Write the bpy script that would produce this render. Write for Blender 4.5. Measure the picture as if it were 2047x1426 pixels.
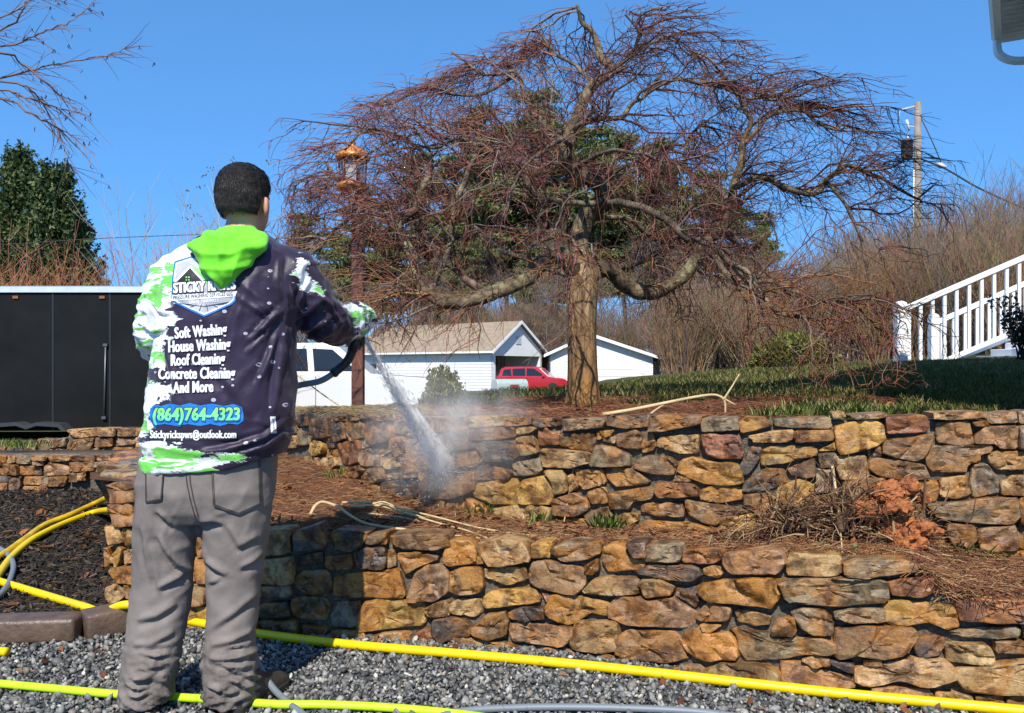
import bpy, bmesh, math, random
import numpy as np
from mathutils import Vector, Matrix, noise as mnoise
from mathutils.bvhtree import BVHTree

for _o in list(bpy.data.objects):
    bpy.data.objects.remove(_o, do_unlink=True)
SC = bpy.context.scene
COL = SC.collection
rad = math.radians

# ------------------------------------------------------------------ camera
FPX, U0, V0, CAMZ = 1700.0, 1023.5, 740.0, 1.125     # focal length in photo pixels, principal column, horizon row, eye height
cam_d = bpy.data.cameras.new('camera')
cam_d.sensor_width = 36.0
cam_d.sensor_fit = 'HORIZONTAL'
cam_d.lens = FPX / 2047.0 * 36.0
cam_d.shift_y = (V0 - 713.0) / 2047.0
cam_d.clip_start = 0.05
cam_d.clip_end = 3000
cam = bpy.data.objects.new('camera', cam_d)
cam.location = (0, 0, CAMZ)
cam.rotation_euler = (rad(90), 0, 0)
COL.objects.link(cam)
SC.camera = cam

# ------------------------------------------------------------------ sky and sun
SUN_EL, SUN_AZ = 47.0, 8.0         # light travels away from the camera, 8 degrees to the right
world = bpy.data.worlds.new('World')
SC.world = world
world.use_nodes = True
wn = world.node_tree
wn.nodes.clear()
w_out = wn.nodes.new('ShaderNodeOutputWorld')
w_bg = wn.nodes.new('ShaderNodeBackground')
w_sky = wn.nodes.new('ShaderNodeTexSky')
w_sky.sky_type = 'NISHITA'
w_sky.sun_disc = False
w_sky.sun_elevation = rad(SUN_EL)
w_sky.sun_rotation = rad(180 + SUN_AZ)
w_sky.altitude = 6000
w_sky.air_density = 1.5
w_sky.dust_density = 0.0
w_sky.ozone_density = 10.0
w_bg.inputs['Strength'].default_value = 0.1
# one even grade over the whole sky: the deep, even blue of a dry winter day
w_g = wn.nodes.new('ShaderNodeGamma')
w_g.inputs['Gamma'].default_value = 0.5
w_m = wn.nodes.new('ShaderNodeMix')
w_m.data_type = 'RGBA'
w_m.blend_type = 'MULTIPLY'
w_m.inputs[0].default_value = 1.0
w_m.inputs[7].default_value = (1.22, 2.40, 3.55, 1)
wn.links.new(w_sky.outputs[0], w_g.inputs[0])
wn.links.new(w_g.outputs[0], w_m.inputs[6])
wn.links.new(w_m.outputs[2], w_bg.inputs[0])
wn.links.new(w_bg.outputs[0], w_out.inputs[0])
sun_d = bpy.data.lights.new('sun', 'SUN')
sun_d.energy = 5.0
sun_d.angle = rad(0.53)
sun_d.color = (1.0, 0.95, 0.86)
sun = bpy.data.objects.new('sun', sun_d)
_d = Vector((math.sin(rad(SUN_AZ)) * math.cos(rad(SUN_EL)), math.cos(rad(SUN_AZ)) * math.cos(rad(SUN_EL)), -math.sin(rad(SUN_EL))))
sun.rotation_euler = _d.to_track_quat('-Z', 'Y').to_euler()
sun.location = (-3, -15, 18)
COL.objects.link(sun)
SC.view_settings.view_transform = 'Standard'
SC.view_settings.look = 'None'
SC.view_settings.exposure = 0.32
SC.view_settings.gamma = 1.0
SC.view_settings.use_curve_mapping = False
SC.render.engine = 'CYCLES'
SC.cycles.use_denoising = True
SC.cycles.max_bounces = 6
SC.cycles.transparent_max_bounces = 8
SC.cycles.volume_bounces = 3
SC.cycles.volume_step_rate = 2.0

# ------------------------------------------------------------------ helpers
def P(u, v, y):
    """the place in the scene, y metres ahead of the camera, of a photo pixel"""
    return Vector(((u - U0) / FPX * y, y, CAMZ - (v - V0) / FPX * y))

def smooth(a, b, x):
    t = max(0.0, min(1.0, (x - a) / (b - a)))
    return t * t * (3 - 2 * t)

def interp(tab, x):
    """piecewise linear with eased corners (Catmull-Rom)"""
    n = len(tab)
    if x <= tab[0][0]:
        return tab[0][1]
    if x >= tab[-1][0]:
        return tab[-1][1]
    for i in range(n - 1):
        if x <= tab[i + 1][0]:
            break
    x0, y0 = tab[i]
    x1, y1 = tab[i + 1]
    m0 = (y1 - tab[i - 1][1]) / (x1 - tab[i - 1][0]) if i > 0 else (y1 - y0) / (x1 - x0)
    m1 = (tab[i + 2][1] - y0) / (tab[i + 2][0] - x0) if i + 2 < n else (y1 - y0) / (x1 - x0)
    h = x1 - x0
    t = (x - x0) / h
    return ((2*t**3 - 3*t*t + 1) * y0 + (t**3 - 2*t*t + t) * h * m0 + (-2*t**3 + 3*t*t) * y1 + (t**3 - t*t) * h * m1)

def props(o, label=None, cat=None, group=None, kind=None):
    if label: o['label'] = label
    if cat: o['category'] = cat
    if group: o['group'] = group
    o['kind'] = kind or 'thing'
    return o

def empty(name, loc=(0, 0, 0), rz=0.0):
    o = bpy.data.objects.new(name, None)
    o.empty_display_size = 0.1
    o.location = loc
    o.rotation_euler = (0, 0, rz)
    COL.objects.link(o)
    return o

def link(name, me, mat=None, parent=None, loc=None, smooth_shade=False):
    if mat is not None and len(me.materials) == 0:
        me.materials.append(mat)
    if smooth_shade:
        me.polygons.foreach_set('use_smooth', [True] * len(me.polygons))
    o = bpy.data.objects.new(name, me)
    if parent is not None:
        o.parent = parent
    if loc is not None:
        o.location = loc
    COL.objects.link(o)
    return o

def copy_tree(o, parent=None):
    c = o.copy()
    COL.objects.link(c)
    c.parent = parent
    for ch in list(o.children):
        copy_tree(ch, c)
    return c

def mesh_np(name, V, F, cols=None):
    """V (n,3) array, F list of index tuples or (m,3|4) array"""
    me = bpy.data.meshes.new(name)
    V = np.asarray(V, dtype=np.float64)
    if isinstance(F, np.ndarray):
        k = F.shape[1]
        me.vertices.add(len(V))
        me.vertices.foreach_set('co', V.astype(np.float32).ravel())
        me.loops.add(F.size)
        me.loops.foreach_set('vertex_index', F.astype(np.int32).ravel())
        me.polygons.add(len(F))
        me.polygons.foreach_set('loop_start', np.arange(0, F.size, k, dtype=np.int32))
        me.polygons.foreach_set('loop_total', np.full(len(F), k, dtype=np.int32))
        me.update(calc_edges=True)
    else:
        me.from_pydata([tuple(v) for v in V], [], F)
        me.update()
    if cols is not None:
        a = me.color_attributes.new('Col', 'FLOAT_COLOR', 'POINT')
        c = np.ones((len(V), 4), dtype=np.float32)
        c[:, :3] = cols
        a.data.foreach_set('color', c.ravel())
    return me

class MB:
    """collects simple shapes into one mesh"""
    def __init__(s):
        s.v, s.f = [], []
    def add(s, verts, faces):
        b = len(s.v)
        s.v += [tuple(x) for x in verts]
        s.f += [tuple(b + i for i in f) for f in faces]
        return s
    def box(s, x0, y0, z0, x1, y1, z1, M=None):
        vs = [Vector(p) for p in ((x0,y0,z0),(x1,y0,z0),(x1,y1,z0),(x0,y1,z0),(x0,y0,z1),(x1,y0,z1),(x1,y1,z1),(x0,y1,z1))]
        if M is not None: vs = [M @ p for p in vs]
        return s.add(vs, [(0,3,2,1),(4,5,6,7),(0,1,5,4),(1,2,6,5),(2,3,7,6),(3,0,4,7)])
    def bar(s, a, b, w, h, up=(0, 0, 1)):
        """square bar from a to b"""
        a, b = Vector(a), Vector(b)
        d = (b - a).normalized()
        x = d.cross(Vector(up))
        if x.length < 1e-4: x = d.cross(Vector((0, 1, 0)))
        x.normalize()
        z = x.cross(d)
        vs = []
        for p in (a, b):
            for i, j in ((-1,-1),(1,-1),(1,1),(-1,1)):
                vs.append(p + x * (i * w / 2) + z * (j * h / 2))
        return s.add(vs, [(0,1,2,3),(7,6,5,4),(0,4,5,1),(1,5,6,2),(2,6,7,3),(3,7,4,0)])
    def tube(s, pts, radii, sides=8, cap=True):
        pts = [Vector(p) for p in pts]
        n = len(pts)
        if not hasattr(radii, '__len__'): radii = [radii] * n
        b = len(s.v)
        ref = None
        for i, p in enumerate(pts):
            d = (pts[min(i + 1, n - 1)] - pts[max(i - 1, 0)])
            if d.length < 1e-9: d = Vector((0, 0, 1))
            d.normalize()
            if ref is None:
                ref = d.orthogonal().normalized()
            else:
                ref = (ref - d * ref.dot(d))
                ref = ref.normalized() if ref.length > 1e-6 else d.orthogonal().normalized()
            q = d.cross(ref)
            for k in range(sides):
                a = 2 * math.pi * k / sides
                s.v.append(tuple(p + (ref * math.cos(a) + q * math.sin(a)) * radii[i]))
        for i in range(n - 1):
            for k in range(sides):
                k2 = (k + 1) % sides
                s.f.append((b + i*sides + k, b + i*sides + k2, b + (i+1)*sides + k2, b + (i+1)*sides + k))
        if cap:
            s.f.append(tuple(b + k for k in range(sides))[::-1])
            s.f.append(tuple(b + (n-1)*sides + k for k in range(sides)))
        return s
    def lathe(s, prof, sides=16, M=None, cap=True):
        """prof: list of (r, z)"""
        b = len(s.v)
        for r, z in prof:
            for k in range(sides):
                a = 2 * math.pi * k / sides
                p = Vector((r * math.cos(a), r * math.sin(a), z))
                s.v.append(tuple(M @ p if M is not None else p))
        for i in range(len(prof) - 1):
            for k in range(sides):
                k2 = (k + 1) % sides
                s.f.append((b + i*sides + k, b + i*sides + k2, b + (i+1)*sides + k2, b + (i+1)*sides + k))
        if cap:
            s.f.append(tuple(b + k for k in range(sides))[::-1])
            s.f.append(tuple(b + (len(prof)-1)*sides + k for k in range(sides)))
        return s
    def prism(s, poly, a, b, axis='y', M=None):
        """poly: 2-D points, extruded from a to b along the axis (poly in the other two)"""
        n = len(poly)
        vs = []
        for t in (a, b):
            for p, q in poly:
                w = {'y': (p, t, q), 'x': (t, p, q), 'z': (p, q, t)}[axis]
                vs.append(M @ Vector(w) if M is not None else Vector(w))
        fs = [tuple(range(n)), tuple(range(2*n - 1, n - 1, -1))]
        for i in range(n):
            j = (i + 1) % n
            fs.append((i, n + i, n + j, j))
        return s.add(vs, fs)
    def build(s, name, mat, parent=None, loc=None, bevel=0.0, smooth_shade=False, seg=2, fixn=True):
        me = bpy.data.meshes.new(name)
        me.from_pydata(s.v, [], s.f)
        me.update()
        bm = bmesh.new()
        bm.from_mesh(me)
        if bevel > 0:
            bmesh.ops.remove_doubles(bm, verts=bm.verts, dist=1e-6)
            es = [e for e in bm.edges if len(e.link_faces) == 2 and e.calc_face_angle(0) > 0.5]
            bmesh.ops.bevel(bm, geom=es, offset=bevel, segments=seg, profile=0.5, affect='EDGES')
        if fixn:
            bmesh.ops.recalc_face_normals(bm, faces=bm.faces)
        bm.to_mesh(me)
        bm.free()
        o = link(name, me, mat, parent, loc)
        if smooth_shade:
            me.polygons.foreach_set('use_smooth', [True] * len(me.polygons))
        return o

def spline(pts, n):
    """Catmull-Rom through the points, n steps for each span"""
    pts = [Vector(p) for p in pts]
    out = []
    for i in range(len(pts) - 1):
        p0 = pts[i - 1] if i > 0 else pts[i] * 2 - pts[i + 1]
        p1, p2 = pts[i], pts[i + 1]
        p3 = pts[i + 2] if i + 2 < len(pts) else pts[i + 1] * 2 - pts[i]
        for k in range(n):
            t = k / n
            out.append(0.5 * ((2*p1) + (p2 - p0)*t + (2*p0 - 5*p1 + 4*p2 - p3)*t*t + (-p0 + 3*p1 - 3*p2 + p3)*t**3))
    out.append(pts[-1])
    return out

def strands(name, lines, mat, sides=3, parent=None, loc=None):
    """many thin tapered tubes in one mesh; lines: list of (points (k,3), r0, r1, colour)"""
    groups = {}
    for L in lines:
        groups.setdefault(len(L[0]), []).append(L)
    Vs, Fs, Cs, base = [], [], [], 0
    ang = np.arange(sides) * 2 * np.pi / sides
    for k, Ls in groups.items():
        pts = np.array([L[0] for L in Ls], dtype=np.float64)
        r0 = np.array([L[1] for L in Ls]); r1 = np.array([L[2] for L in Ls])
        col = np.array([L[3] for L in Ls])
        n = len(Ls)
        d = np.gradient(pts, axis=1)
        d /= np.maximum(np.linalg.norm(d, axis=2, keepdims=True), 1e-9)
        ref = np.tile(np.array([0.31, 0.17, 0.93]), (n, k, 1))
        swap = np.abs((ref * d).sum(2)) > 0.95
        ref[swap] = (1, 0, 0)
        a = np.cross(d, ref)
        a /= np.maximum(np.linalg.norm(a, axis=2, keepdims=True), 1e-9)
        b = np.cross(d, a)
        t = np.linspace(0, 1, k)[None, :]
        r = r0[:, None] * (1 - t) + r1[:, None] * t
        ring = pts[:, :, None, :] + r[:, :, None, None] * (a[:, :, None, :] * np.cos(ang)[None, None, :, None] + b[:, :, None, :] * np.sin(ang)[None, None, :, None])
        Vs.append(ring.reshape(-1, 3))
        Cs.append(np.repeat(col, k * sides, axis=0))
        idx = np.arange(n * k * sides).reshape(n, k, sides) + base
        i0 = idx[:, :-1, :]; i1 = idx[:, 1:, :]
        f = np.stack([i0, np.roll(i0, -1, axis=2), np.roll(i1, -1, axis=2), i1], axis=-1)
        Fs.append(f.reshape(-1, 4))
        base += n * k * sides
    me = mesh_np(name, np.concatenate(Vs), np.concatenate(Fs), np.concatenate(Cs))
    return link(name, me, mat, parent, loc, smooth_shade=True)

# ------------------------------------------------------------------ materials
class NT:
    def __init__(s, name, volume=False):
        s.m = bpy.data.materials.new(name)
        s.m.use_nodes = True
        s.t = s.m.node_tree
        s.t.nodes.clear()
        s.out = s.t.nodes.new('ShaderNodeOutputMaterial')
        if not volume:
            s.b = s.t.nodes.new('ShaderNodeBsdfPrincipled')
            s.t.links.new(s.b.outputs[0], s.out.inputs[0])
    def n(s, typ, ins=None, **kw):
        nd = s.t.nodes.new('ShaderNode' + typ)
        for k, v in kw.items(): setattr(nd, k, v)
        for k, v in (ins or {}).items():
            s.set(nd.inputs[k], v)
        return nd
    def set(s, sock, v):
        if isinstance(v, bpy.types.NodeSocket): s.t.links.new(v, sock)
        elif isinstance(v, bpy.types.Node): s.t.links.new(v.outputs[0], sock)
        else: sock.default_value = v
    def p(s, **kw):
        for k, v in kw.items(): s.set(s.b.inputs[k.replace('_', ' ')], v)
        return s
    def math(s, op, a, b=0.0, clamp=False):
        nd = s.t.nodes.new('ShaderNodeMath'); nd.operation = op; nd.use_clamp = clamp
        s.set(nd.inputs[0], a); s.set(nd.inputs[1], b)
        return nd.outputs[0]
    def vmath(s, op, a, b):
        nd = s.t.nodes.new('ShaderNodeVectorMath'); nd.operation = op
        s.set(nd.inputs[0], a); s.set(nd.inputs[1], b)
        return nd.outputs[0]
    def mix(s, fac, a, b, blend='MIX'):
        nd = s.t.nodes.new('ShaderNodeMix'); nd.data_type = 'RGBA'; nd.blend_type = blend
        s.set(nd.inputs[0], fac)
        for i, v in ((6, a), (7, b)):
            if isinstance(v, tuple) and len(v) == 3: v = v + (1,)
            s.set(nd.inputs[i], v)
        return nd.outputs[2]
    def noise(s, vec, scale, detail=4, rough=0.55, dist=0.0):
        nd = s.n('TexNoise', {'Scale': scale, 'Detail': detail, 'Roughness': rough, 'Distortion': dist})
        if vec is not None: s.set(nd.inputs['Vector'], vec)
        return nd.outputs[0]
    def ramp(s, fac, lo, hi, a=0.0, b=1.0):
        nd = s.n('MapRange', {0: fac, 1: lo, 2: hi, 3: a, 4: b}); nd.clamp = True
        return nd.outputs[0]
    def step(s, fac, th, soft=0.01):
        return s.ramp(fac, th - soft, th + soft)
    def bump(s, h, strength=0.3, dist=0.01, normal=None):
        nd = s.n('Bump', {'Strength': strength, 'Distance': dist, 'Height': h})
        if normal is not None: s.set(nd.inputs['Normal'], normal)
        return nd.outputs[0]
    def coord(s, w='Object'):
        return s.n('TexCoord').outputs[w]

def c4(c): return (c[0], c[1], c[2], 1.0)

def plain(name, col, rough=0.6, metal=0.0, var=0.12, scale=8.0, bump=0.0, bscale=60.0, spec=0.5, coat=0.0):
    t = NT(name)
    co = t.coord()
    n1 = t.noise(co, scale, 5)
    k = t.ramp(n1, 0.25, 0.75, 1 - var, 1 + var)
    c = t.mix(1.0, c4(col), k, 'MULTIPLY')
    t.p(Base_Color=c, Roughness=t.ramp(t.noise(co, scale * 3.1), 0.2, 0.8, max(0.02, rough - 0.08), min(1, rough + 0.08)), Metallic=metal)
    t.b.inputs['Specular IOR Level'].default_value = spec
    t.b.inputs['Coat Weight'].default_value = coat
    if bump > 0:
        t.p(Normal=t.bump(t.noise(co, bscale, 4), bump, 0.01))
    return t.m

def attr_mat(name, rough=0.7, trans=0.0, spec=0.3, var=0.15, scale=30):
    """takes the piece's own colour from its mesh"""
    t = NT(name)
    a = t.n('Attribute', attribute_name='Col').outputs['Color']
    k = t.ramp(t.noise(t.coord(), scale, 4), 0.25, 0.75, 1 - var, 1 + var)
    c = t.mix(1.0, a, k, 'MULTIPLY')
    t.p(Base_Color=c, Roughness=rough)
    t.b.inputs['Specular IOR Level'].default_value = spec
    if trans > 0:
        tr = t.n('BsdfTranslucent', {'Color': c})
        mx = t.n('MixShader', {0: trans, 1: t.b.outputs[0], 2: tr.outputs[0]})
        t.t.links.new(mx.outputs[0], t.out.inputs[0])
    return t.m
# ================================================================== terrain
# front rows of the two retaining walls, as distance ahead for a photo column
YL = [(60, 3.95), (240, 3.82), (400, 3.72), (520, 3.66), (700, 3.60), (1000, 3.47), (1300, 3.26), (1600, 2.98), (2047, 2.82), (2260, 2.78)]
TL = [(60, .64), (240, .63), (300, .60), (420, .50), (530, .43), (700, .425), (1000, .42), (1300, .442), (1600, .485), (1800, .49), (1850, .44), (1900, .38), (2260, .37)]
YU = [(-800, 7.5), (0, 7.25), (300, 7.1), (400, 6.9), (500, 6.35), (600, 5.6), (700, 4.85), (800, 4.36), (1000, 3.96), (1300, 3.56), (1600, 3.36), (2000, 3.2), (2300, 3.1)]
TU = [(-800, .62), (0, .63), (280, .66), (400, .75), (600, .86), (800, .905), (1000, .915), (1300, .93), (1600, .945), (2000, .955), (2300, .955)]
BU = [(-800, .2), (300, .30), (500, .52), (600, .55), (700, .52), (800, .47), (1000, .44), (1300, .45), (1600, .47), (1850, .44), (2000, .40), (2300, .38)]

def yl(u): return interp(YL, u)
def yu(u): return interp(YU, u)

_LX = [-60, -6, -3, -1, 0, 1.5, 3, 5, 7, 10, 60]
_LY = [3, 4.5, 6, 8, 10, 12, 14, 18, 24, 40, 80, 700]
_LZ = [
 [.6, .6, .6, .3, -.2, -.4, -.42, -.42, -.42, -.42, -.42, -.42],
 [.6, .6, .62, .35, -.2, -.4, -.42, -.42, -.42, -.42, -.42, -.42],
 [.7, .7, .68, .45, -.1, -.38, -.42, -.42, -.42, -.42, -.42, -.42],
 [.86, .86, .85, .74, .3, -.1, -.3, -.4, -.42, -.42, -.42, -.42],
 [.9, .9, .915, .93, .55, .05, -.2, -.38, -.42, -.42, -.42, -.42],
 [.93, .93, .95, .97, .98, .93, .7, .2, -.2, -.4, -.42, -.42],
 [.94, .94, .98, 1.02, 1.055, 1.085, 1.08, .95, .7, .1, -.42, -.42],
 [.95, .95, .99, 1.05, 1.11, 1.17, 1.2, 1.15, 1.0, .5, -.4, -.42],
 [.95, .95, 1.0, 1.07, 1.16, 1.25, 1.3, 1.3, 1.2, .9, .1, -.42],
 [.95, .95, 1.0, 1.1, 1.2, 1.34, 1.4, 1.45, 1.4, 1.1, .4, -.42],
 [.95, .95, 1.0, 1.1, 1.2, 1.34, 1.4, 1.45, 1.4, 1.1, .4, -.42]]
def lawn_z(x, y):
    def seg(A, t):
        if t <= A[0]: return 0, 0.0
        if t >= A[-1]: return len(A) - 2, 1.0
        for i in range(len(A) - 1):
            if t <= A[i + 1]:
                f = (t - A[i]) / (A[i + 1] - A[i])
                return i, f * f * (3 - 2 * f) * 0.5 + f * 0.5
    i, a = seg(_LX, x)
    j, b = seg(_LY, y)
    z = (_LZ[i][j]*(1-a) + _LZ[i+1][j]*a)*(1-b) + (_LZ[i][j+1]*(1-a) + _LZ[i+1][j+1]*a)*b
    u = U0 + x / y * FPX
    yw = yu(u)
    k = smooth(0.1, 1.0, y - yw)
    z = (interp(TU, u) - 0.035) * (1 - k) + z * k
    return z + 0.018 * mnoise.noise((x * 1.3, y * 1.3, 0.0)) * smooth(0.1, .6, y - yw)

def soil_mat(name, cols, scale=14.0, rough=0.95, bump=0.6):
    t = NT(name)
    co = t.coord()
    n1 = t.noise(co, scale, 8, 0.65)
    n2 = t.noise(co, scale * 0.17, 4)
    c = t.mix(t.ramp(n1, 0.35, 0.65), c4(cols[0]), c4(cols[1]))
    c = t.mix(t.ramp(n2, 0.42, 0.62), c, c4(cols[2]))
    t.p(Base_Color=c, Roughness=rough, Normal=t.bump(n1, bump, 0.02))
    t.b.inputs['Specular IOR Level'].default_value = 0.2
    return t.m
M_lawn = soil_mat('lawn_soil', [(.05, .055, .015), (.10, .085, .03), (.06, .065, .015)], 9)
M_straw = soil_mat('pine_straw_soil', [(.10, .045, .022), (.20, .085, .04), (.07, .035, .02)], 30)
M_bed = soil_mat('dark_mulch', [(.018, .016, .015), (.05, .042, .036), (.03, .022, .016)], 40)
M_gravelbed = soil_mat('gravel_fines', [(.04, .045, .05), (.10, .105, .11), (.06, .06, .058)], 60)
M_far = soil_mat('far_field', [(.07, .075, .025), (.13, .11, .05), (.09, .085, .03)], .5)

def grid_mesh(name, fn, nu, nv, mat, kind='structure'):
    V = [fn(i / (nu - 1), j / (nv - 1)) for j in range(nv) for i in range(nu)]
    F = np.array([(j*nu + i, j*nu + i + 1, (j+1)*nu + i + 1, (j+1)*nu + i) for j in range(nv - 1) for i in range(nu - 1)])
    me = mesh_np(name, np.array([tuple(v) for v in V]), F)
    o = link(name, me, mat, smooth_shade=True)
    o['kind'] = kind
    return o

def _lawn(a, b):
    # columns fan out from the camera side, rows run from the wall to the far field
    u = -1500 + a * 4700
    y0 = yu(min(max(u, -800), 2300)) + 0.06
    y = y0 + (90 - y0) * (b ** 3.2)
    x = (u - U0) / FPX * y
    return (x, y, lawn_z(x, y))
grid_mesh('lawn', _lawn, 150, 90, M_lawn)
def _far(a, b):
    y = 60 + 1500 * b * b
    x = (a - .5) * (200 + 2400 * b)
    return (x, y, -.46 + 0.0 * a)
grid_mesh('far_field', _far, 12, 12, M_far)

# level gravel yard in front of the walls
def _yard(a, b):
    x = -14 + 20 * a
    y = -12 + 19.5 * b
    return (x, y, -0.004 + 0.006 * mnoise.noise((x * 2, y * 2, 3)))
grid_mesh('gravel_yard', _yard, 100, 98, M_gravelbed)

# planted terrace between the walls
def _terr(a, b):
    u = 180 + a * 2100
    p0 = P(u, 0, yl(u) + 0.06); p1 = P(u, 0, yu(u) + 0.02)
    p = p0.lerp(p1, b)
    z = (interp(TL, u) - .015) * (1 - b) + (interp(BU, u)) * b
    z += 0.03 * mnoise.noise((p.x * 4, p.y * 4, 7)) * smooth(0, .15, b) * smooth(0, .12, 1 - b)
    return (p.x, p.y, z)
def terr_z(x, y):
    u = U0 + x / y * FPX
    b = (y - yl(u) - .06) / max(.05, yu(u) + .02 - yl(u) - .06)
    b = max(0, min(1, b))
    return (interp(TL, u) - .015) * (1 - b) + interp(BU, u) * b
grid_mesh('terrace_soil', _terr, 180, 26, M_straw)

# mulched bed at the left, between the kerb and the low rear walls
def bed_z(x, y):
    return 0.05 + 0.16 * smooth(3.6, 6.4, y) + 0.02 * mnoise.noise((x * 2.2, y * 2.2, 1)) + .012 * mnoise.noise((x * 7, y * 7, 4))
def _bed(a, b):
    y = 3.62 + 3.0 * b
    x = -4.6 + a * (2.95)
    return (x, y, bed_z(x, y))
grid_mesh('mulch_bed', _bed, 90, 90, M_bed)
# ================================================================== dry stone walls
STONE_COL = {'o': (.40, .19, .045), 't': (.42, .26, .11), 'y': (.45, .26, .06), 'b': (.21, .115, .05), 'g': (.27, .20, .12),
             'd': (.075, .055, .045), 'r': (.25, .095, .045), 'p': (.37, .21, .11), 'w': (.50, .42, .28)}
def stone_material():
    t = NT('wet_fieldstone')
    oi = t.n('ObjectInfo')
    rnd = oi.outputs['Random']
    off = t.n('CombineXYZ', {0: t.math('MULTIPLY', rnd, 37.0), 1: t.math('MULTIPLY', rnd, 81.0), 2: t.math('MULTIPLY', rnd, 53.0)})
    co = t.vmath('ADD', t.coord(), off.outputs[0])
    base = oi.outputs['Color']
    big = t.noise(co, 7.0, 5, 0.6, 0.6)
    mid = t.noise(co, 22.0, 6, 0.65, 0.3)
    fin = t.noise(co, 120.0, 4, 0.7)
    # bedding streaks of the sandstone
    st = t.n('Mapping', {'Vector': co, 'Scale': (3.0, 3.0, 13.0), 'Rotation': (0, .35, 0)})
    streak = t.noise(st.outputs[0], 3.0, 6, .6, 1.2)
    c = t.mix(t.ramp(big, .44, .62, 0, .85), base, c4((.34, .135, .022)))        # rusty patches
    c = t.mix(t.ramp(streak, .52, .70, 0, .45), c, c4((.40, .27, .13)))           # pale bands
    c = t.mix(t.ramp(t.noise(co, 13, 6, .65, .5), .46, .60, 0, .9), c, t.mix(1.0, c, c4((.24, .19, .16)), 'MULTIPLY'))   # dark stains
    c = t.mix(t.ramp(t.noise(co, 11.0, 4, .6, 1.0), .60, .70, 0, .6), c, c4((.055, .045, .04)))   # lichen and damp
    c = t.mix(1.0, c, t.ramp(fin, .25, .75, .62, 1.35), 'MULTIPLY')
    h = t.math('ADD', t.math('MULTIPLY', mid, 0.6), t.math('ADD', t.math('MULTIPLY', fin, .22), t.math('MULTIPLY', streak, .3)))
    t.p(Base_Color=c, Roughness=t.ramp(t.noise(co, 16, 4, .6), .38, .62, .28, .72), Normal=t.bump(h, .85, .012))
    t.b.inputs['Specular IOR Level'].default_value = 0.45
    return t.m
M_stone = stone_material()
t = NT('wall_mortar')
_co = t.coord()
_n = t.noise(_co, 60, 8, .7)
t.p(Base_Color=t.mix(t.ramp(_n, .35, .65), (.07, .055, .04), (.22, .185, .135)), Roughness=.95, Normal=t.bump(_n, 1.0, .02))
M_mortar = t.m

# every stone traced as an outline: colour letter, then corners; each block has an origin and a scale
TRACE = {}
TRACE['A'] = (560, 800, .47525, """
d 10,15 30,13 33,23 24,25 9,23|d 34,19 52,16 54,33 42,36 33,32|b 53,15 68,14 72,20 55,20|g 68,14 90,13 91,17 72,20|t 8,26 18,24 20,31 9,33
g 20,27 32,25 34,34 30,42 19,43|t 9,34 19,34 19,45 9,46|t 3,38 8,36 8,46 3,46|d 53,21 62,21 64,36 56,40 53,30|g 64,21 79,20 87,25 84,35 69,39 65,30
b 86,21 100,19 110,27 108,38 92,42 86,36|y 31,40 38,38 45,42 44,50 35,53 31,48|d 46,36 54,34 56,45 48,46 45,40|o 46,47 55,46 55,54 46,55|r 56,42 79,38 80,58 66,62 58,60
g 80,37 87,38 87,44 81,46|g 81,48 92,45 106,40 109,47 98,53 92,62 83,62 80,54|b 108,38 118,34 124,40 121,50 114,54 108,47|b 124,38 134,36 135,48 124,50|t 26,54 35,53 35,64 29,67 25,62
t 36,55 45,55 50,69 42,70 35,66|t 46,57 56,54 58,62 50,64|o 52,67 80,62 83,66 78,74 55,78 51,72|b 80,66 100,64 101,75 92,79 80,74|t 101,57 112,53 119,56 117,63 103,66
b 93,57 100,54 101,63 93,63|t 120,52 132,49 150,53 154,62 137,68 121,68 119,58|g 75,76 80,75 101,83 100,94 86,94 73,84|t 60,80 73,78 72,84 62,85|d 102,78 125,74 133,74 137,82 130,93 104,94
t 102,70 133,69 133,73 104,76|o 135,69 145,67 146,72 138,77|b 139,78 150,70 186,68 188,84 168,93 140,93|t 103,97 123,96 123,106 103,106|t 125,96 138,94 159,95 159,108 126,108
t 161,96 175,91 176,108 161,108|d 158,31 185,29 190,45 170,48 158,45|t 158,51 190,48 190,60 175,64 160,65|b 150,18 178,16 178,29 150,30|g 112,20 130,16 148,17 148,30 125,34 112,30
b 92,15 111,14 111,19 93,20|d 136,36 156,33 157,46 136,48|t 60,87 72,86 72,94 60,94""")
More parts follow.
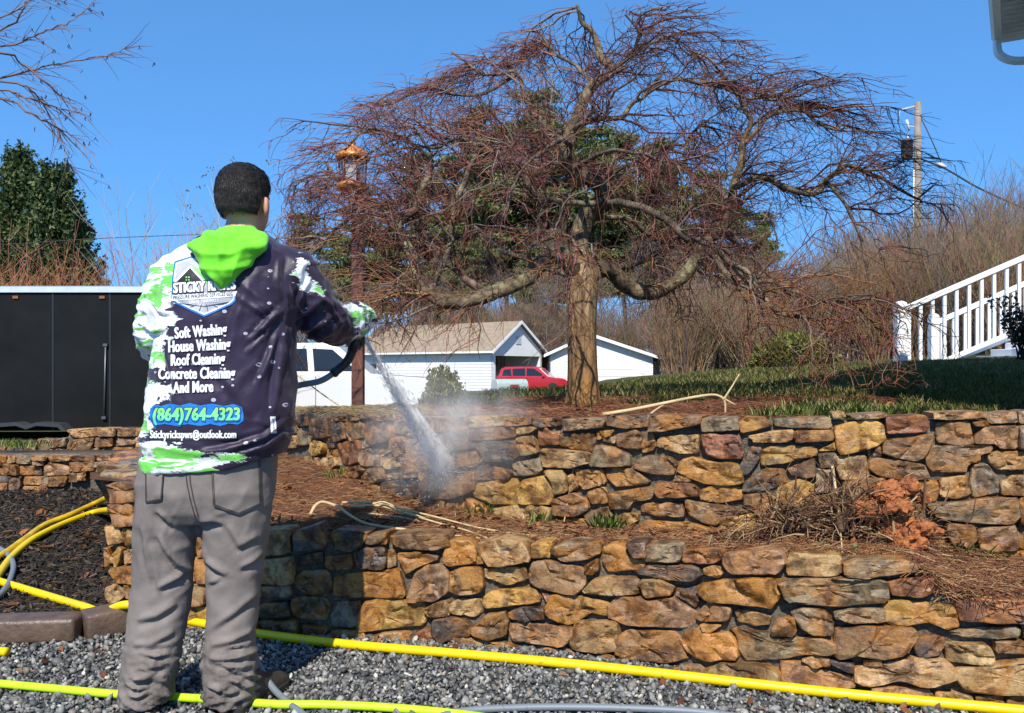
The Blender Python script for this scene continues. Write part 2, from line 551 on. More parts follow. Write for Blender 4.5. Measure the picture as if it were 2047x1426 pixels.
TRACE['B'] = (940, 800, .47525, """
t 0,16 32,15 33,24 12,26 0,25|b 36,18 60,16 61,23 37,25|d 62,18 88,16 88,24 68,26 62,23|g 91,18 113,17 130,19 126,26 103,28 93,29|b 133,15 170,14 171,25 150,27 131,24
r 2,30 16,27 43,25 46,34 30,37 4,38|t 46,26 62,25 67,27 60,31 48,32|r 66,27 74,26 78,30 86,29 86,42 67,43|b 88,32 119,31 119,42 115,49 88,44|y 121,30 138,28 134,34 122,38
d 8,42 20,39 46,39 49,53 38,58 18,58|g 47,36 62,33 66,50 52,53 48,44|t 72,46 95,47 113,50 116,59 98,64 73,63 70,55|g 121,43 137,44 153,52 153,62 130,63 117,62|b 140,33 158,28 164,34 162,47 142,44
p 128,36 139,34 139,41 128,39|b 166,36 172,27 177,40 176,47 165,50 163,45|d 0,66 18,60 40,70 38,75 2,76|t 0,49 14,48 16,55 8,62 0,64|g 40,60 66,55 70,66 64,71 44,72
y 5,80 45,74 48,88 47,99 22,98 6,91|y 52,76 72,72 78,78 82,90 78,98 52,98 50,86|t 73,67 90,66 93,72 94,86 84,89 81,76|t 95,72 99,70 104,82 97,87|t 101,66 127,66 130,79 110,85 103,80
t 129,63 158,66 170,77 166,80 140,82 131,74|b 156,60 170,52 190,54 196,60 193,71 176,70 158,65|o 113,87 128,82 132,90 131,98 116,98|d 82,94 100,88 112,94 114,104 102,110 82,108|b 133,88 172,82 177,88 172,94 156,96 152,104 136,103
t 22,103 62,98 79,103 78,118 74,122 50,122 24,116|o 0,93 12,98 19,104 19,113 0,113|o 84,112 92,111 110,113 116,128 84,130 78,120|b 108,108 131,101 137,112 132,118 116,119|o 139,112 146,107 161,108 160,114 152,119 140,119
t 118,121 135,120 156,121 157,130 120,130""")
TRACE['C'] = (1320, 800, .47525, """
b -8,15 0,14 40,15 38,23 0,30 -8,29|g 39,19 46,16 73,17 75,28 40,30|o 74,22 82,16 98,17 106,24 88,29 78,31|g 108,18 160,16 162,27 124,26 109,24|t 163,12 174,11 176,16 164,17
t 0,36 22,33 36,33 36,50 22,51 -2,44|r 39,33 52,32 58,33 74,32 79,42 77,55 58,55 45,51|t 84,34 108,29 126,28 126,36 119,40 90,40|o 128,29 163,28 164,38 128,40|d 87,44 96,46 94,56 84,70 76,70 75,62
y 97,48 108,43 146,44 148,52 116,60 96,62|y 149,48 165,40 166,48|g 149,51 166,50 167,62 152,64|y 17,68 20,58 32,54 48,58 74,60 76,66 78,78 66,81 44,79 30,74|g 17,71 29,74 30,77 14,76
b 121,65 146,55 147,72 138,74 124,71|d 79,78 100,65 118,66 120,78 106,84 96,87 79,87|g 148,65 162,66 164,78 158,87 147,86|y 113,82 135,74 146,82 146,88 140,99 120,101 110,92|r -2,78 29,78 37,84 37,91 0,92 -4,85
o 38,86 50,81 77,82 78,94 56,97 40,94|b -17,98 0,97 21,97 24,110 0,110 -17,106|g 24,94 40,97 64,100 84,106 62,109 54,118 42,116 28,108|b 79,90 106,88 108,97 96,108 90,108 88,100 80,98|y 57,112 88,108 91,118 88,128 58,126
o -18,118 -12,114 0,115 30,116 54,123 50,132 -16,132|b 138,93 148,90 168,92 168,106 140,104|g 110,103 136,102 136,118 108,120|b 93,111 106,108 106,128 94,128|t 108,122 136,120 138,132 108,132|b 140,108 168,108 168,130 140,130""")
TRACE['D'] = (1680, 800, .40736, """
g 7,12 36,10 36,14 12,16|y -4,22 10,18 22,16 34,20 35,33 20,40 0,44 -4,36|t -4,46 20,45 23,60 20,64 0,64 -3,56|r 37,14 68,12 71,20 68,26 38,27|t 74,10 112,9 113,14 90,16 75,15
g 115,12 142,9 143,18 122,19|d 106,18 115,16 119,21 108,21|b 78,18 103,17 107,35 96,37 78,34|p 108,30 116,22 142,21 142,39 128,39 124,35 108,35|b 36,32 60,30 72,27 74,30 67,46 60,49 42,46 34,42
d 21,40 32,37 33,46 22,46|b 70,40 72,37 100,37 120,35 122,42 112,44 112,50 102,52 101,58 74,58 70,50|b 23,47 44,48 66,52 70,63 52,65 30,61 23,56|t 119,45 128,41 150,42 150,56 126,56 120,50|g 107,53 118,52 127,62 128,74 107,79 105,66
t 80,64 103,61 105,76 94,80 81,78|o 40,67 78,65 79,76 76,82 55,82 42,76|t 129,66 140,61 150,61 150,77 130,76|b 2,66 34,63 37,76 22,84 6,80|g 70,84 100,82 116,79 142,79 143,95 138,100 112,99 82,96
b 86,100 106,101 109,112 102,119 90,117 84,106|b 111,104 141,101 143,120 128,123 112,120|o 116,125 144,122 144,138 124,138|d 96,121 112,121 112,132 98,132|g 145,9 170,8 170,18 145,19|g 144,21 172,20 172,40 144,40
b 152,42 175,42 175,56 152,56|b 152,58 175,58 174,77 152,77|b 145,79 175,79 175,100 145,100|b 145,102 175,102 175,121 145,121|o 146,123 175,123 175,138 146,138|g 6,86 34,84 38,98 8,100
y 8,104 34,102 36,116 10,118|b 40,86 66,84 68,98 42,100|b 40,102 80,102 82,118 40,118|b 40,120 92,120 92,136 42,134|b 0,120 36,120 36,134 0,132""")
TRACE['E'] = (500, 1040, .47525, """
t 14,10 38,8 40,30 14,33|d 42,12 64,4 74,22 72,26 44,29|d 78,12 84,9 112,11 110,20 96,30 80,29|b 113,14 130,11 131,22 112,22|b 135,14 150,12 188,13 190,24 178,27 150,26 137,22
t 11,38 42,34 43,58 30,60 10,58|d 45,34 70,29 70,40 46,43|b 72,34 96,32 98,46 78,48 72,44|d 100,32 112,25 130,26 130,45 106,45|t 131,29 138,28 140,42 132,45
t 142,31 160,29 179,33 179,37 160,44 150,50 146,42|b 44,54 52,48 74,47 78,56 77,68 56,70 43,63|o 82,55 90,51 130,47 141,46 148,68 146,72 100,72 81,70|p 152,70 158,50 170,42 184,43 190,50 189,66 178,75 152,76|g 14,62 38,61 41,68 38,72 18,72
b 42,74 52,72 74,74 76,84 72,95 46,92 41,84|d 14,78 38,76 39,90 14,91|g 76,92 84,78 104,76 107,82 101,100 80,101|y 104,92 110,78 126,74 162,77 167,90 164,99 120,103 106,105 102,98|p 166,84 180,76 190,75 190,90 172,91
b 10,95 24,94 24,108 10,106|b 25,95 44,94 50,109 25,108|b 52,98 76,101 70,113 56,113|t 80,104 108,104 112,112 106,120 72,118|t 115,110 136,105 152,106 155,118 146,124 116,122
r 158,106 166,103 176,106 176,112 158,117|b 155,124 170,118 195,122 195,130 155,130|t -20,12 -2,9 12,10 12,32 -18,33|b -48,10 -22,8 -21,34 -46,34|t -75,4 -50,6 -50,32 -74,30
g -104,-10 -77,-4 -78,20 -104,16|y -104,18 -78,22 -78,42 -104,42|t -76,34 -50,36 -50,58 -76,56|o -48,36 -8,36 8,38 8,58 -46,58|b -104,44 -78,44 -78,66 -104,66
g -76,60 -40,60 -42,80 -76,80|t -38,60 8,61 12,72 -38,78|o -104,68 -78,68 -78,92 -104,92|y -76,84 -36,82 -36,102 -76,100|b -34,82 8,80 8,104 -34,104|t -104,94 -70,94 -70,106 -104,106""")
TRACE['F'] = (880, 1040, .47525, """
o 4,32 8,20 28,18 35,28 34,40 10,43 4,38|y 36,34 40,33 42,40 36,41|t 39,22 50,18 80,19 87,34 86,37 62,42 48,42 42,34|y 88,22 106,20 106,35 88,35|g 107,26 120,21 150,22 152,31 140,37 118,38 107,30
o 155,26 168,22 178,28 180,34 194,38 194,46 176,47 162,49 155,40|d 178,21 196,20 198,34 186,34|o 10,50 20,45 40,44 42,60 38,68 16,70 9,66|t 43,46 82,43 84,55 66,61 44,54|b 85,46 92,38 110,39 136,45 138,60 130,69 108,66 92,62 86,54
b 139,42 150,36 152,46 146,51 139,50|t 138,66 148,55 160,53 188,54 190,68 164,70 142,68|y 43,72 48,67 88,63 96,76 80,79 44,82 42,78|t 8,80 20,74 40,75 41,86 34,91 12,88|r 97,68 106,69 102,77
o 101,84 108,70 130,71 158,77 164,86 162,90 146,86 130,96 122,98 104,90|d 66,87 80,81 99,82 100,92 80,95 68,92|d -5,94 16,91 31,98 31,108 14,111 0,114 -6,106|b 32,102 46,88 62,86 66,94 63,108 48,112 34,107|p 66,98 80,95 110,100 126,99 124,112 116,119 100,117 70,113
t 126,110 132,95 168,95 171,105 168,122 156,125 128,122 125,116|o 11,112 26,109 50,114 80,120 84,128 40,128 14,126|y 0,118 10,118 12,126 0,126|p 86,128 100,120 126,124 135,134 90,134|b 136,128 160,126 180,134 180,140 140,136
g 40,118 62,114 64,118 46,120""")
TRACE['G'] = (1260, 1070, .432, """
g 11,10 24,7 44,8 46,16 42,22 14,22 11,18|r 46,14 60,11 79,13 80,20 72,24 47,23|p 82,16 100,13 132,12 134,24 128,32 90,32 84,26|t 135,24 140,15 181,17 181,33 160,34 136,33|d 8,30 14,26 40,25 56,26 64,32 54,39 38,38 10,33
t 65,28 74,25 82,32 78,36 66,33|t 10,38 28,37 39,45 36,50 16,52 11,45|d 40,45 58,43 60,56 57,62 48,56 40,52|o 62,42 78,38 110,36 126,37 130,50 124,62 100,58 70,56 63,50|g 130,40 134,37 180,35 219,39 220,56 180,60 136,55
p -17,60 -8,52 12,53 14,56 38,53 42,58 56,66 58,76 50,79 30,78 0,76 -16,70|p 58,68 68,57 88,62 85,73 64,74 58,72|o 62,76 80,77 70,84 64,82|t 91,66 94,63 122,69 120,76 108,78 93,74|b 123,80 128,70 143,69 144,82 140,86 123,85
g 139,66 150,61 168,64 175,74 174,84 158,84 148,78|b -10,88 0,81 40,83 46,96 49,106 30,109 0,106 -10,100|o 47,94 48,84 60,80 70,85 86,84 92,96 94,106 80,106 70,108 54,102|g 88,81 94,80 120,84 128,88 164,87 177,91 176,101 150,102 130,106 100,108 95,100 95,88|p 21,116 44,112 60,111 65,116 64,124 22,124
t 66,115 82,109 110,110 129,116 130,128 66,126|p 130,108 148,109 160,115 190,120 194,130 134,130|t 148,107 160,103 172,105 172,111 158,113|b -10,112 18,112 20,120 -10,118|b -10,120 20,121 20,128 -10,126""")
TRACE['H'] = (1640, 1070, .4005, """
g 18,22 28,18 66,19 74,22 76,27 60,30 34,33 20,31|r 53,37 70,33 92,33 95,38 88,44 80,48 58,47|g 10,61 22,58 50,58 50,68 26,69 12,65|y 51,56 62,51 80,53 104,56 110,71 100,74 84,68 60,72 51,68|r 109,52 122,49 150,50 180,51 182,68 140,68 110,66
b 12,75 30,72 70,73 76,77 66,93 50,97 30,94 14,97 11,92|d 74,81 90,79 99,82 96,94 78,97 74,90|g 100,76 130,73 156,72 157,80 140,82 110,80|t 98,86 132,86 137,98 134,102 102,100|p 140,84 185,84 185,95 140,93
d 7,98 26,101 26,108 20,107 9,102|b 34,98 48,98 48,103 34,103|t 27,106 34,104 60,99 74,97 98,99 106,105 104,112 92,118 80,119 64,114 40,119 30,118|t 107,108 112,105 140,102 170,98 200,99 200,125 140,125 118,124 110,114|p 40,121 56,120 84,122 90,129 60,128 40,126
t 92,124 110,126 120,128 122,138 92,134|b 149,130 158,127 190,130 190,144 150,140|d 160,70 180,70 180,82 162,82|b 124,128 146,128 146,142 124,140""")
TRACE['K'] = (0, 830, .31, """
b 69,43 80,40 87,42 87,53 72,54|p 70,55 84,54 87,68 74,68|t 67,69 76,69 79,78 70,80|t 78,70 88,70 88,80 80,81|b 66,82 69,82 70,92 67,94
y 70,88 76,81 78,83 76,90 74,94|w 78,84 88,82 87,90 79,92|o 69,96 72,94 87,93 86,104 74,103|t 69,106 74,104 81,110 74,117 69,113|t 79,105 87,105 87,114 80,113|b 70,118 87,116 87,124 70,124""")
TRACE['R'] = (0, 830, .31, """
t 42,9 60,8 62,13 48,14|t 62,8 73,8 73,13 63,13|b 74,8 85,8 85,13 74,13|d 7,17 16,17 16,24 5,24|t 16,18 23,18 23,23 16,23
g 24,15 33,15 33,20 25,24|g 33,15 42,14 42,19 33,20|t 31,20 43,20 43,24 32,24|b 43,17 48,15 49,24 43,24|b 49,15 60,14 57,24 50,24
b 60,14 71,14 71,19 60,20|g 72,14 84,14 84,18 73,19|t 58,21 62,20 64,24 58,24|o 64,20 83,20 78,25 64,24|t 85,14 92,14 92,21 85,21
t 80,22 92,22 92,26 80,26|b -12,17 4,17 4,24 -12,24|t 86,8 96,8 96,13 86,13""")
TRACE['S'] = (0, 830, .31, """
b -8,25 5,25 5,32 -8,32|g 6,25 11,25 11,29 6,30|g 11,25 20,25 20,30 12,30|t 21,25 32,25 30,28 22,28|p 22,28 28,28 28,31 22,31
t 32,25 46,25 44,28 33,29|b 46,25 60,25 60,28 46,28|b 60,25 74,25 74,28 60,28|b 4,30 12,31 13,37 5,36|b 13,31 26,32 26,37 14,37
p 28,32 32,29 44,32 43,37 30,37|b 45,29 60,28 60,34 46,35|g 60,29 71,28 71,31 60,32|t 61,32 70,31 70,35 61,35|g 16,38 31,38 31,43 16,43
d 0,37 6,37 6,42 0,41|d 7,38 14,38 14,46 8,46|r 0,42 6,42 6,46 0,46|b 32,38 43,38 41,44 32,44|t 44,36 50,35 50,41 44,41
t 50,36 55,35 55,40 50,40|t 16,44 26,44 26,48 16,48|r 26,43 31,43 31,47 26,47|d 0,47 13,47 13,51 0,51|b -8,33 3,33 3,37 -8,37""")

rs = random.Random(11)
def make_stone(wall, ch, poly, yfun, proud=(.012, .042), back=.10, inflate=1.06):
    us = sum(p[0] for p in poly) / len(poly); vs = sum(p[1] for p in poly) / len(poly)
    c = P(us, vs, yfun(us))
    a = P(us - 6, vs, yfun(us - 6)); b = P(us + 6, vs, yfun(us + 6))
    tx = Vector((b.x - a.x, b.y - a.y, 0)).normalized()
    nrm = Vector((tx.y, -tx.x, 0))
    pts = []
    for (u, v) in poly:
        w = P(u, v, yfun(u)) - c
        pts.append((w.dot(tx), w.z))
    # knock the corners off, then resample the outline evenly
    for it in range(1):
        q = []
        for i in range(len(pts)):
            p0, p1 = pts[i], pts[(i + 1) % len(pts)]
            k = .075
            q.append((p0[0]*(1-k) + p1[0]*k, p0[1]*(1-k) + p1[1]*k))
            q.append((p0[0]*k + p1[0]*(1-k), p0[1]*k + p1[1]*(1-k)))
        pts = q
    N = 32
    L = [0]
    for i in range(len(pts)):
        p0, p1 = pts[i], pts[(i + 1) % len(pts)]
        L.append(L[-1] + math.hypot(p1[0]-p0[0], p1[1]-p0[1]))
    ring = []
    size = math.sqrt(abs(sum(pts[i][0]*pts[(i+1) % len(pts)][1] - pts[(i+1) % len(pts)][0]*pts[i][1] for i in range(len(pts))) / 2))
    j = 0
    seed = rs.random() * 100
    for k in range(N):
        s = L[-1] * k / N
        while L[j + 1] < s: j += 1
        f = (s - L[j]) / max(1e-9, L[j + 1] - L[j])
        p0, p1 = pts[j % len(pts)], pts[(j + 1) % len(pts)]
        x, z = p0[0]*(1-f) + p1[0]*f, p0[1]*(1-f) + p1[1]*f
        g = 1 + .055 * mnoise.noise((x / size * 3.4 + seed, z / size * 3.4, 0)) + .025 * mnoise.noise((x / size * 9 + seed, z / size * 9, 4))
        ring.append((x * g * inflate, z * g * inflate))
    pr = rs.uniform(*proud)
    sx, sz = rs.uniform(-.10, .10), rs.uniform(-.16, .10)
    e = min(.0065, size * .06)
    levels = [(1.0, -back, 0), (1.006, pr - e * 2.4, .5), (1.0, pr - e * .8, 1), (1 - e * 1.0 / size, pr - e * .15, 1), (.86, pr, 1), (.70, pr, 1), (.50, pr, 1), (.26, pr, 1)]
    V, F = [], []
    def disp(x, z, amt):
        q = Vector((x / .055 + seed, z / .055, seed * .3))
        cell = mnoise.voronoi(q * .55)[0]
        pa = Vector(mnoise.voronoi(q * .42)[1][0])
        ra = mnoise.cell_vector(pa * 7.31)
        dl = (q * .42 - pa)
        facet = .010 * (ra.x - .5) + .010 * ((ra.y - .5) * dl.x + (ra.z - .5) * dl.y) * 2
        cr = abs(mnoise.noise(q * .5 + Vector((9, 3, 1))))
        return amt * (facet + .005 * mnoise.noise(q * .7) + .004 * mnoise.noise(q * 2.1) + .003 * mnoise.noise(q * 5) - .012 * (.12 - min(cr, .12)) / .12 + .006 * min(cell[1] - cell[0], .5))
    for sc, dpt, am in levels:
        for x, z in ring:
            x2, z2 = x * sc, z * sc
            d = dpt + (max(-.02, min(.02, sx * x2 + sz * z2)) + disp(x2, z2, 1) if am else 0) * am
            w = tx * x2 + Vector((0, 0, z2)) + nrm * d
            V.append(w)
    ctr = len(V)
    V.append(nrm * (pr + disp(0, 0, 1)))
    n = N
    orient = sum(ring[i][0]*ring[(i+1) % n][1] - ring[(i+1) % n][0]*ring[i][1] for i in range(n)) > 0
    for l in range(len(levels) - 1):
        for k in range(n):
            k2 = (k + 1) % n
            f = (l*n + k, l*n + k2, (l+1)*n + k2, (l+1)*n + k)
            F.append(f if orient else f[::-1])
    for k in range(n):
        f = ((len(levels)-1)*n + k, (len(levels)-1)*n + (k+1) % n, ctr)
        F.append(f if orient else f[::-1])
    F.append(tuple(range(n))[::-1] if orient else tuple(range(n)))
    me = bpy.data.meshes.new('stone')
    me.from_pydata([tuple(v) for v in V], [], F)
    me.update()
    me.materials.append(M_stone)
    me.polygons.foreach_set('use_smooth', [True] * len(me.polygons))
    me.set_sharp_from_angle(angle=.42)
    o = bpy.data.objects.new('stone', me)
    o.parent = wall
    o.location = c - wall.location
    base = STONE_COL[ch]
    k = rs.uniform(.72, 1.12)
    o.color = (base[0]*k*rs.uniform(.93, 1.07), base[1]*k, base[2]*k*rs.uniform(.9, 1.1), 1)
    COL.objects.link(o)
    return o

def lay(wall, block, yfun, **kw):
    ox, oy, sc, txt = TRACE[block]
    for item in txt.replace('\n', '|').split('|'):
        item = item.strip()
        if not item: continue
        w = item.split()
        poly = [tuple(float(q) for q in p.split(',')) for p in w[1:]]
        make_stone(wall, w[0], [(ox + x / sc, oy + y / sc) for x, y in poly], yfun, **kw)

def mortar(wall, u0, u1, step, yfun, topf, basef, depth=.20, inset=.010):
    V, F = [], []
    us = np.arange(u0, u1 + .1, step)
    rows = 9
    for i, u in enumerate(us):
        y = yfun(u)
        top, base = topf(u) - .022, basef(u)
        for r in range(rows):
            z = base + (top - base) * r / (rows - 1)
            p = P(u, 0, y)
            d = inset + .010 * mnoise.noise((p.x * 22, z * 22, 5)) + .012 * mnoise.noise((p.x * 7, z * 7, 9))
            V.append((p.x * (y + d) / y, y + d, z))
        p = P(u, 0, y + depth)
        V.append((p.x, y + depth, top)); V.append((p.x, y + depth, base))
    m = rows + 2
    for i in range(len(us) - 1):
        for r in range(m - 1):
            F.append((i*m + r, (i+1)*m + r, (i+1)*m + r + 1, i*m + r + 1))
    F.append(tuple(range(m)))
    F.append(tuple((len(us)-1)*m + r for r in range(m))[::-1])
    V = [tuple(Vector(v) - wall.location) for v in V]
    me = bpy.data.meshes.new('mortar'); me.from_pydata(V, [], F); me.update()
    o = link('mortar', me, M_mortar, wall, smooth_shade=True)

low_wall = empty('stone_retaining_wall', P(1200, 1320, yl(1200)))
low_wall.location.z = 0
props(low_wall, 'low stone retaining wall along the gravel, nearest the camera, behind the yellow hose', 'wall')
mortar(low_wall, 226, 2240, 12, yl, lambda u: interp(TL, u), lambda u: -.05)
for b in 'EFGHK': lay(low_wall, b, yl)
up_wall = empty('stone_retaining_wall', (0, 3.6, .4))
props(up_wall, 'taller stone retaining wall of the upper tier, under the bare weeping tree', 'wall')
mortar(up_wall, 300, 2290, 12, yu, lambda u: interp(TU, u), lambda u: interp(BU, u) - .12)
for b in 'ABCD': lay(up_wall, b, yu)
rear_top = empty('stone_terrace_wall', (-3.2, 7.2, .3))
props(rear_top, 'stepped rear stone wall just below the black trailer wheels', 'wall')
_yr = lambda u: 7.12
mortar(rear_top, -1100, 310, 14, _yr, lambda u: 1.125 - ((855 if u > 136 else 878) - 740) / FPX * 7.12, lambda u: .25)
lay(rear_top, 'R', _yr, proud=(.02, .06))
rear_low = empty('stone_terrace_wall', (-3.2, 6.4, .15))
props(rear_low, 'small stone wall at the back edge of the dark mulch bed', 'wall')
_ys = lambda u: 6.4
mortar(rear_low, -1100, 246, 14, _ys, lambda u: 1.125 - (911 - 740) / FPX * 6.4, lambda u: .10, depth=.68)
lay(rear_low, 'S', _ys, proud=(.02, .06))

def fill(wall, u0, u1, yfun, topf, basef, seed, rows=4, **kw):
    """courses of stones for the stretches that run on beyond the picture or behind the person"""
    r = random.Random(seed)
    for k in range(rows):
        u = u0
        while u < u1 - 4:
            y = yfun(u); w = r.uniform(.14, .30) * FPX / y; w = min(w, u1 - u)
            um = u + w / 2; t_, b_ = topf(um), basef(um)
            z0 = b_ + (t_ - b_) * k / rows; z1 = b_ + (t_ - b_) * (k + 1) / rows
            ym = yfun(um); v0 = V0 - (z1 - CAMZ) * FPX / ym; v1 = V0 - (z0 - CAMZ) * FPX / ym
            g = 1.2; j = lambda: r.uniform(-1.5, 1.5)
            make_stone(wall, r.choice('ttbbgyod'), [(u + g, v0 + g + j()), (u + w - g, v0 + g + j()), (u + w - g + j(), v1 - g), (u + g + j(), v1 - g)], yfun, **kw)
            u += w
fill(up_wall, 306, 562, yu, lambda u: interp(TU, u), lambda u: interp(BU, u), 3)
fill(rear_top, -1090, -34, _yr, lambda u: .55, lambda u: .27, 4, 3)
fill(rear_low, -1090, -24, _ys, lambda u: .48, lambda u: .12, 5, 4)
fill(low_wall, 2090, 2236, yl, lambda u: .36, lambda u: 0, 6, 4)

# the low wall turns back at its left end; only its caps show
ret = MB()
_c0 = P(232, 0, 3.86); _c1 = P(252, 0, 6.2)
ret.box(_c0.x, 3.86, -.02, _c0.x + .22, 6.35, .56)
ret.build('mortar', M_mortar, low_wall, -low_wall.location, bevel=.02)
for i, (u, v, y, w, d, ch) in enumerate([(262, 962, 4.15, .26, .26, 'd'), (272, 940, 4.5, .34, .36, 'g'), (276, 925, 4.95, .36, .4, 'g'), (280, 912, 5.4, .34, .4, 't'), (283, 902, 5.85, .34, .4, 'b')]):
    m = MB(); p = P(u, v, y)
    m.box(-w/2, -d/2, -.06, w/2, d/2, .03)
    me = bpy.data.meshes.new('stone'); me.from_pydata(m.v, [], m.f)
    bm = bmesh.new(); bm.from_mesh(me)
    bmesh.ops.subdivide_edges(bm, edges=bm.edges, cuts=4, use_grid_fill=True, smooth=.0)
    for q in bm.verts:
        k = q.co.copy()
        q.co.x *= 1 - .10 * abs(k.z - .0) / .06; q.co += Vector((mnoise.noise(k * 9 + Vector((i, 0, 0))), mnoise.noise(k * 9 + Vector((0, i, 3))), mnoise.noise(k * 11 + Vector((5, i, 0))))) * .028
    bm.to_mesh(me); bm.free()
    o = link('stone', me, M_stone, low_wall, Vector((p.x + .05, y, p.z - .02)) - low_wall.location, smooth_shade=True)
    o.color = c4([q * rs.uniform(.8, 1.1) for q in STONE_COL[ch]])

# kerb blocks at the left
M_kerb = plain('brown_kerb_block', (.115, .075, .052), .45, var=.35, scale=14, bump=.5, bscale=45)
kerb = empty('kerb', P(100, 1280, 3.5)); kerb.location.z = 0
props(kerb, 'brown block kerb along the front of the mulch bed', 'kerb')
for (u0, v0, y0, u1, v1, y1, h) in [(-200, 1292, 3.46, 145, 1283, 3.50, .10), (149, 1281, 3.51, 268, 1262, 3.66, .115)]:
    a = P(u0, 0, y0); b = P(u1, 0, y1)
    m = MB(); m.bar((a.x, y0 + .07, h/2 - .01), (b.x, y1 + .07, h/2), .14, h)
    m.build('block', M_kerb, kerb, -kerb.location, bevel=.018, seg=3, smooth_shade=True)
# ================================================================== the person with the pressure washer
PR = Vector((-1.04, 2.84, 0.0))
person = empty('person', PR)
props(person, 'person seen from behind in printed jersey with green hood, spraying the wall', 'person')
def LP(u, v, y): return P(u, v, y) - PR

def remesh(mb, voxel, it, fac=.5):
    me = bpy.data.meshes.new('tmp'); me.from_pydata(mb.v, [], mb.f); me.update()
    bm = bmesh.new(); bm.from_mesh(me); bmesh.ops.recalc_face_normals(bm, faces=bm.faces); bm.to_mesh(me); bm.free()
    o = bpy.data.objects.new('tmp', me); COL.objects.link(o)
    r = o.modifiers.new('r', 'REMESH'); r.mode = 'VOXEL'; r.voxel_size = voxel
    if it:
        s = o.modifiers.new('s', 'SMOOTH'); s.factor = fac; s.iterations = it
    dg = bpy.context.evaluated_depsgraph_get(); dg.update()
    res = bpy.data.meshes.new_from_object(o.evaluated_get(dg))
    bpy.data.objects.remove(o); bpy.data.meshes.remove(me)
    n = len(res.vertices)
    V = np.empty(n * 3); res.vertices.foreach_get('co', V)
    N = np.empty(n * 3); res.vertices.foreach_get('normal', N)
    return res, V.reshape(-1, 3), N.reshape(-1, 3)

def setco(me, V):
    me.vertices.foreach_set('co', V.astype(np.float32).ravel()); me.update()

def rings(mb, R, sides=32, ex=2.3):
    """R: list of (centre Vector, half width x, half depth y[, tilt]) horizontal rings"""
    b = len(mb.v)
    for c, rx, ry in R:
        for k in range(sides):
            a = 2 * math.pi * k / sides
            ca, sa = math.cos(a), math.sin(a)
            x = rx * math.copysign(abs(ca) ** (2 / ex), ca); y = ry * math.copysign(abs(sa) ** (2 / ex), sa)
            mb.v.append((c[0] + x, c[1] + y, c[2]))
    for i in range(len(R) - 1):
        for k in range(sides):
            k2 = (k + 1) % sides
            mb.f.append((b + i*sides + k, b + i*sides + k2, b + (i+1)*sides + k2, b + (i+1)*sides + k))
    mb.f.append(tuple(b + k for k in range(sides))[::-1])
    mb.f.append(tuple(b + (len(R)-1)*sides + k for k in range(sides)))

def ring_px(v, l, r, ry, y=2.84):
    a, b = LP(l, v, y), LP(r, v, y)
    return ((a + b) / 2, (b.x - a.x) / 2, ry)

def ell(mb, c, rx, ry, rz, M=None, seg=16):
    prof = []
    b = len(mb.v)
    nz = seg // 2 + 1
    for i in range(nz + 1):
        th = math.pi * (i + .0) / nz
        r, z = max(.02, math.sin(th)), -math.cos(th)
        for k in range(seg):
            a = 2 * math.pi * k / seg
            p = Vector((rx * r * math.cos(a), ry * r * math.sin(a), rz * z))
            if M is not None: p = M @ p
            mb.v.append(tuple(Vector(c) + p))
    for i in range(nz):
        for k in range(seg):
            k2 = (k + 1) % seg
            mb.f.append((b + i*seg + k, b + i*seg + k2, b + (i+1)*seg + k2, b + (i+1)*seg + k))
    mb.f.append(tuple(b + k for k in range(seg))[::-1]); mb.f.append(tuple(b + nz*seg + k for k in range(seg)))

RA = [(560, 545, 2.86, .10), (585, 550, 2.87, .098), (614, 588, 2.90, .088), (645, 640, 2.97, .088), (678, 648, 3.06, .080), (708, 641, 3.15, .070), (726, 638, 3.20, .058), (736, 637, 3.225, .048)]
LA = [(368, 548, 2.86, .09), (350, 560, 2.87, .09), (334, 605, 2.885, .086), (312, 662, 2.93, .080), (318, 694, 3.02, .070), (362, 712, 3.13, .060), (420, 712, 3.2, .050)]


def folds(V, N, segs, back=True):
    """sharp folds of cloth along traced lines: (points, width in pixels, height in metres)"""
    W = V + np.array(PR)
    U = U0 + W[:, 0] / W[:, 1] * FPX; R = V0 - (W[:, 2] - CAMZ) / W[:, 1] * FPX
    d = np.zeros(len(V)); face = N[:, 1] < .25
    for pts, w, A in segs:
        best = np.full(len(V), 1e9); sg = np.zeros(len(V)); tp_ = np.zeros(len(V))
        n = len(pts) - 1
        for i in range(n):
            (x0, y0), (x1, y1) = pts[i], pts[i + 1]
            L2 = (x1 - x0) ** 2 + (y1 - y0) ** 2
            t_ = np.clip(((U - x0) * (x1 - x0) + (R - y0) * (y1 - y0)) / L2, 0, 1)
            dx, dy = U - x0 - t_ * (x1 - x0), R - y0 - t_ * (y1 - y0)
            ds = np.hypot(dx, dy); m_ = ds < best
            best[m_] = ds[m_]; sg[m_] = np.sign((x1 - x0) * dy - (y1 - y0) * dx)[m_]; tp_[m_] = ((i + t_) / n)[m_]
        s_ = best * sg
        env = np.sqrt(np.clip(4 * tp_ * (1 - tp_), 0, 1)) + .12
        d += np.where(face, A * env * (np.exp(-(s_ / w) ** 2) - .75 * np.exp(-((s_ - 1.7 * w) / w) ** 2)), 0)
    return d

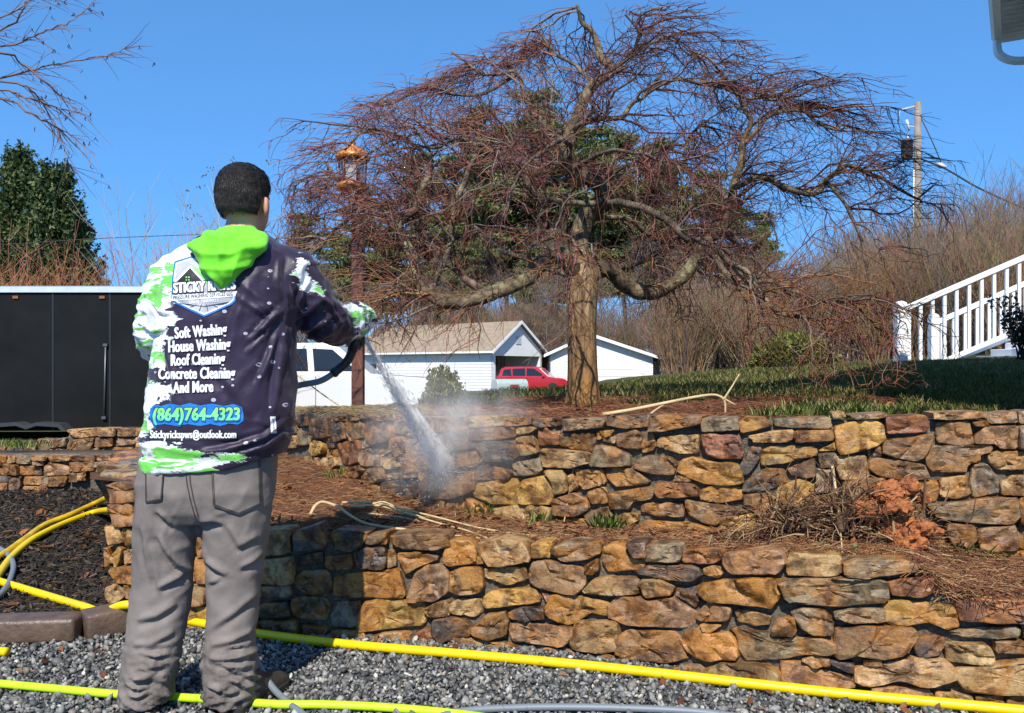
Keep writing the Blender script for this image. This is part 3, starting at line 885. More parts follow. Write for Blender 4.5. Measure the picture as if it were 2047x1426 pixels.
# ---- body: one continuous figure under the clothes
HY = math.radians(-16)                              # head turned a little to the right
HC = LP(490, 395, 2.86)
HM = Matrix.Rotation(HY, 3, 'Z')
mb = MB()
def hp(x, y, z): return HC + HM @ Vector((x, y, z))
ell(mb, hp(0, -.005, .02), .076, .096, .092, HM, 24)
ell(mb, hp(0, .022, -.045), .062, .075, .085, HM, 20)
ell(mb, hp(0, .055, -.085), .040, .036, .036, HM, 14)
ell(mb, hp(0, .088, .012), .045, .014, .010, HM, 12)
ell(mb, hp(0, .102, -.028), .011, .020, .024, HM, 10)
ell(mb, hp(0, .092, -.070), .024, .010, .007, HM, 10)
for s in (-1, 1):
    ell(mb, hp(s * .028, .086, -.006), .013, .010, .008, HM, 10)
    E = HM @ Matrix.Rotation(math.radians(s * 24), 3, 'Z') 
    ell(mb, hp(s * .083, -.002, -.036), .010, .019, .034, E, 14)
    ell(mb, hp(s * .078, .004, -.062), .007, .010, .012, E, 10)
nb = LP(482, 470, 2.85)
mb.tube([hp(0, -.012, -.03), hp(0, -.006, -.09), nb, LP(478, 500, 2.85)], [.058, .057, .062, .075], 20)
rings(mb, [ring_px(900, 320, 540, .10), ring_px(800, 325, 560, .11), ring_px(680, 345, 570, .115), ring_px(560, 355, 580, .11), ring_px(520, 375, 570, .09), ring_px(490, 430, 530, .065)])
mb.tube([LP(a, b, c) for a, b, c, r in RA], [r * .62 for *_, r in RA], 12)
mb.tube([LP(a, b, c) for a, b, c, r in LA], [r * .62 for *_, r in LA], 12)
mb.tube([LP(345, 900, 2.84), LP(335, 1040, 2.84), LP(322, 1170, 2.85), LP(305, 1300, 2.83), LP(292, 1395, 2.83)], [.095, .085, .062, .052, .045], 14)
mb.tube([LP(480, 900, 2.84), LP(475, 1040, 2.84), LP(466, 1170, 2.85), LP(460, 1300, 2.83), LP(460, 1395, 2.83)], [.095, .085, .062, .052, .045], 14)
me, V, N = remesh(mb, .006, 3)
t = NT('skin')
_c = t.coord()
_k = t.noise(_c, 24, 5)
t.p(Base_Color=t.mix(t.ramp(_k, .35, .7), (.50, .25, .17), (.60, .28, .20)), Roughness=.5, Normal=t.bump(t.noise(_c, 260, 3), .15, .003))
t.b.inputs['Subsurface Weight'].default_value = .15
t.b.inputs['Subsurface Radius'].default_value = (.012, .005, .003)
me.materials.clear()
body = link('body', me, t.m, person, smooth_shade=True)

# ---- hair: clipped short, thinner at the nape
mb = MB()
HRG = [(.112, .010, .012, -.002), (.107, .036, .042, -.004), (.094, .057, .068, -.006), (.072, .072, .088, -.008), (.044, .0795, .098, -.009), (.012, .081, .100, -.011), (-.020, .080, .097, -.014), (-.048, .075, .088, -.019), (-.072, .067, .076, -.021), (-.092, .058, .062, -.021)]
rings(mb, [(Vector((0, cy, z)), rx, ry) for z, rx, ry, cy in HRG[::-1]], 30, 2.15)
mb.v = [tuple(HC + HM @ Vector(p)) for p in mb.v]
me, V, N = remesh(mb, .005, 4)
loc = (V - np.array(HC)) @ np.array(HM)             # into head axes
keep = []
hl = np.array([(-.071 if q[1] < -.03 else -.071 + (q[1] + .03) * 1.25) + .006 * mnoise.noise(Vector(q) * 90) for q in loc])   # hairline climbs to the temples
bm = bmesh.new(); bm.from_mesh(me); bm.verts.ensure_lookup_table()
kill = [v for v, q, h in zip(bm.verts, loc, hl) if q[2] < h or (q[1] > .072 and q[2] < .062) or (abs(q[0]) > .066 and abs(q[1]) < .026 and q[2] < -.010)]
bmesh.ops.delete(bm, geom=kill, context='VERTS')
for v in bm.verts:
    q = HM.transposed() @ (v.co - HC)
    edge = smooth(-.085, -.035, q.z - max(0, (q.y + .03) * 1.25))
    v.co += v.normal * (-.004 * (1 - edge) + .0015 * mnoise.noise(v.co * 60) + .003 * mnoise.noise(v.co * 22))
bm.to_mesh(me); bm.free()
M_hair = plain('dark_hair', (.012, .009, .008), .5, var=.4, scale=120, bump=.8, bscale=400, spec=.4)
me.materials.clear()
hair = link('hair', me, M_hair, person, smooth_shade=True)
rh = random.Random(4)
lines = []
for p in rh.sample(list(me.polygons), min(5200, len(me.polygons))):
    c = Vector(p.center); n = Vector(p.normal)
    q = HM.transposed() @ (c - HC)
    down = Vector((0, 0, -1)) + (HM @ Vector((rh.uniform(-.5, .5), .9, 0))) * smooth(.0, .09, q.z) * 2.2
    d = (down - n * down.dot(n)).normalized() * 1.0 + n * .04 + Vector((rh.uniform(-.14, .14), rh.uniform(-.14, .14), rh.uniform(-.08, .08)))
    l = rh.uniform(.004, .009) if q.z < -.02 else rh.uniform(.009, .020)
    k = rh.uniform(.6, 1.6)
    lines.append((np.array([c - n * .002, c + d * l * .5, c + d * l + Vector((0, 0, -.002))]), .0007, .0003, (.014 * k, .010 * k, .008 * k)))
strands('hair_strands', lines, attr_mat('hair_strand', .4, spec=.5), 3, hair)

# ---- jersey
mb = MB()
TR = [(938, 286, 574, .150), (925, 285, 578, .156), (900, 287, 583, .158), (850, 291, 588, .160), (800, 298, 590, .158), (750, 304, 592, .156), (700, 311, 593, .156), (650, 317, 594, .156),
      (600, 322, 597, .152), (560, 328, 602, .146), (530, 334, 602, .136), (508, 346, 588, .122), (490, 372, 562, .104), (474, 408, 540, .084), (464, 428, 530, .074)]
rings(mb, [ring_px(v, l, r, d, 2.845 + (.012 if v < 560 else 0)) for v, l, r, d in TR], 40, 2.5)
mb.tube([LP(a, b, c) for a, b, c, r in RA], [r for *_, r in RA], 18)
mb.tube([LP(a, b, c) for a, b, c, r in LA], [r for *_, r in LA], 18)
# the back of the hem hangs lower at the left than at the right
me, V, N = remesh(mb, .0075, 7)
ap = LP(588, 655, 2.80); al = LP(330, 690, 2.80); sh = LP(575, 520, 2.8)
def ridge(x): return 1 - abs(((x / math.pi) % 2) - 1) * 2
U_ = U0 + (V[:, 0] + PR.x) / (V[:, 1] + PR.y) * FPX
W_ = V0 - (V[:, 2] + PR.z - CAMZ) / (V[:, 1] + PR.y) * FPX
D = np.zeros(len(V))
for i in range(len(V)):
    x, y, z = V[i]
    q = Vector((x, y, z))
    n1 = mnoise.noise(q * 5.0)
    n2 = mnoise.noise(Vector((x * 16, y * 16, z * 7)))
    d = .0045 * n2 + .0025 * mnoise.noise(q * 30)
    def crease(px, py, pz):
        nn = mnoise.noise(Vector((px, py, pz)))
        return .7 * max(0.0, 1 - 4.0 * abs(nn)) ** 1.4 + .35 * nn - .12
    for c, amp, sd in ((ap, .022, 2.0), (al, .010, 7.0)):
        dx, dz = x - c.x, z - c.z
        r = math.hypot(dx, dz)
        if .02 < r < .55 and U_[i] < 606:
            th = math.atan2(dz, dx) + (math.pi if c is al else 0)
            ct, st = math.cos(th), math.sin(th)
            d += amp * crease(ct * 3.2 + sd, st * 3.2, r * 2.2) * smooth(.02, .10, r) * (1 - smooth(.20, .50, r))
    if U_[i] > 600 or U_[i] < 330:                                  # sleeves wrinkle across their length
        d += .010 * crease(x * 9 + z * 12, y * 8, z * 15 - x * 9) + .004 * mnoise.noise(q * 30)
    if z < .99 and U_[i] < 600:                                     # slack fabric gathers above the hem
        kk = smooth(.80, .86, z) * (1 - smooth(.9, .99, z))
        d += .014 * kk * crease(x * 4, y * 4, (z + .14 * x) * 16)
    d += .009 * crease(x * 5 + z * 2.5, y * 3, z * 4.5 - x * 3 + 3)
    D[i] = d - .004
calm = np.clip((np.abs(U_ - 395) - 75) / 45, 0, 1) * .72 + .28
D = np.where((W_ > 510) & (W_ < 890) & (N[:, 1] < 0), D * calm, D)
# lift the hem towards the right
lift = np.clip((U_ - 400) / 180, 0, 1) ** 1.3 * np.clip((1.0 - V[:, 2]) / .22, 0, 1)
D += folds(V, N, [([(565, 615), (535, 645), (500, 682)], 6, .011), ([(572, 650), (560, 735), (548, 830)], 7, .012), ([(540, 662), (518, 682), (493, 706)], 5, .008), ([(568, 635), (545, 700), (515, 770)], 6, .010), ([(562, 605), (556, 560), (560, 515)], 6, .009),
  ([(572, 850), (530, 885), (470, 900), (400, 906)], 6, .013), ([(572, 880), (530, 908), (480, 918)], 5, .010), ([(588, 640), (615, 622), (645, 598)], 6, .012), ([(600, 662), (632, 652), (668, 632)], 6, .012), ([(652, 598), (672, 625), (690, 655)], 5, .012), ([(622, 556), (608, 580), (596, 606)], 5, .009),
  ([(676, 606), (690, 630), (700, 660)], 5, .010), ([(330, 700), (350, 760), (345, 840)], 7, .008), ([(300, 600), (322, 622), (345, 628)], 5, .009), ([(290, 655), (310, 664), (330, 655)], 5, .011), ([(500, 560), (470, 640), (455, 720)], 9, .005), ([(420, 640), (440, 740), (500, 830)], 9, .005)])
V2 = V + N * D[:, None]
V2[:, 2] += lift * .062
setco(me, V2)
# where the print turns from plum to white and green: a soft bias that the fabric's own splashes break up
def sdf(poly, px, py):
    ins = np.zeros(len(px), bool); dm = np.full(len(px), 1e9)
    for i in range(len(poly)):
        x0, y0 = poly[i]; x1, y1 = poly[(i + 1) % len(poly)]
        c = ((y0 > py) != (y1 > py)) & (px < (x1 - x0) * (py - y0) / ((y1 - y0) or 1e-9) + x0)
        ins ^= c
        t_ = np.clip(((px - x0)*(x1 - x0) + (py - y0)*(y1 - y0)) / ((x1-x0)**2 + (y1-y0)**2), 0, 1)
        dm = np.minimum(dm, np.hypot(px - x0 - t_*(x1-x0), py - y0 - t_*(y1-y0)))
    return np.where(ins, dm, -dm)
areas = [[(250, 500), (330, 470), (392, 478), (388, 505), (352, 545), (350, 590), (346, 640), (330, 690), (312, 720), (290, 730), (250, 730)],
         [(270, 770), (330, 765), (352, 780), (318, 800), (300, 850), (290, 880), (270, 880)],
         [(270, 880), (320, 885), (380, 892), (440, 915), (490, 922), (400, 960), (270, 960)],
         [(568, 545), (598, 508), (622, 520), (640, 565), (664, 600), (640, 608), (612, 590), (590, 560)],
         [(620, 585), (660, 600), (650, 640), (630, 620)],
         [(690, 600), (760, 600), (760, 680), (715, 672), (706, 640)]]
S = np.max([sdf(a, U_, W_) - (9 if i in (3, 4) else 0) for i, a in enumerate(areas)], axis=0)
sf = np.clip(S / 26.0, -1, 1)
# the left sleeve is printed all round
LAx = np.array([tuple(LP(a, b, c)) for a, b, c, r in LA])
sf = np.where((U_ < 330) & (W_ > 520) & (W_ < 735), np.maximum(sf, .55), sf)
at = me.attributes.new('splash', 'FLOAT', 'POINT'); at.data.foreach_set('value', sf.astype(np.float32))
cf = np.clip(1 - np.abs((U_ - 735) / 26.0), 0, 1) * ((V[:, 1] > .2) & (U_ > 690))
at = me.attributes.new('cuff', 'FLOAT', 'POINT'); at.data.foreach_set('value', cf.astype(np.float32))

t = NT('printed_jersey')
co = t.coord()
sp = t.n('Attribute', attribute_name='splash').outputs['Fac']
cu = t.n('Attribute', attribute_name='cuff').outputs['Fac']
m1 = t.n('Mapping', {'Vector': co, 'Rotation': (0, .6, 0), 'Scale': (10, 10, 24)})
m2 = t.n('Mapping', {'Vector': co, 'Rotation': (0, -.35, 0), 'Scale': (5, 5, 20)})
nz1 = t.noise(m1.outputs[0], 1.0, 6, .72, .6)
nz2 = t.noise(m2.outputs[0], 1.0, 4, .6, .4)
nz3 = t.noise(m1.outputs[0], 2.2, 5, .7, 1.0)
edge = t.math('ADD', t.math('MULTIPLY', sp, .34), t.math('MULTIPLY', t.math('SUBTRACT', nz1, .5), 1.5))
white = t.step(edge, .02, .012)
green = t.math('MULTIPLY', t.step(nz2, .535, .012), t.ramp(edge, .0, .08))
ink = t.math('MULTIPLY', t.step(nz3, .60, .01), t.ramp(sp, .9, .2))
plum = t.mix(t.ramp(t.noise(co, 5, 3), .3, .7), (.021, .012, .032), (.031, .019, .045))
# printed water drops
vo = t.n('TexVoronoi', {'Vector': t.n('Mapping', {'Vector': co, 'Scale': (1, .25, 1.25)}).outputs[0], 'Scale': 30.0, 'Randomness': 1.0})
vc = vo.outputs['Color']
sepc = t.n('SeparateColor', {0: vc})
size_ = t.ramp(sepc.outputs[0], .38, 1.0, 0.0, .28)
drop = t.math('LESS_THAN', vo.outputs['Distance'], size_)
rim = t.math('GREATER_THAN', vo.outputs['Distance'], t.math('MULTIPLY', size_, .55))
side = t.step(t.noise(co, 38, 1), .5, .05)
dr = t.math('MULTIPLY', drop, t.math('MAXIMUM', t.math('MULTIPLY', rim, side), t.math('MULTIPLY', t.math('GREATER_THAN', sepc.outputs[1], .72), .9)))
c = t.mix(t.math('MULTIPLY', dr, .8), plum, (.6, .6, .7))
c = t.mix(white, c, (.80, .82, .82))
c = t.mix(green, c, (.17, .60, .09))
c = t.mix(t.math('MULTIPLY', ink, white), c, (.022, .018, .026))
c = t.mix(t.math('MULTIPLY', t.step(cu, .55, .05), t.step(nz2, .47, .02)), c, (.12, .42, .09))
c = t.mix(t.math('MULTIPLY', t.step(cu, .62, .05), t.step(nz3, .54, .02)), c, (.03, .03, .03))
wv = t.n('TexVoronoi', {'Vector': co, 'Scale': 700.0})
t.p(Base_Color=c, Roughness=.44, Normal=t.bump(t.math('ADD', t.noise(co, 45, 5), t.math('MULTIPLY', wv.outputs[0], .15)), .25, .006))
t.b.inputs['Sheen Weight'].default_value = .15
t.b.inputs['Specular IOR Level'].default_value = .35
M_jersey = t.m
me.materials.clear()
jersey = link('jersey', me, M_jersey, person, smooth_shade=True)
bpy.context.view_layer.update()
JV = V2 + np.array(PR)
J_bvh = BVHTree.FromPolygons([tuple(v) for v in JV], [tuple(p.vertices) for p in me.polygons])
CAMV = Vector((0, 0, CAMZ))
def onto(u, v, bvh=None, off=.0025):
    d = P(u, v, 1.0) - CAMV
    h = (bvh or J_bvh).ray_cast(CAMV, d.normalized())
    if h[0] is None: return None
    return h[0] - d.normalized() * off

def decal(name, polys_mesh, mat, parent, bvh=None, off=.0025):
    """lay a flat mesh given in photo columns and rows onto the fabric"""
    bm = polys_mesh
    geom = bm.verts[:] + bm.edges[:] + bm.faces[:]
    us = [v.co.x for v in bm.verts]; vs = [v.co.y for v in bm.verts]
    for k in range(int(min(us) // 3) + 1, int(max(us) // 3) + 1):
        g = bm.verts[:] + bm.edges[:] + bm.faces[:]
        bmesh.ops.bisect_plane(bm, geom=g, plane_co=(k * 3, 0, 0), plane_no=(1, 0, 0))
    for k in range(int(min(vs) // 3) + 1, int(max(vs) // 3) + 1):
        g = bm.verts[:] + bm.edges[:] + bm.faces[:]
        bmesh.ops.bisect_plane(bm, geom=g, plane_co=(0, k * 3, 0), plane_no=(0, 1, 0))
    bad = []
    for v in bm.verts:
        w = onto(v.co.x, v.co.y, bvh, off)
        if w is None: bad.append(v)
        else: v.co = w - PR
    if bad: bmesh.ops.delete(bm, geom=bad, context='VERTS')
    me = bpy.data.meshes.new(name); bm.to_mesh(me); bm.free()
    return link(name, me, mat, parent, smooth_shade=True)

def lettering(txt, u0, v0, u1, v1, h, mat, bold=.02, shear=.06, off=.0045, fat=.75):
    """heavy condensed print: the same line three times, each copy a hair further out"""
    bms = []
    for k, dx in enumerate((-fat, 0, fat)):
        decal('lettering', text_bm(txt, u0 + dx, v0, u1 + dx, v1, h, bold, shear), mat, jersey, off=off + .0005 * k)

def text_bm(s, u0, v0, u1, v1, h, bold=.03, shear=0.0, grow=None):
    """lettering as a flat mesh: base line from (u0,v0) to (u1,v1), h pixels tall"""
    cu = bpy.data.curves.new('t', 'FONT'); cu.body = s; cu.offset = bold; cu.resolution_u = 3; cu.shear = shear
    cu.space_character = 1.06
    o = bpy.data.objects.new('t', cu); COL.objects.link(o)
    dg = bpy.context.evaluated_depsgraph_get(); dg.update()
    me = bpy.data.meshes.new_from_object(o.evaluated_get(dg))
    bpy.data.objects.remove(o); bpy.data.curves.remove(cu)
    bm = bmesh.new(); bm.from_mesh(me); bpy.data.meshes.remove(me)
    x0 = min(v.co.x for v in bm.verts); x1 = max(v.co.x for v in bm.verts)
    y0, y1 = (0.0, .73)
    ux, uy = (u1 - u0), (v1 - v0)
    L = math.hypot(ux, uy); px, py = uy / L, -ux / L
    for v in bm.verts:
        a = (v.co.x - x0) / (x1 - x0); b = (v.co.y - y0) / (y1 - y0) * h
        v.co = Vector((u0 + ux * a + px * b, v0 + uy * a + py * b, 0))
    return bm

def poly_bm(polys):
    bm = bmesh.new()
    for pl in polys:
        vs = [bm.verts.new((x, y, 0)) for x, y in pl]
        bm.faces.new(vs)
    bmesh.ops.triangulate(bm, faces=bm.faces)
    return bm
def line_polys(pts, w, closed=False):
    out = []
    n = len(pts)
    for i in range(n if closed else n - 1):
        (x0, y0), (x1, y1) = pts[i], pts[(i + 1) % n]
        L = math.hypot(x1 - x0, y1 - y0) or 1
        dx, dy = -(y1 - y0) / L * w / 2, (x1 - x0) / L * w / 2
        out.append([(x0 + dx, y0 + dy), (x1 + dx, y1 + dy), (x1 - dx, y1 - dy), (x0 - dx, y0 - dy)])
    return out
M_ink_w = plain('white_print', (.82, .82, .84), .5, var=.04)
M_ink_k = plain('black_print', (.016, .014, .020), .5, var=.1)
M_ink_b = plain('blue_print', (.012, .19, .62), .5, var=.25, scale=14)
M_ink_g = plain('green_print', (.22, .72, .16), .5, var=.15, scale=10)
M_ink_gr = plain('grey_print', (.40, .41, .46), .5, var=.3, scale=25)
t = NT('cyan_green_print')
_s = t.n('SeparateXYZ', {0: t.coord()})
_k = t.ramp(_s.outputs[2], .965, 1.005)
t.p(Base_Color=t.mix(_k, (.12, .66, .42), (.30, .78, .12)), Roughness=.5)
M_ink_cg = t.m

lettering('Soft Washing', 350, 677, 454, 668, 23, M_ink_w)
lettering('House Washing', 337, 704, 461, 698, 23, M_ink_w)
lettering('Roof Cleaning', 342, 731, 450, 727, 23, M_ink_w)
lettering('Concrete Cleaning', 317, 758, 470, 756, 23, M_ink_w)
lettering('And More', 346, 786, 426, 783, 23, M_ink_w)
# telephone number on its blue cloud
o = 846
cloud = [(300, 818), (308, 809), (322, 812), (340, 807), (360, 811), (380, 806), (400, 811), (424, 807), (446, 812), (468, 808), (483, 814), (487, 828), (486, 842), (476, 849), (458, 847), (440, 852), (420, 848), (400, 852), (376, 848), (352, 852), (330, 848), (312, 850), (301, 843), (299, 830)]
decal('print_patch', poly_bm([cloud]), M_ink_b, jersey, off=.002)
lettering('(864)764-4323', 304, 843, 481, 842, 29, plain('navy_print', (.01, .07, .28), .5), .05, .08, .0024, 1.6)
lettering('(864)764-4323', 306, 841, 479, 840, 26, M_ink_cg, .018, .08, .0042, 1.1)
decal('print_patch', poly_bm([[(298, 861), (476, 861), (474, 881), (297, 881)]]), M_ink_k, jersey, off=.0018)
lettering('Stickyrickspws@outlook.com', 300, 876, 472, 876, 16, M_ink_w, .012, 0, .0032, .6)
# badge below the hood
shield = [(346, 552), (350, 524), (382, 514), (420, 522), (468, 556), (470, 600), (462, 608), (408, 632), (352, 606), (344, 596)]
decal('print_patch', poly_bm([shield]), M_ink_gr, jersey, off=.0018)
decal('print_patch', poly_bm(line_polys(shield, 3.2, True)), M_ink_b, jersey, off=.0024)
sh2 = [(408 + (x - 408) * .955, 570 + (y - 570) * .94) for x, y in shield]
decal('print_patch', poly_bm(line_polys(sh2, 3.0, True)), M_ink_w, jersey, off=.0026)
decal('print_patch', poly_bm([[(353, 560), (380, 532), (404, 556), (404, 566), (353, 566)]]), M_ink_k, jersey, off=.0026)
decal('print_patch', poly_bm([[(380, 532), (398, 537), (426, 566), (408, 566)]]), M_ink_g, jersey, off=.0032)
decal('print_patch', poly_bm(line_polys([(350, 564), (380, 533), (410, 566)], 4)), M_ink_w, jersey, off=.0036)
decal('print_patch', poly_bm([[(371, 553), (374, 553), (374, 556), (371, 556)], [(376, 553), (379, 553), (379, 556), (376, 556)], [(371, 558), (374, 558), (374, 561), (371, 561)], [(376, 558), (379, 558), (379, 561), (376, 561)]]), M_ink_g, jersey, off=.0036)
lettering("STICKY RICK'S", 346, 588, 472, 580, 24, M_ink_k, .05, .1, .0034, 1.8)
lettering("STICKY RICK'S", 347, 586, 471, 578, 21, M_ink_w, .014, .1, .0052, 1.1)
decal('print_patch', poly_bm([[(344, 590), (474, 582), (470, 593), (344, 602)]]), M_ink_w, jersey, off=.003)
decal('lettering', text_bm('PRESSURE WASHING SERVICES LLC', 346, 599, 466, 590, 7.5, .012, .2), M_ink_k, jersey, off=.004)
decal('lettering', text_bm('(864) 764-4323', 379, 607, 437, 603, 6, .012), M_ink_w, jersey, off=.004)
rays = []
for x in (362, 380, 398, 416, 436, 454): rays += line_polys([(408 + (x - 408) * .55, 609), (x, 627 - abs(x - 408) * .42)], 1.3)
rays += line_polys([(358, 607), (408, 613), (458, 604)], 1.3)
decal('print_patch', poly_bm(rays), M_ink_k, jersey, off=.003)
decal('label_tag', poly_bm([[(540, 833), (551, 833), (553, 866), (542, 867)]]), M_ink_w, jersey, off=.003)
_tg = text_bm('APPAREL', 543.5, 837, 545.5, 863, 5, .01)
decal('lettering', _tg, M_ink_k, jersey, off=.004)

# ---- green hood lying on the back
mb = MB()
HR = [(581, 440, 450, .012, 2.700), (570, 432, 459, .024, 2.698), (556, 420, 472, .036, 2.696), (538, 404, 491, .042, 2.703), (516, 390, 513, .048, 2.712), (496, 384, 528, .052, 2.724), (482, 392, 533, .052, 2.740), (470, 408, 533, .052, 2.755), (462, 426, 529, .038, 2.775)]
rings(mb, [ring_px(v, l, r, d, y) for v, l, r, d, y in HR], 36, 2.2)
ring = []
for k in range(25):
    a = 2 * math.pi * k / 24
    ring.append(nb + Vector((.076 * math.cos(a) - .004, .076 * math.sin(a), -.020 - .020 * math.sin(a))))
mb.tube(ring, .020, 10, cap=False)
me, V, N = remesh(mb, .005, 5)
V2h = V.copy()
for i in range(len(V)):
    q = Vector(V[i]) + PR
    u = U0 + q.x / q.y * FPX; v = V0 - (q.z - CAMZ) / q.y * FPX
    cx = 452
    r = math.hypot((u - cx) * .9, (v - 440) * 1.0)
    nz = mnoise.noise(Vector((u * .018, v * .018, 0)))
    # hanging folds: sagging curves from shoulder to shoulder, tighter towards the throat
    def rdg(x):
        f = x - math.floor(x)
        return max(0.0, 1 - abs(f - .5) * 3.0) ** 1.2
    # three or four uneven folds run from the shoulders down to the point
    ang = math.atan2(u - 446, 600 - v)
    d = .009 * rdg(ang * 2.3 + .5 + .8 * nz) * smooth(585, 540, v) * smooth(462, 500, v)
    sag = v - 26 * math.cos((u - 440) / 50.0) + 16 * nz
    d += .009 * rdg(sag / 34.0 + .2) * smooth(560, 530, v) - .002
    d += .010 * rdg((u + v * .5) / 20.0) * smooth(512, 480, v) * smooth(448, 408, u)
    d += .004 * mnoise.noise(q * 26)
    V2h[i] += N[i] * d
setco(me, V2h)
t = NT('lime_hood_fabric')
_c = t.coord()
t.p(Base_Color=t.mix(t.ramp(t.noise(_c, 12, 4), .3, .7), (.13, .60, .02), (.19, .72, .035)), Roughness=.72, Normal=t.bump(t.math('ADD', t.noise(_c, 60, 4), t.math('MULTIPLY', t.noise(_c, 500, 2), .3)), .3, .004))
t.b.inputs['Sheen Weight'].default_value = .2
t.b.inputs['Specular IOR Level'].default_value = .2
me.materials.clear()
link('hood', me, t.m, person, smooth_shade=True)

# ---- trousers
mb = MB()
rings(mb, [ring_px(860, 292, 556, .120), ring_px(930, 279, 551, .128), ring_px(980, 273, 549, .135, 2.835), ring_px(1020, 271, 546, .125), ring_px(1045, 275, 540, .09)], 36, 2.4)
LL = [(960, 274, 404, .115, 2.84), (1040, 268, 399, .108, 2.84), (1100, 266, 392, .098, 2.845), (1160, 261, 388, .092, 2.85), (1200, 258, 385, .088, 2.85), (1260, 251, 374, .085, 2.84), (1300, 245, 365, .085, 2.83), (1350, 238, 353, .088, 2.825), (1385, 235, 347, .092, 2.825), (1404, 238, 343, .090, 2.825)]
RL = [(960, 406, 552, .115, 2.84), (1040, 402, 544, .108, 2.84), (1100, 404, 533, .098, 2.845), (1160, 410, 527, .092, 2.85), (1200, 412, 521, .088, 2.85), (1260, 409, 514, .084, 2.84), (1300, 405, 513, .085, 2.83), (1350, 402, 517, .088, 2.825), (1385, 403, 518, .092, 2.825), (1406, 407, 513, .090, 2.825)]
for R in (LL, RL):
    rings(mb, [ring_px(v, l, r, d, y) for v, l, r, d, y in R], 26, 2.2)
me, V, N = remesh(mb, .007, 5)
V2t = V.copy()
for i in range(len(V)):
    q = Vector(V[i])
    x, y, z = q
    left = x < -.005
    cx = (-.13 if left else .11)
    n1 = mnoise.noise(q * 6); n2 = mnoise.noise(Vector((x * 9, y * 9, z * 14)))
    d = .004 * n2 + .003 * mnoise.noise(q * 22)
    def crease(px, py, pz):
        nn = mnoise.noise(Vector((px, py, pz)))
        return .75 * max(0.0, 1 - 4.2 * abs(nn)) ** 1.4 + .35 * nn - .12
    sd = 3.0 if left else 8.0
    k = 1 - smooth(.08, .34, z)
    tl = (x - cx) * (.35 if left else -.4)
    d += k * (.014 * crease(x * 6, y * 6, (z + tl) * 24 + sd) + .007 * crease(x * 9 + 4, y * 9, (z - tl * .6) * 40 + sd))
    k2 = smooth(.26, .36, z) * (1 - smooth(.58, .72, z))
    sl = (x - cx) * (-.7 if left else .8)
    d += k2 * (.0045 * crease(x * 4 + sd, y * 4, (z + sl) * 9))
    k3 = smooth(.50, .58, z) * (1 - smooth(.70, .80, z))
    d += k3 * .004 * crease(x * 12 - z * 7, y * 5, z * 6 + x * 4)
    d -= .007 * (1 - smooth(.70, .82, z))
    V2t[i] += N[i] * d
rb = random.Random(12)
bunch = []
for lo, hi in ((238, 352), (404, 516)):
    for k in range(13):
        v = 1296 + 108 * (k + rb.uniform(-.6, .6)) / 13
        a_ = rb.uniform(lo, lo + (hi - lo) * .5); w_ = rb.uniform(30, 85); sl = rb.uniform(-.32, .32)
        bunch.append(([(a_, v - sl * w_ / 2), (a_ + w_ / 2, v + rb.uniform(-2, 9)), (a_ + w_, v + sl * w_ / 2)], rb.uniform(3.2, 6), rb.uniform(.005, .014)))
V2t += N * folds(V, N, [([(316, 1070), (340, 1110), (358, 1129), (388, 1143)], 7, .016), ([(315, 1176), (345, 1160), (378, 1143)], 6, .013), ([(281, 1055), (290, 1105), (301, 1160)], 6, .008), ([(311, 1022), (332, 1040), (352, 1054)], 5, .009),
  ([(398, 1046), (420, 1040), (446, 1046)], 6, .012), ([(408, 1122), (428, 1134), (452, 1150)], 7, .014), ([(412, 1166), (426, 1162), (442, 1154)], 5, .006), ([(478, 1136), (505, 1122), (530, 1104)], 6, .010), ([(420, 1256), (465, 1226), (513, 1190)], 7, .009),
  ([(270, 1240), (310, 1232), (355, 1205)], 7, .010), ([(262, 1290), (300, 1288), (350, 1262)], 6, .010), ([(418, 1290), (460, 1282), (508, 1260)], 6, .010), ([(300, 1092), (310, 1140), (318, 1190)], 6, .007), ([(455, 1050), (480, 1090), (520, 1070)], 7, .008),
  ] + bunch)[:, None]
setco(me, V2t)
t = NT('grey_work_trousers')
_c = t.coord()
_n = t.noise(_c, 9, 6, .65)
_w = t.noise(t.n('Mapping', {'Vector': _c, 'Scale': (900, 900, 260)}).outputs[0], 1.0, 2)
c = t.mix(t.ramp(_n, .3, .7), (.165, .140, .126), (.225, .192, .174))
_z = t.n('SeparateXYZ', {0: _c}).outputs[2]
mud = t.math('MULTIPLY', t.ramp(_z, .30, .04), t.ramp(t.noise(_c, 15, 6, .7), .42, .62))
c = t.mix(t.math('MULTIPLY', mud, .9), c, (.06, .048, .036))
c = t.mix(t.ramp(t.noise(_c, 3.2, 5, .6), .52, .66, 0, .45), c, (.10, .085, .078))
c = t.mix(t.math('MULTIPLY', t.step(t.noise(_c, 70, 3), .72, .02), .5), c, (.32, .28, .24))
t.p(Base_Color=c, Roughness=.75, Normal=t.bump(t.math('ADD', t.noise(_c, 40, 5), t.math('MULTIPLY', _w, .25)), .3, .006))
t.b.inputs['Specular IOR Level'].default_value = .25
M_trs = t.m
me.materials.clear()
trousers = link('trousers', me, M_trs, person, smooth_shade=True)
T_bvh = BVHTree.FromPolygons([tuple(v) for v in V2t + np.array(PR)], [tuple(p.vertices) for p in me.polygons])
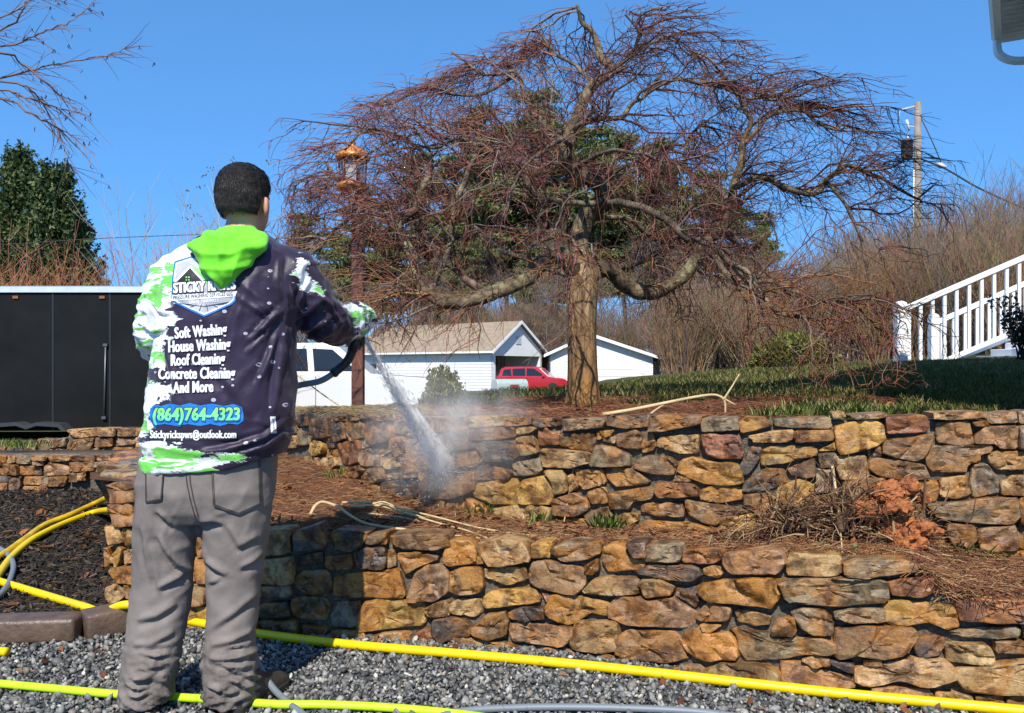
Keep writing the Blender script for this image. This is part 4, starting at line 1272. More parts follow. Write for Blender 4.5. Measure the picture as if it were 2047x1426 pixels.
for pl in ([(421, 915), (520, 912), (523, 1009), (477, 1030), (426, 1012)], [(290, 915), (329, 915), (322, 1001), (291, 1006)]):
    decal('pocket', poly_bm([pl]), M_trs, trousers, T_bvh, off=.006)
    cx = sum(p[0] for p in pl) / len(pl); cy = sum(p[1] for p in pl) / len(pl)
    inn = [(cx + (x - cx) * .93, cy + (y - cy) * .93) for x, y in pl]
    M_st = plain('dark_stitching', (.045, .038, .036), .8)
    decal('stitching', poly_bm(line_polys(inn, 1.6, True) + line_polys([(cx + (x - cx) * .985, cy + (y - cy) * .985) for x, y in pl], 1.6, True)), M_st, trousers, T_bvh, off=.0075)
decal('stitching', poly_bm(line_polys([(371, 938), (373, 965), (380, 1000), (390, 1035)], 1.8) + line_polys([(378, 938), (380, 965), (387, 1000), (396, 1033)], 1.8)), M_st, trousers, T_bvh, off=.004)

# ---- boots
M_boot = plain('muddy_boot_leather', (.035, .028, .024), .6, var=.5, scale=22, bump=.5, bscale=50)
M_sole = plain('rubber_sole', (.02, .018, .016), .8, var=.3)
for (u, v, y, dx, dy) in ((287, 1408, 2.765, -.30, .95), (462, 1408, 2.775, .30, .95)):
    hl_ = P(u, 1416, y); hl_.z = 0; d = Vector((dx, dy, 0)).normalized()
    M = Matrix(((d.y, d.x, 0), (-d.x, d.y, 0), (0, 0, 1)))
    prof = [(-.012, .030, .055), (.0, .040, .115), (.05, .046, .135), (.10, .047, .125), (.15, .046, .095), (.20, .050, .075), (.25, .050, .062), (.285, .038, .048), (.30, .02, .032)]
    m = MB(); b0 = 0
    for (s, w, h) in prof:
        for k in range(14):
            a = math.pi * k / 13
            p = M @ Vector((w * math.cos(a), s, .022 + (h - .022) * max(0.0, math.sin(a)) ** .7))
            m.v.append(tuple(hl_ + p - PR))
    n = 14
    for i in range(len(prof) - 1):
        for k in range(n - 1):
            m.f.append((i*n + k, i*n + k + 1, (i+1)*n + k + 1, (i+1)*n + k))
    m.f.append(tuple(range(n))); m.f.append(tuple((len(prof)-1)*n + k for k in range(n))[::-1])
    bt = m.build('boot', M_boot, person, smooth_shade=True)
    m = MB()
    out = [(w * 1.08, s) for s, w, h in prof]
    poly = [(x, y_) for x, y_ in out] + [(-x, y_) for x, y_ in reversed(out)]
    M4 = Matrix.Translation(hl_ - PR) @ M.to_4x4()
    m.prism(poly, .001, .026, 'z', M4)
    m.build('sole', M_sole, bt, bevel=.004)

# ---- gloves: palm, four fingers and a thumb closed round the gun
M_glove = plain('black_work_glove', (.018, .017, .018), .55, var=.3, scale=40, bump=.4, bscale=160)
def glove(c, along, side, up, curl):
    """along: knuckle row direction, side: out of the back of the hand, up: wrist to knuckles"""
    m = MB()
    c, along, side, up = Vector(c), Vector(along).normalized(), Vector(side).normalized(), Vector(up).normalized()
    pm = [c - up * .05, c - up * .02, c + up * .025, c + up * .05]
    for a in (-.028, -.010, .010, .028):
        m.tube([p + along * a * (.8 + .2 * i / 3) for i, p in enumerate(pm)], [.014, .016, .016, .013], 10)
    for i, (a, L) in enumerate(((-.030, .070), (-.010, .080), (.010, .076), (.030, .060))):
        p0 = c + up * .045 + along * a
        p1 = p0 + (up * .55 - side * .85 * curl).normalized() * L * .42
        p2 = p1 + (-up * .45 - side * .9).normalized() * L * .34
        p3 = p2 + (-up * .95 - side * .1).normalized() * L * .28
        m.tube([p0 - up * .02, p0, p1, p2, p3], [.011, .0108, .010, .009, .0075], 10)
    t0 = c - up * .03 - along * .030 - side * .004
    t1 = t0 + (-along * .6 + up * .5 - side * .55) * .036
    t2 = t1 + (up * .5 - side * .8 + along * .15) * .030
    t3 = t2 + (up * .3 - side * .5 + along * .7) * .022
    m.tube([t0, t1, t2, t3], [.014, .012, .0105, .008], 10)
    me, V, N = remesh(m, .003, 2)
    me.materials.clear()
    return link('glove', me, M_glove, person, smooth_shade=True)
glove(LP(719, 657, 3.225), (-.10, .55, -.35), (.75, .1, .25), (.1, .35, -.9), 1.0)
glove(LP(430, 712, 3.22), (.1, .5, -.3), (-.2, -.3, .7), (.9, .2, -.1), .8)

# ---- trigger gun (held, so a thing of its own) and its hose
M_gun = plain('black_gun_plastic', (.014, .014, .016), .4, var=.2, scale=30)
gun = empty('trigger_gun', P(712, 680, 3.21))
props(gun, 'black pressure washer trigger gun held in the right hand', 'spray gun')
def GL(u, v, y): return P(u, v, y) - gun.location
m = MB(); m.tube([GL(704, 703, 3.20), GL(708, 688, 3.20), GL(713, 670, 3.205), GL(718, 655, 3.22)], [.019, .021, .019, .017], 10)
m.build('grip', M_gun, gun, smooth_shade=True)
m = MB(); m.tube([GL(708, 650, 3.17), GL(716, 659, 3.22), GL(722, 667, 3.27)], [.016, .017, .012], 10)
m.build('gun_body', M_gun, gun, smooth_shade=True)
m = MB(); m.tube([GL(721, 665, 3.26), GL(725, 670, 3.30)], [.008, .007], 10)
m.build('nozzle', plain('steel_nozzle', (.45, .45, .46), .3, 1.0), gun, smooth_shade=True)
m = MB(); m.tube([GL(712, 664, 3.24), GL(716, 678, 3.25), GL(713, 692, 3.23)], [.005, .006, .004], 8)
m.build('trigger', M_gun, gun, smooth_shade=True)
m = MB(); m.tube([GL(719, 676, 3.235), GL(722, 690, 3.235), GL(706, 706, 3.205)], [.005, .006, .005], 8)
m.build('trigger_guard', M_gun, gun, smooth_shade=True)
# ================================================================== the bare weeping tree on the upper tier
TY = 5.1
TB = P(1167, 818, TY)
t = NT('tree_bark')
_c = t.coord()
_st = t.n('Mapping', {'Vector': _c, 'Scale': (34, 34, 5)})
_n1 = t.noise(_st.outputs[0], 1.0, 7, .65, .6)
_n2 = t.noise(_c, 6, 4)
c = t.mix(t.ramp(_n1, .36, .62), (.11, .065, .033), (.40, .27, .15))
c = t.mix(t.ramp(_n2, .55, .72, 0, .5), c, (.24, .22, .12))
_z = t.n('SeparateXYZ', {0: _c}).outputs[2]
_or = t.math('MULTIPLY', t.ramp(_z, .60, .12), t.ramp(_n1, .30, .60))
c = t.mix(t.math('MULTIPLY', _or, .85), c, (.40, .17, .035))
t.p(Base_Color=c, Roughness=.85, Normal=t.bump(_n1, 1.0, .03))
t.b.inputs['Specular IOR Level'].default_value = .2
M_trunk = t.m
t = NT('limb_bark')
_c = t.coord()
_n1 = t.noise(_c, 18, 7, .68, .4); _n2 = t.noise(_c, 4, 4)
c = t.mix(t.ramp(_n1, .38, .66), (.040, .030, .025), (.22, .165, .115))  # bark tones darkened: shade on the thinner limbs is put into the colour
c = t.mix(t.math('MULTIPLY', t.ramp(_n2, .52, .66), t.ramp(_n1, .4, .6)), c, (.30, .25, .15))
t.p(Base_Color=c, Roughness=.85, Normal=t.bump(_n1, .9, .015))
t.b.inputs['Specular IOR Level'].default_value = .2
M_limb = t.m
t = NT('low_limb_bark')
_c = t.coord()
_n1 = t.noise(_c, 20, 7, .7, .5); _n2 = t.noise(_c, 5, 4)
_z = t.n('SeparateXYZ', {0: _c}).outputs[2]
c = t.mix(t.ramp(_n1, .36, .64), (.055, .038, .026), (.33, .24, .145))
c = t.mix(t.math('MULTIPLY', t.ramp(_n2, .5, .66), t.ramp(_n1, .4, .6)), c, (.26, .25, .13))
c = t.mix(t.ramp(_n2, .50, .38, 0, .7), c, (.05, .036, .028))
t.p(Base_Color=c, Roughness=.88, Normal=t.bump(_n1, 1.0, .03))
t.b.inputs['Specular IOR Level'].default_value = .2
M_low = t.m
M_twig = attr_mat('twig_bark', .6, spec=.35, var=.25, scale=20)

tree = empty('weeping_tree', TB)
props(tree, 'bare weeping tree with twisted limbs and reddish twigs above the upper wall', 'tree')
# trunk with root flare
m = MB()
prof = [(-.06, .150, 0), (.0, .125, 0), (.05, .105, 0), (.12, .094, 0), (.25, .088, -.005), (.45, .085, -.010), (.62, .090, -.012), (.74, .096, -.010), (.80, .088, -.01), (.86, .072, -.01), (.92, .045, -.01), (.96, .015, -.01)]
sides = 28
for z, r, ox in prof:
    for k in range(sides):
        a = 2 * math.pi * k / sides
        rr = r * (1 + .07 * mnoise.noise((math.cos(a) * 1.6, math.sin(a) * 1.6, z * 1.5)) + .05 * math.sin(5 * a + z * 2) * (1.0 if z < .15 else .5) + .025 * math.sin(11 * a))
        m.v.append((ox + rr * math.cos(a), rr * math.sin(a), z))
for i in range(len(prof) - 1):
    for k in range(sides):
        k2 = (k + 1) % sides
        m.f.append((i*sides + k, i*sides + k2, (i+1)*sides + k2, (i+1)*sides + k))
m.f.append(tuple((len(prof)-1)*sides + k for k in range(sides)))
m.build('trunk', M_trunk, tree, smooth_shade=True)

# limbs, traced: list of (column, row, depth offset), widths in pixels at start and end
LIMBS = [
 ([(1158, 548, 0), (1118, 514, -.12), (1086, 523, -.22), (1063, 551, -.3), (1012, 574, -.38), (957, 597, -.45), (892, 604, -.5), (855, 588, -.5), (832, 555, -.5), (827, 518, -.45), (804, 477, -.4), (799, 444, -.4), (832, 416, -.35), (836, 384, -.3), (859, 352, -.2), (864, 320, -.15)], 36, 9),
 ([(985, 588, -.4), (938, 565, -.3), (910, 537, -.2), (878, 514, -.1), (841, 454, 0), (826, 410, .1), (790, 404, .2), (734, 407, .25), (697, 366, .3), (674, 361, .35), (651, 324, .4)], 16, 5),
 ([(734, 407, .25), (679, 454, .2), (632, 500, .1), (600, 545, 0), (585, 590, -.05)], 8, 3),
 ([(860, 590, -.5), (899, 490, -.35), (906, 430, -.3), (933, 352, -.25), (952, 296, -.2), (910, 280, -.2), (864, 296, -.25), (830, 262, -.3)], 12, 5),
 ([(899, 490, -.35), (905, 420, -.1), (915, 338, 0), (943, 292, .1), (970, 250, .15)], 10, 4),
 ([(1160, 560, 0), (1156, 500, .05), (1160, 462, .1), (1180, 425, .1), (1213, 394, .05), (1190, 364, 0), (1150, 338, -.05), (1135, 300, -.1), (1140, 268, -.1), (1160, 220, -.05), (1185, 172, 0), (1222, 142, .05), (1200, 114, .1), (1190, 76, .12), (1166, 44, .12), (1152, 12, .1)], 44, 6),
 ([(1140, 268, -.1), (1166, 246, -.2), (1192, 240, -.3), (1240, 236, -.35), (1262, 208, -.35), (1300, 180, -.3), (1330, 130, -.3)], 14, 5),
 ([(1222, 142, .05), (1260, 110, 0), (1275, 70, -.05), (1250, 30, -.1)], 7, 3),
 ([(1172, 556, 0), (1216, 537, .1), (1253, 574, .2), (1294, 583, .25), (1341, 569, .3), (1378, 537, .3), (1415, 481, .3), (1452, 440, .25), (1466, 403, .2), (1470, 361, .15), (1484, 318, .1), (1484, 278, .1), (1500, 240, .1), (1480, 200, .15)], 36, 6),
 ([(1470, 372, .15), (1517, 356, .05), (1563, 370, 0), (1609, 389, -.05), (1637, 384, -.1), (1656, 356, -.1), (1693, 331, -.1), (1739, 347, -.1), (1794, 375, -.1), (1841, 398, -.1)], 14, 4),
 ([(1460, 405, .2), (1433, 375, .3), (1396, 366, .4), (1370, 330, .5), (1375, 280, .6), (1410, 240, .65)], 12, 4),
 ([(1213, 405, .05), (1276, 412, -.15), (1322, 435, -.3), (1378, 477, -.4), (1424, 491, -.5), (1461, 523, -.55), (1493, 546, -.6), (1526, 593, -.65), (1549, 625, -.7), (1600, 634, -.7), (1646, 648, -.7)], 16, 6),
 ([(1165, 440, .1), (1202, 435, .2), (1257, 440, .35), (1304, 477, .5), (1331, 463, .6), (1387, 486, .7), (1440, 470, .8), (1490, 500, .9)], 12, 4),
 ([(1415, 500, .0), (1443, 532, -.1), (1470, 562, -.2), (1544, 565, -.35), (1586, 583, -.45), (1655, 606, -.5), (1702, 606, -.5), (1740, 640, -.5)], 12, 4),
 ([(1213, 396, .05), (1179, 407, -.1), (1114, 403, -.2), (1063, 384, -.3), (1054, 352, -.3), (1063, 319, -.25), (1030, 290, -.2), (1010, 250, -.2)], 14, 5),
 ([(1070, 545, -.28), (1058, 500, -.4), (1095, 477, -.5), (1132, 472, -.55), (1160, 500, -.6), (1185, 540, -.62)], 9, 4),
 ([(1142, 268, -.1), (1095, 255, .05), (1063, 222, .15), (1045, 180, .2), (1031, 144, .2), (990, 150, .2), (957, 144, .2), (901, 102, .25)], 11, 4),
 ([(1135, 300, -.1), (1100, 320, .2), (1060, 300, .5), (1010, 310, .8), (960, 290, 1.0)], 11, 4),
 ([(1190, 364, 0), (1230, 340, .3), (1290, 320, .6), (1340, 290, .9), (1390, 300, 1.1)], 11, 4),
 ([(1150, 338, -.05), (1180, 320, -.4), (1230, 300, -.7), (1290, 310, -.95), (1340, 330, -1.1)], 11, 4),
 ([(1140, 290, -.1), (1120, 280, -.5), (1090, 300, -.8), (1050, 330, -1.05), (1020, 380, -1.2)], 11, 4),
 ([(1185, 172, 0), (1150, 130, .1), (1110, 110, .15), (1080, 70, .2), (1040, 60, .2)], 8, 3),
 ([(1165, 555, .05), (1120, 545, .4), (1060, 520, .8), (1000, 500, 1.1), (950, 450, 1.3)], 16, 5),
 ([(1172, 552, .05), (1220, 540, .5), (1290, 520, .9), (1360, 470, 1.2), (1420, 440, 1.4)], 16, 5),
 ([(1484, 290, .1), (1540, 232, .1), (1600, 222, .05), (1650, 255, 0), (1690, 262, 0)], 9, 3),
 ([(1290, 186, -.3), (1350, 160, -.3), (1430, 172, -.3), (1500, 196, -.25), (1560, 190, -.2)], 9, 3),
 ([(864, 330, -.15), (820, 285, -.1), (772, 262, -.1), (722, 268, -.1), (690, 300, -.1)], 8, 3),
 ([(1031, 150, .2), (960, 190, .2), (900, 186, .2), (850, 172, .2), (800, 200, .2)], 8, 3),
 ([(1650, 360, -.1), (1690, 410, -.2), (1722, 480, -.25), (1738, 560, -.3), (1742, 620, -.3)], 8, 3),
 ([(1500, 240, .1), (1460, 170, .2), (1420, 120, .2), (1380, 100, .2)], 7, 3),
 ([(1260, 110, 0), (1320, 80, .1), (1370, 60, .1)], 6, 3),
]
rt = random.Random(21)
AX = TB.x; AY = TY
def zt(r):            # crown profile: a broad umbrella
    return 3.36 - .20 * r - .27 * r * r
limb_pts = []
for pts, w0, w1 in LIMBS:
    W = [P(u, v, TY + d) for u, v, d in pts]
    S = spline(W, 9)
    n = len(S)
    rr = []
    for i in range(n):
        f = i / (n - 1)
        wpx = w0 * (1 - f) ** .9 + w1 * (1 - (1 - f) ** .9)
        r = wpx / 2 * S[i].y / FPX * 1.06
        rr.append(r * (1 + .16 * mnoise.noise(S[i] * 14) + .10 * mnoise.noise(S[i] * 33)))
        S[i] = S[i] + Vector((mnoise.noise(S[i] * 9), mnoise.noise(S[i] * 9 + Vector((7, 0, 0))), mnoise.noise(S[i] * 9 + Vector((0, 7, 0))))) * .012
    m = MB(); m.tube([p - TB for p in S], rr, 9)
    m.build('limb', M_low if w0 >= 36 else M_limb, tree, smooth_shade=True)
    for i in range(n):
        limb_pts.append((S[i], (S[min(i+1, n-1)] - S[max(i-1, 0)]).normalized(), rr[i], i / (n - 1)))

TWC = [(.20, .058, .042), (.15, .045, .048), (.23, .085, .038), (.25, .11, .05), (.09, .035, .035), (.22, .17, .14), (.19, .060, .055)]
twigs = []
def grow(p, d, L, r, lvl):
    """a branch that arches out, then weeps; returns the list of its points"""
    n = 10 if lvl == 0 else (6 if lvl == 1 else 4)
    pts = [p.copy()]
    st = L / (n - 1)
    for i in range(n - 1):
        rad_ = Vector(((p.x - AX) * (.84 if p.x > AX else 1.0), (p.y - AY) * 1.3, 0)); q = rad_.length
        out = rad_.normalized() if q > .05 else Vector((rt.uniform(-1, 1), rt.uniform(-1, 1), 0)).normalized()
        hi = smooth(1.55, 2.5, p.z)
        g = -.26 + .27 * hi                      # lower branches weep, the upper ones sweep outward
        d = d + out * (.06 + .10 * hi) + Vector((0, 0, g)) * (.3 + .6 * i / n) + Vector((rt.uniform(-1, 1), rt.uniform(-1, 1), rt.uniform(-1, 1))) * (.46 if lvl == 0 else .36)
        top = zt(q)
        if p.z > top - .08: d.z = min(d.z, -.05) - .25 * max(0, p.z - top)
        if q > 1.80: d += Vector((0, 0, -.25)) - out * .5 * min(1.5, (q - 1.75) * 6)
        d.normalize()
        p = p + d * st
        if p.z < 1.02 + .10 * rt.random(): 
            p.z = 1.02 + .1 * rt.random(); d.z = .1
        pts.append(p.copy())
    return pts
def addtwig(pts, r0, r1, col):
    c_ = pts[len(pts) // 2]
    lift_ = c_.z - (1.0 + 1.07 * (AY - c_.y))
    if abs(c_.x - AX) < .26 and c_.y < AY - .05 and -.1 < lift_ < .85 and rt.random() < .75: return     # sun falls through here onto the trunk
    uu_ = U0 + c_.x / c_.y * FPX; vv_ = V0 - (c_.z - CAMZ) / c_.y * FPX
    if 668 < uu_ < 742 and 272 < vv_ < 392 and c_.y < 5.4 and rt.random() < .48: return                # thin growth round the lantern
    twigs.append((np.array([tuple(q - TB) for q in pts]), r0, r1, col))
def tcol(z):
    c = rt.choice(TWC)
    k = rt.uniform(.7, 1.25)
    if z < 1.75 and rt.random() < .45: c = (.27, .125, .045)
    return (c[0] * k, c[1] * k, c[2] * k)
cand = [q for q in limb_pts if q[3] > .12 and not (q[0].x > AX + 1.55 and rt.random() < .6)]
for it in range(420):
    p, d, r, f = rt.choice(cand)
    side = d.orthogonal(); side = (Matrix.Rotation(rt.uniform(0, 6.283), 3, d) @ side).normalized()
    rad_ = Vector((p.x - AX, p.y - AY, 0)); out = rad_.normalized() if rad_.length > .1 else side
    up = Vector((0, 0, 1))
    d0 = (side * .7 + d * .5 + out * .55 + up * rt.uniform(.0, .7)).normalized()
    L = rt.uniform(.25, .72) * (1.0 if p.z > 1.6 else .9) * (1 - .35 * smooth(1.4, 1.9, math.hypot(p.x - AX, (p.y - AY) * 1.3)))
    pts = grow(p, d0, L, r, 0)
    r0 = rt.uniform(.0045, .0115); 
    gcol = (.15 * rt.uniform(.6, 1.3),) * 1
    k = rt.uniform(.6, 1.3)
    addtwig(pts, r0, .0022, (.17 * k, .125 * k, .10 * k) if rt.random() < .55 else tcol(p.z))
    nk = rt.randint(9, 13)
    for j in range(nk):
        i = rt.randint(1, len(pts) - 1)
        a, b = pts[i - 1], pts[i]
        q = a.lerp(b, rt.random()); dd = (b - a).normalized()
        sd = (Matrix.Rotation(rt.uniform(0, 6.283), 3, dd) @ dd.orthogonal()).normalized()
        d1 = (dd * .55 + sd * .9).normalized()
        p2 = grow(q, d1, rt.uniform(.10, .34), .003, 1)
        addtwig(p2, rt.uniform(.0022, .0036), .0012, tcol(q.z))
        for h in range(rt.randint(2, 4)):
            i2 = rt.randint(1, len(p2) - 1)
            q2 = p2[i2 - 1].lerp(p2[i2], rt.random()); d2 = (p2[i2] - p2[i2 - 1]).normalized()
            sd = (Matrix.Rotation(rt.uniform(0, 6.283), 3, d2) @ d2.orthogonal()).normalized()
            p3 = grow(q2, (d2 * .6 + sd * .85).normalized(), rt.uniform(.05, .16), .002, 2)
            addtwig(p3, rt.uniform(.0014, .0022), .0009, tcol(q2.z))
strands('twigs', twigs, M_twig, 3, tree)
# ================================================================== things beyond the lawn
M_white = plain('white_paint', (.83, .83, .82), .45, var=.04, scale=3)
M_siding = plain('white_siding', (.82, .82, .82), .6, var=.05, scale=2)
M_shingle = plain('tan_shingles', (.29, .22, .155), .9, var=.25, scale=3, bump=.3, bscale=8)
M_dark = plain('dark_opening', (.02, .02, .022), .7)
M_glass = plain('dark_glass', (.015, .018, .022), .08, var=.05, spec=.8)
M_rubber = plain('tyre_rubber', (.018, .018, .018), .8, var=.2)
M_chrome = plain('wheel_alloy', (.35, .35, .36), .35, .9, var=.1)

# ---- own house, out of view at the right; its far eave corner shows and its shade falls on the lawn
HA = Vector((1.92, 3.02, 0)); HB = Vector((6.03, 9.93, 0))
hd = (HB - HA).normalized(); hn = Vector((hd.y, -hd.x, 0))         # along the wall, and away from the lawn
house = empty('house', (HA + HB) / 2)
house.location = (HA + HB) / 2 + hn * 3
props(house, 'white house at the right edge, only its gutter corner in view at the top', 'house')
HL = (HB - HA).length
MH = Matrix.Translation(HA - house.location) @ Matrix(((hd.x, hn.x, 0, 0), (hd.y, hn.y, 0, 0), (0, 0, 1, 0), (0, 0, 0, 1)))
m = MB(); m.box(0, 0, .5, HL, 7, 5.05, MH)
z_ = .62
while z_ < 5.0:                                      # clapboards
    m.box(-.014, -.014, z_, HL + .014, 7.014, z_ + .012, MH); z_ += .13
m.build('wall', plain('pale_grey_siding', (.50, .50, .49), .6, var=.06, scale=2), house)
m = MB(); m.box(-.02, -.02, -.2, HL + .02, 7.02, .5, MH); m.build('foundation', plain('concrete_foundation', (.28, .27, .25), .85, var=.2, scale=5, bump=.3), house)
m = MB()
ov, ez = .26, 5.12
m.prism([(-ov, ez), (-ov, ez + .14), (3.5, ez + 1.9), (7 + ov, ez + .14), (7 + ov, ez), (3.5, ez + 1.72)], -.3, HL + .3, 'x', MH)
m.build('roof', M_shingle, house)
m = MB(); m.box(-.28, -ov, ez - .03, HL + .28, -.002, ez, MH)
for k in range(1, 60): m.box(-.28 + k * .14, -ov + .01, ez - .038, -.26 + k * .14, -.004, ez - .031, MH)
m.build('soffit', plain('soffit_vinyl', (.62, .62, .60), .6), house)
m = MB()
m.prism([(-ov - .002, ez - .02), (-ov - .002, ez + .12), (-ov - .13, ez + .12), (-ov - .125, ez + .05), (-ov - .085, ez - .02)], -.32, HL + .32, 'x', MH)
gut = m.build('gutter', M_white, house, bevel=.006)
m = MB()
g0 = [Vector((HL + .20, -ov - .06, ez - .02)), Vector((HL + .20, -ov - .06, ez - .10)), Vector((HL + .20, -ov - .03, ez - .20)), Vector((HL + .20, -ov + .10, ez - .29)), Vector((HL + .20, .10, ez - .33)), Vector((HL + .20, .75, ez - .42)), Vector((HL + .20, .80, ez - .55)), Vector((HL + .20, .80, 1.3))]
S = spline(g0[:7], 5) + [g0[7]]
m.tube([MH @ q for q in S], .05, 4)
m.build('downspout', M_white, house, bevel=.005)

# ---- porch steps with white railings
rail_mat = M_white
def railing(label, ya, pts_top, newel, bal, bot):
    o = empty('stair_railing', P(newel[0], newel[2], ya))
    props(o, label, 'railing', 'white railings beside the porch steps')
    def q(u, v): return P(u, v, ya) - o.location
    m = MB(); a, b = q(*pts_top[0]), q(*pts_top[1]); m.bar(a, b, .09, .085); m.build('top_rail', rail_mat, o, bevel=.008)
    m = MB(); a2, b2 = q(*bot[0]), q(*bot[1]); m.bar(a2, b2, .06, .075); m.build('bottom_rail', rail_mat, o, bevel=.006)
    u, v0, v1, w = newel
    m = MB(); p0, p1 = q(u, v1 + 14), q(u, v0)
    m.box(p0.x - w/2, -w/2, p0.z, p0.x + w/2, w/2, p1.z)
    m.lathe([(w * .62, p1.z), (w * .62, p1.z + .02), (w * .2, p1.z + .05)], 4, Matrix.Translation((p0.x, 0, 0)) @ Matrix.Rotation(math.pi/4, 4, 'Z'))
    m.build('newel_post', rail_mat, o, bevel=.006)
    for u in bal:
        f = (u - pts_top[0][0]) / (pts_top[1][0] - pts_top[0][0])
        vt = pts_top[0][1] + f * (pts_top[1][1] - pts_top[0][1]) + 6
        f = (u - bot[0][0]) / (bot[1][0] - bot[0][0])
        vb = min(bot[0][1] + f * (bot[1][1] - bot[0][1]), 734)
        m = MB(); p0, p1 = q(u, vb), q(u, vt)
        m.box(p0.x - .026, -.02, p0.z, p0.x + .026, .02, p1.z); m.build('baluster', rail_mat, o)
    return o
railing('near white stair railing, its thick end post standing on the lawn', 14.0, [(1805, 619), (2110, 488)], (1800, 608, 726, .17), [1817, 1840, 1864, 1888, 1912, 1937, 1962, 1987, 2012, 2037, 2062], [(1862, 733), (2110, 630)])
railing('rear white stair railing seen through the balusters of the nearer one', 15.4, [(1874, 644), (2110, 540)], (1866, 632, 724, .15), [1882, 1906, 1929, 1953, 1977, 2001, 2025, 2049], [(1872, 734), (2110, 640)])
st = empty('porch_steps', P(2030, 715, 14.7)); props(st, 'white porch steps rising between the two railings', 'steps')
for k in range(5):
    a = P(1990 + 30 * k, 714 - 14 * k, 14.7) - st.location
    m = MB(); m.box(a.x, -.62, a.z - .9, a.x + 1.4 + .2, .62, a.z + .02); m.build('step', M_white if k else plain('grey_step', (.35, .36, .38), .7), st, bevel=.01)

# ---- utility pole
M_pole = plain('weathered_pole_wood', (.24, .20, .165), .9, var=.3, scale=5, bump=.5, bscale=20)
PY = 34.0
pole = empty('utility_pole', P(1832, 760, PY)); props(pole, 'wooden utility pole with a transformer and street light at the right', 'utility pole')
def pq(u, v, dy=0): return P(u, v, PY + dy) - pole.location
m = MB(); m.tube([pq(1832, 790), pq(1833, 500), pq(1835, 205)], [.17, .15, .125], 14); m.build('pole', M_pole, pole, smooth_shade=True)
m = MB(); m.lathe([(.0, 0), (.20, 0), (.22, .04), (.22, .62), (.24, .64), (.24, .68), (.10, .76), (0, .77)], 18, Matrix.Translation(pq(1813, 316, -.1)))
tf = m.build('transformer', plain('transformer_steel', (.06, .05, .045), .6, .3, var=.3), pole, smooth_shade=True)
m = MB(); m.lathe([(.03, 0), (.05, .03), (.03, .06), (.05, .09), (.03, .12), (.05, .15), (.02, .25)], 10, Matrix.Translation(pq(1815, 281, -.1))); m.build('bushing', M_white, tf, smooth_shade=True)
m = MB(); m.tube([pq(1833, 212), pq(1815, 217), pq(1800, 220)], [.03, .05, .03], 8); m.tube([pq(1800, 220), pq(1797, 232), pq(1799, 240)], .012, 6); m.build('insulator', plain('grey_insulator', (.45, .45, .44), .4), pole, smooth_shade=True)
m = MB(); m.tube([pq(1812, 240), pq(1818, 262)], [.06, .04], 8); m.tube([pq(1833, 255), pq(1816, 252)], .02, 6); m.build('fuse_cutout', plain('pale_porcelain', (.6, .6, .6), .3), pole, smooth_shade=True)
m = MB(); m.tube([pq(1835, 330), pq(1850, 322, -.2), pq(1868, 328, -.5), pq(1878, 331, -.6)], .025, 6); m.build('lamp_arm', plain('galvanised_arm', (.5, .5, .5), .4, .6), pole, smooth_shade=True)
m = MB(); m.tube([pq(1870, 329, -.5), pq(1880, 331, -.6), pq(1892, 334, -.7)], [.05, .13, .05], 10); m.build('street_lamp_head', plain('lamp_grey', (.55, .56, .57), .4), pole, smooth_shade=True)
m = MB(); m.tube([pq(1827, 340), pq(1826, 520)], .03, 6); m.build('conduit', plain('pale_conduit', (.7, .7, .7), .5), pole, smooth_shade=True)
def wire(label, pts, r, name='utility_wire'):
    o = MB(); o.tube(spline(pts, 8), r, 5)
    w = o.build(name, plain('black_cable', (.03, .03, .03), .6), None, smooth_shade=True)
    props(w, label, 'wire'); return w
wire('dark sagging service cable running right from the street light', [P(1836, 316, PY), P(1890, 338, PY - 1), P(1960, 378, PY - 3), P(2060, 422, PY - 5), P(2200, 470, PY - 8)], .035)
wire('thin pale guy wire sloping from the pole top to the street light', [P(1837, 228, PY), P(1860, 275, PY - .4), P(1884, 331, PY - .6)], .022)
wire('thin wire crossing in front of the dark evergreen at left', [P(-80, 494, 26), P(60, 486, 26), P(200, 477, 26), P(420, 468, 26)], .012)

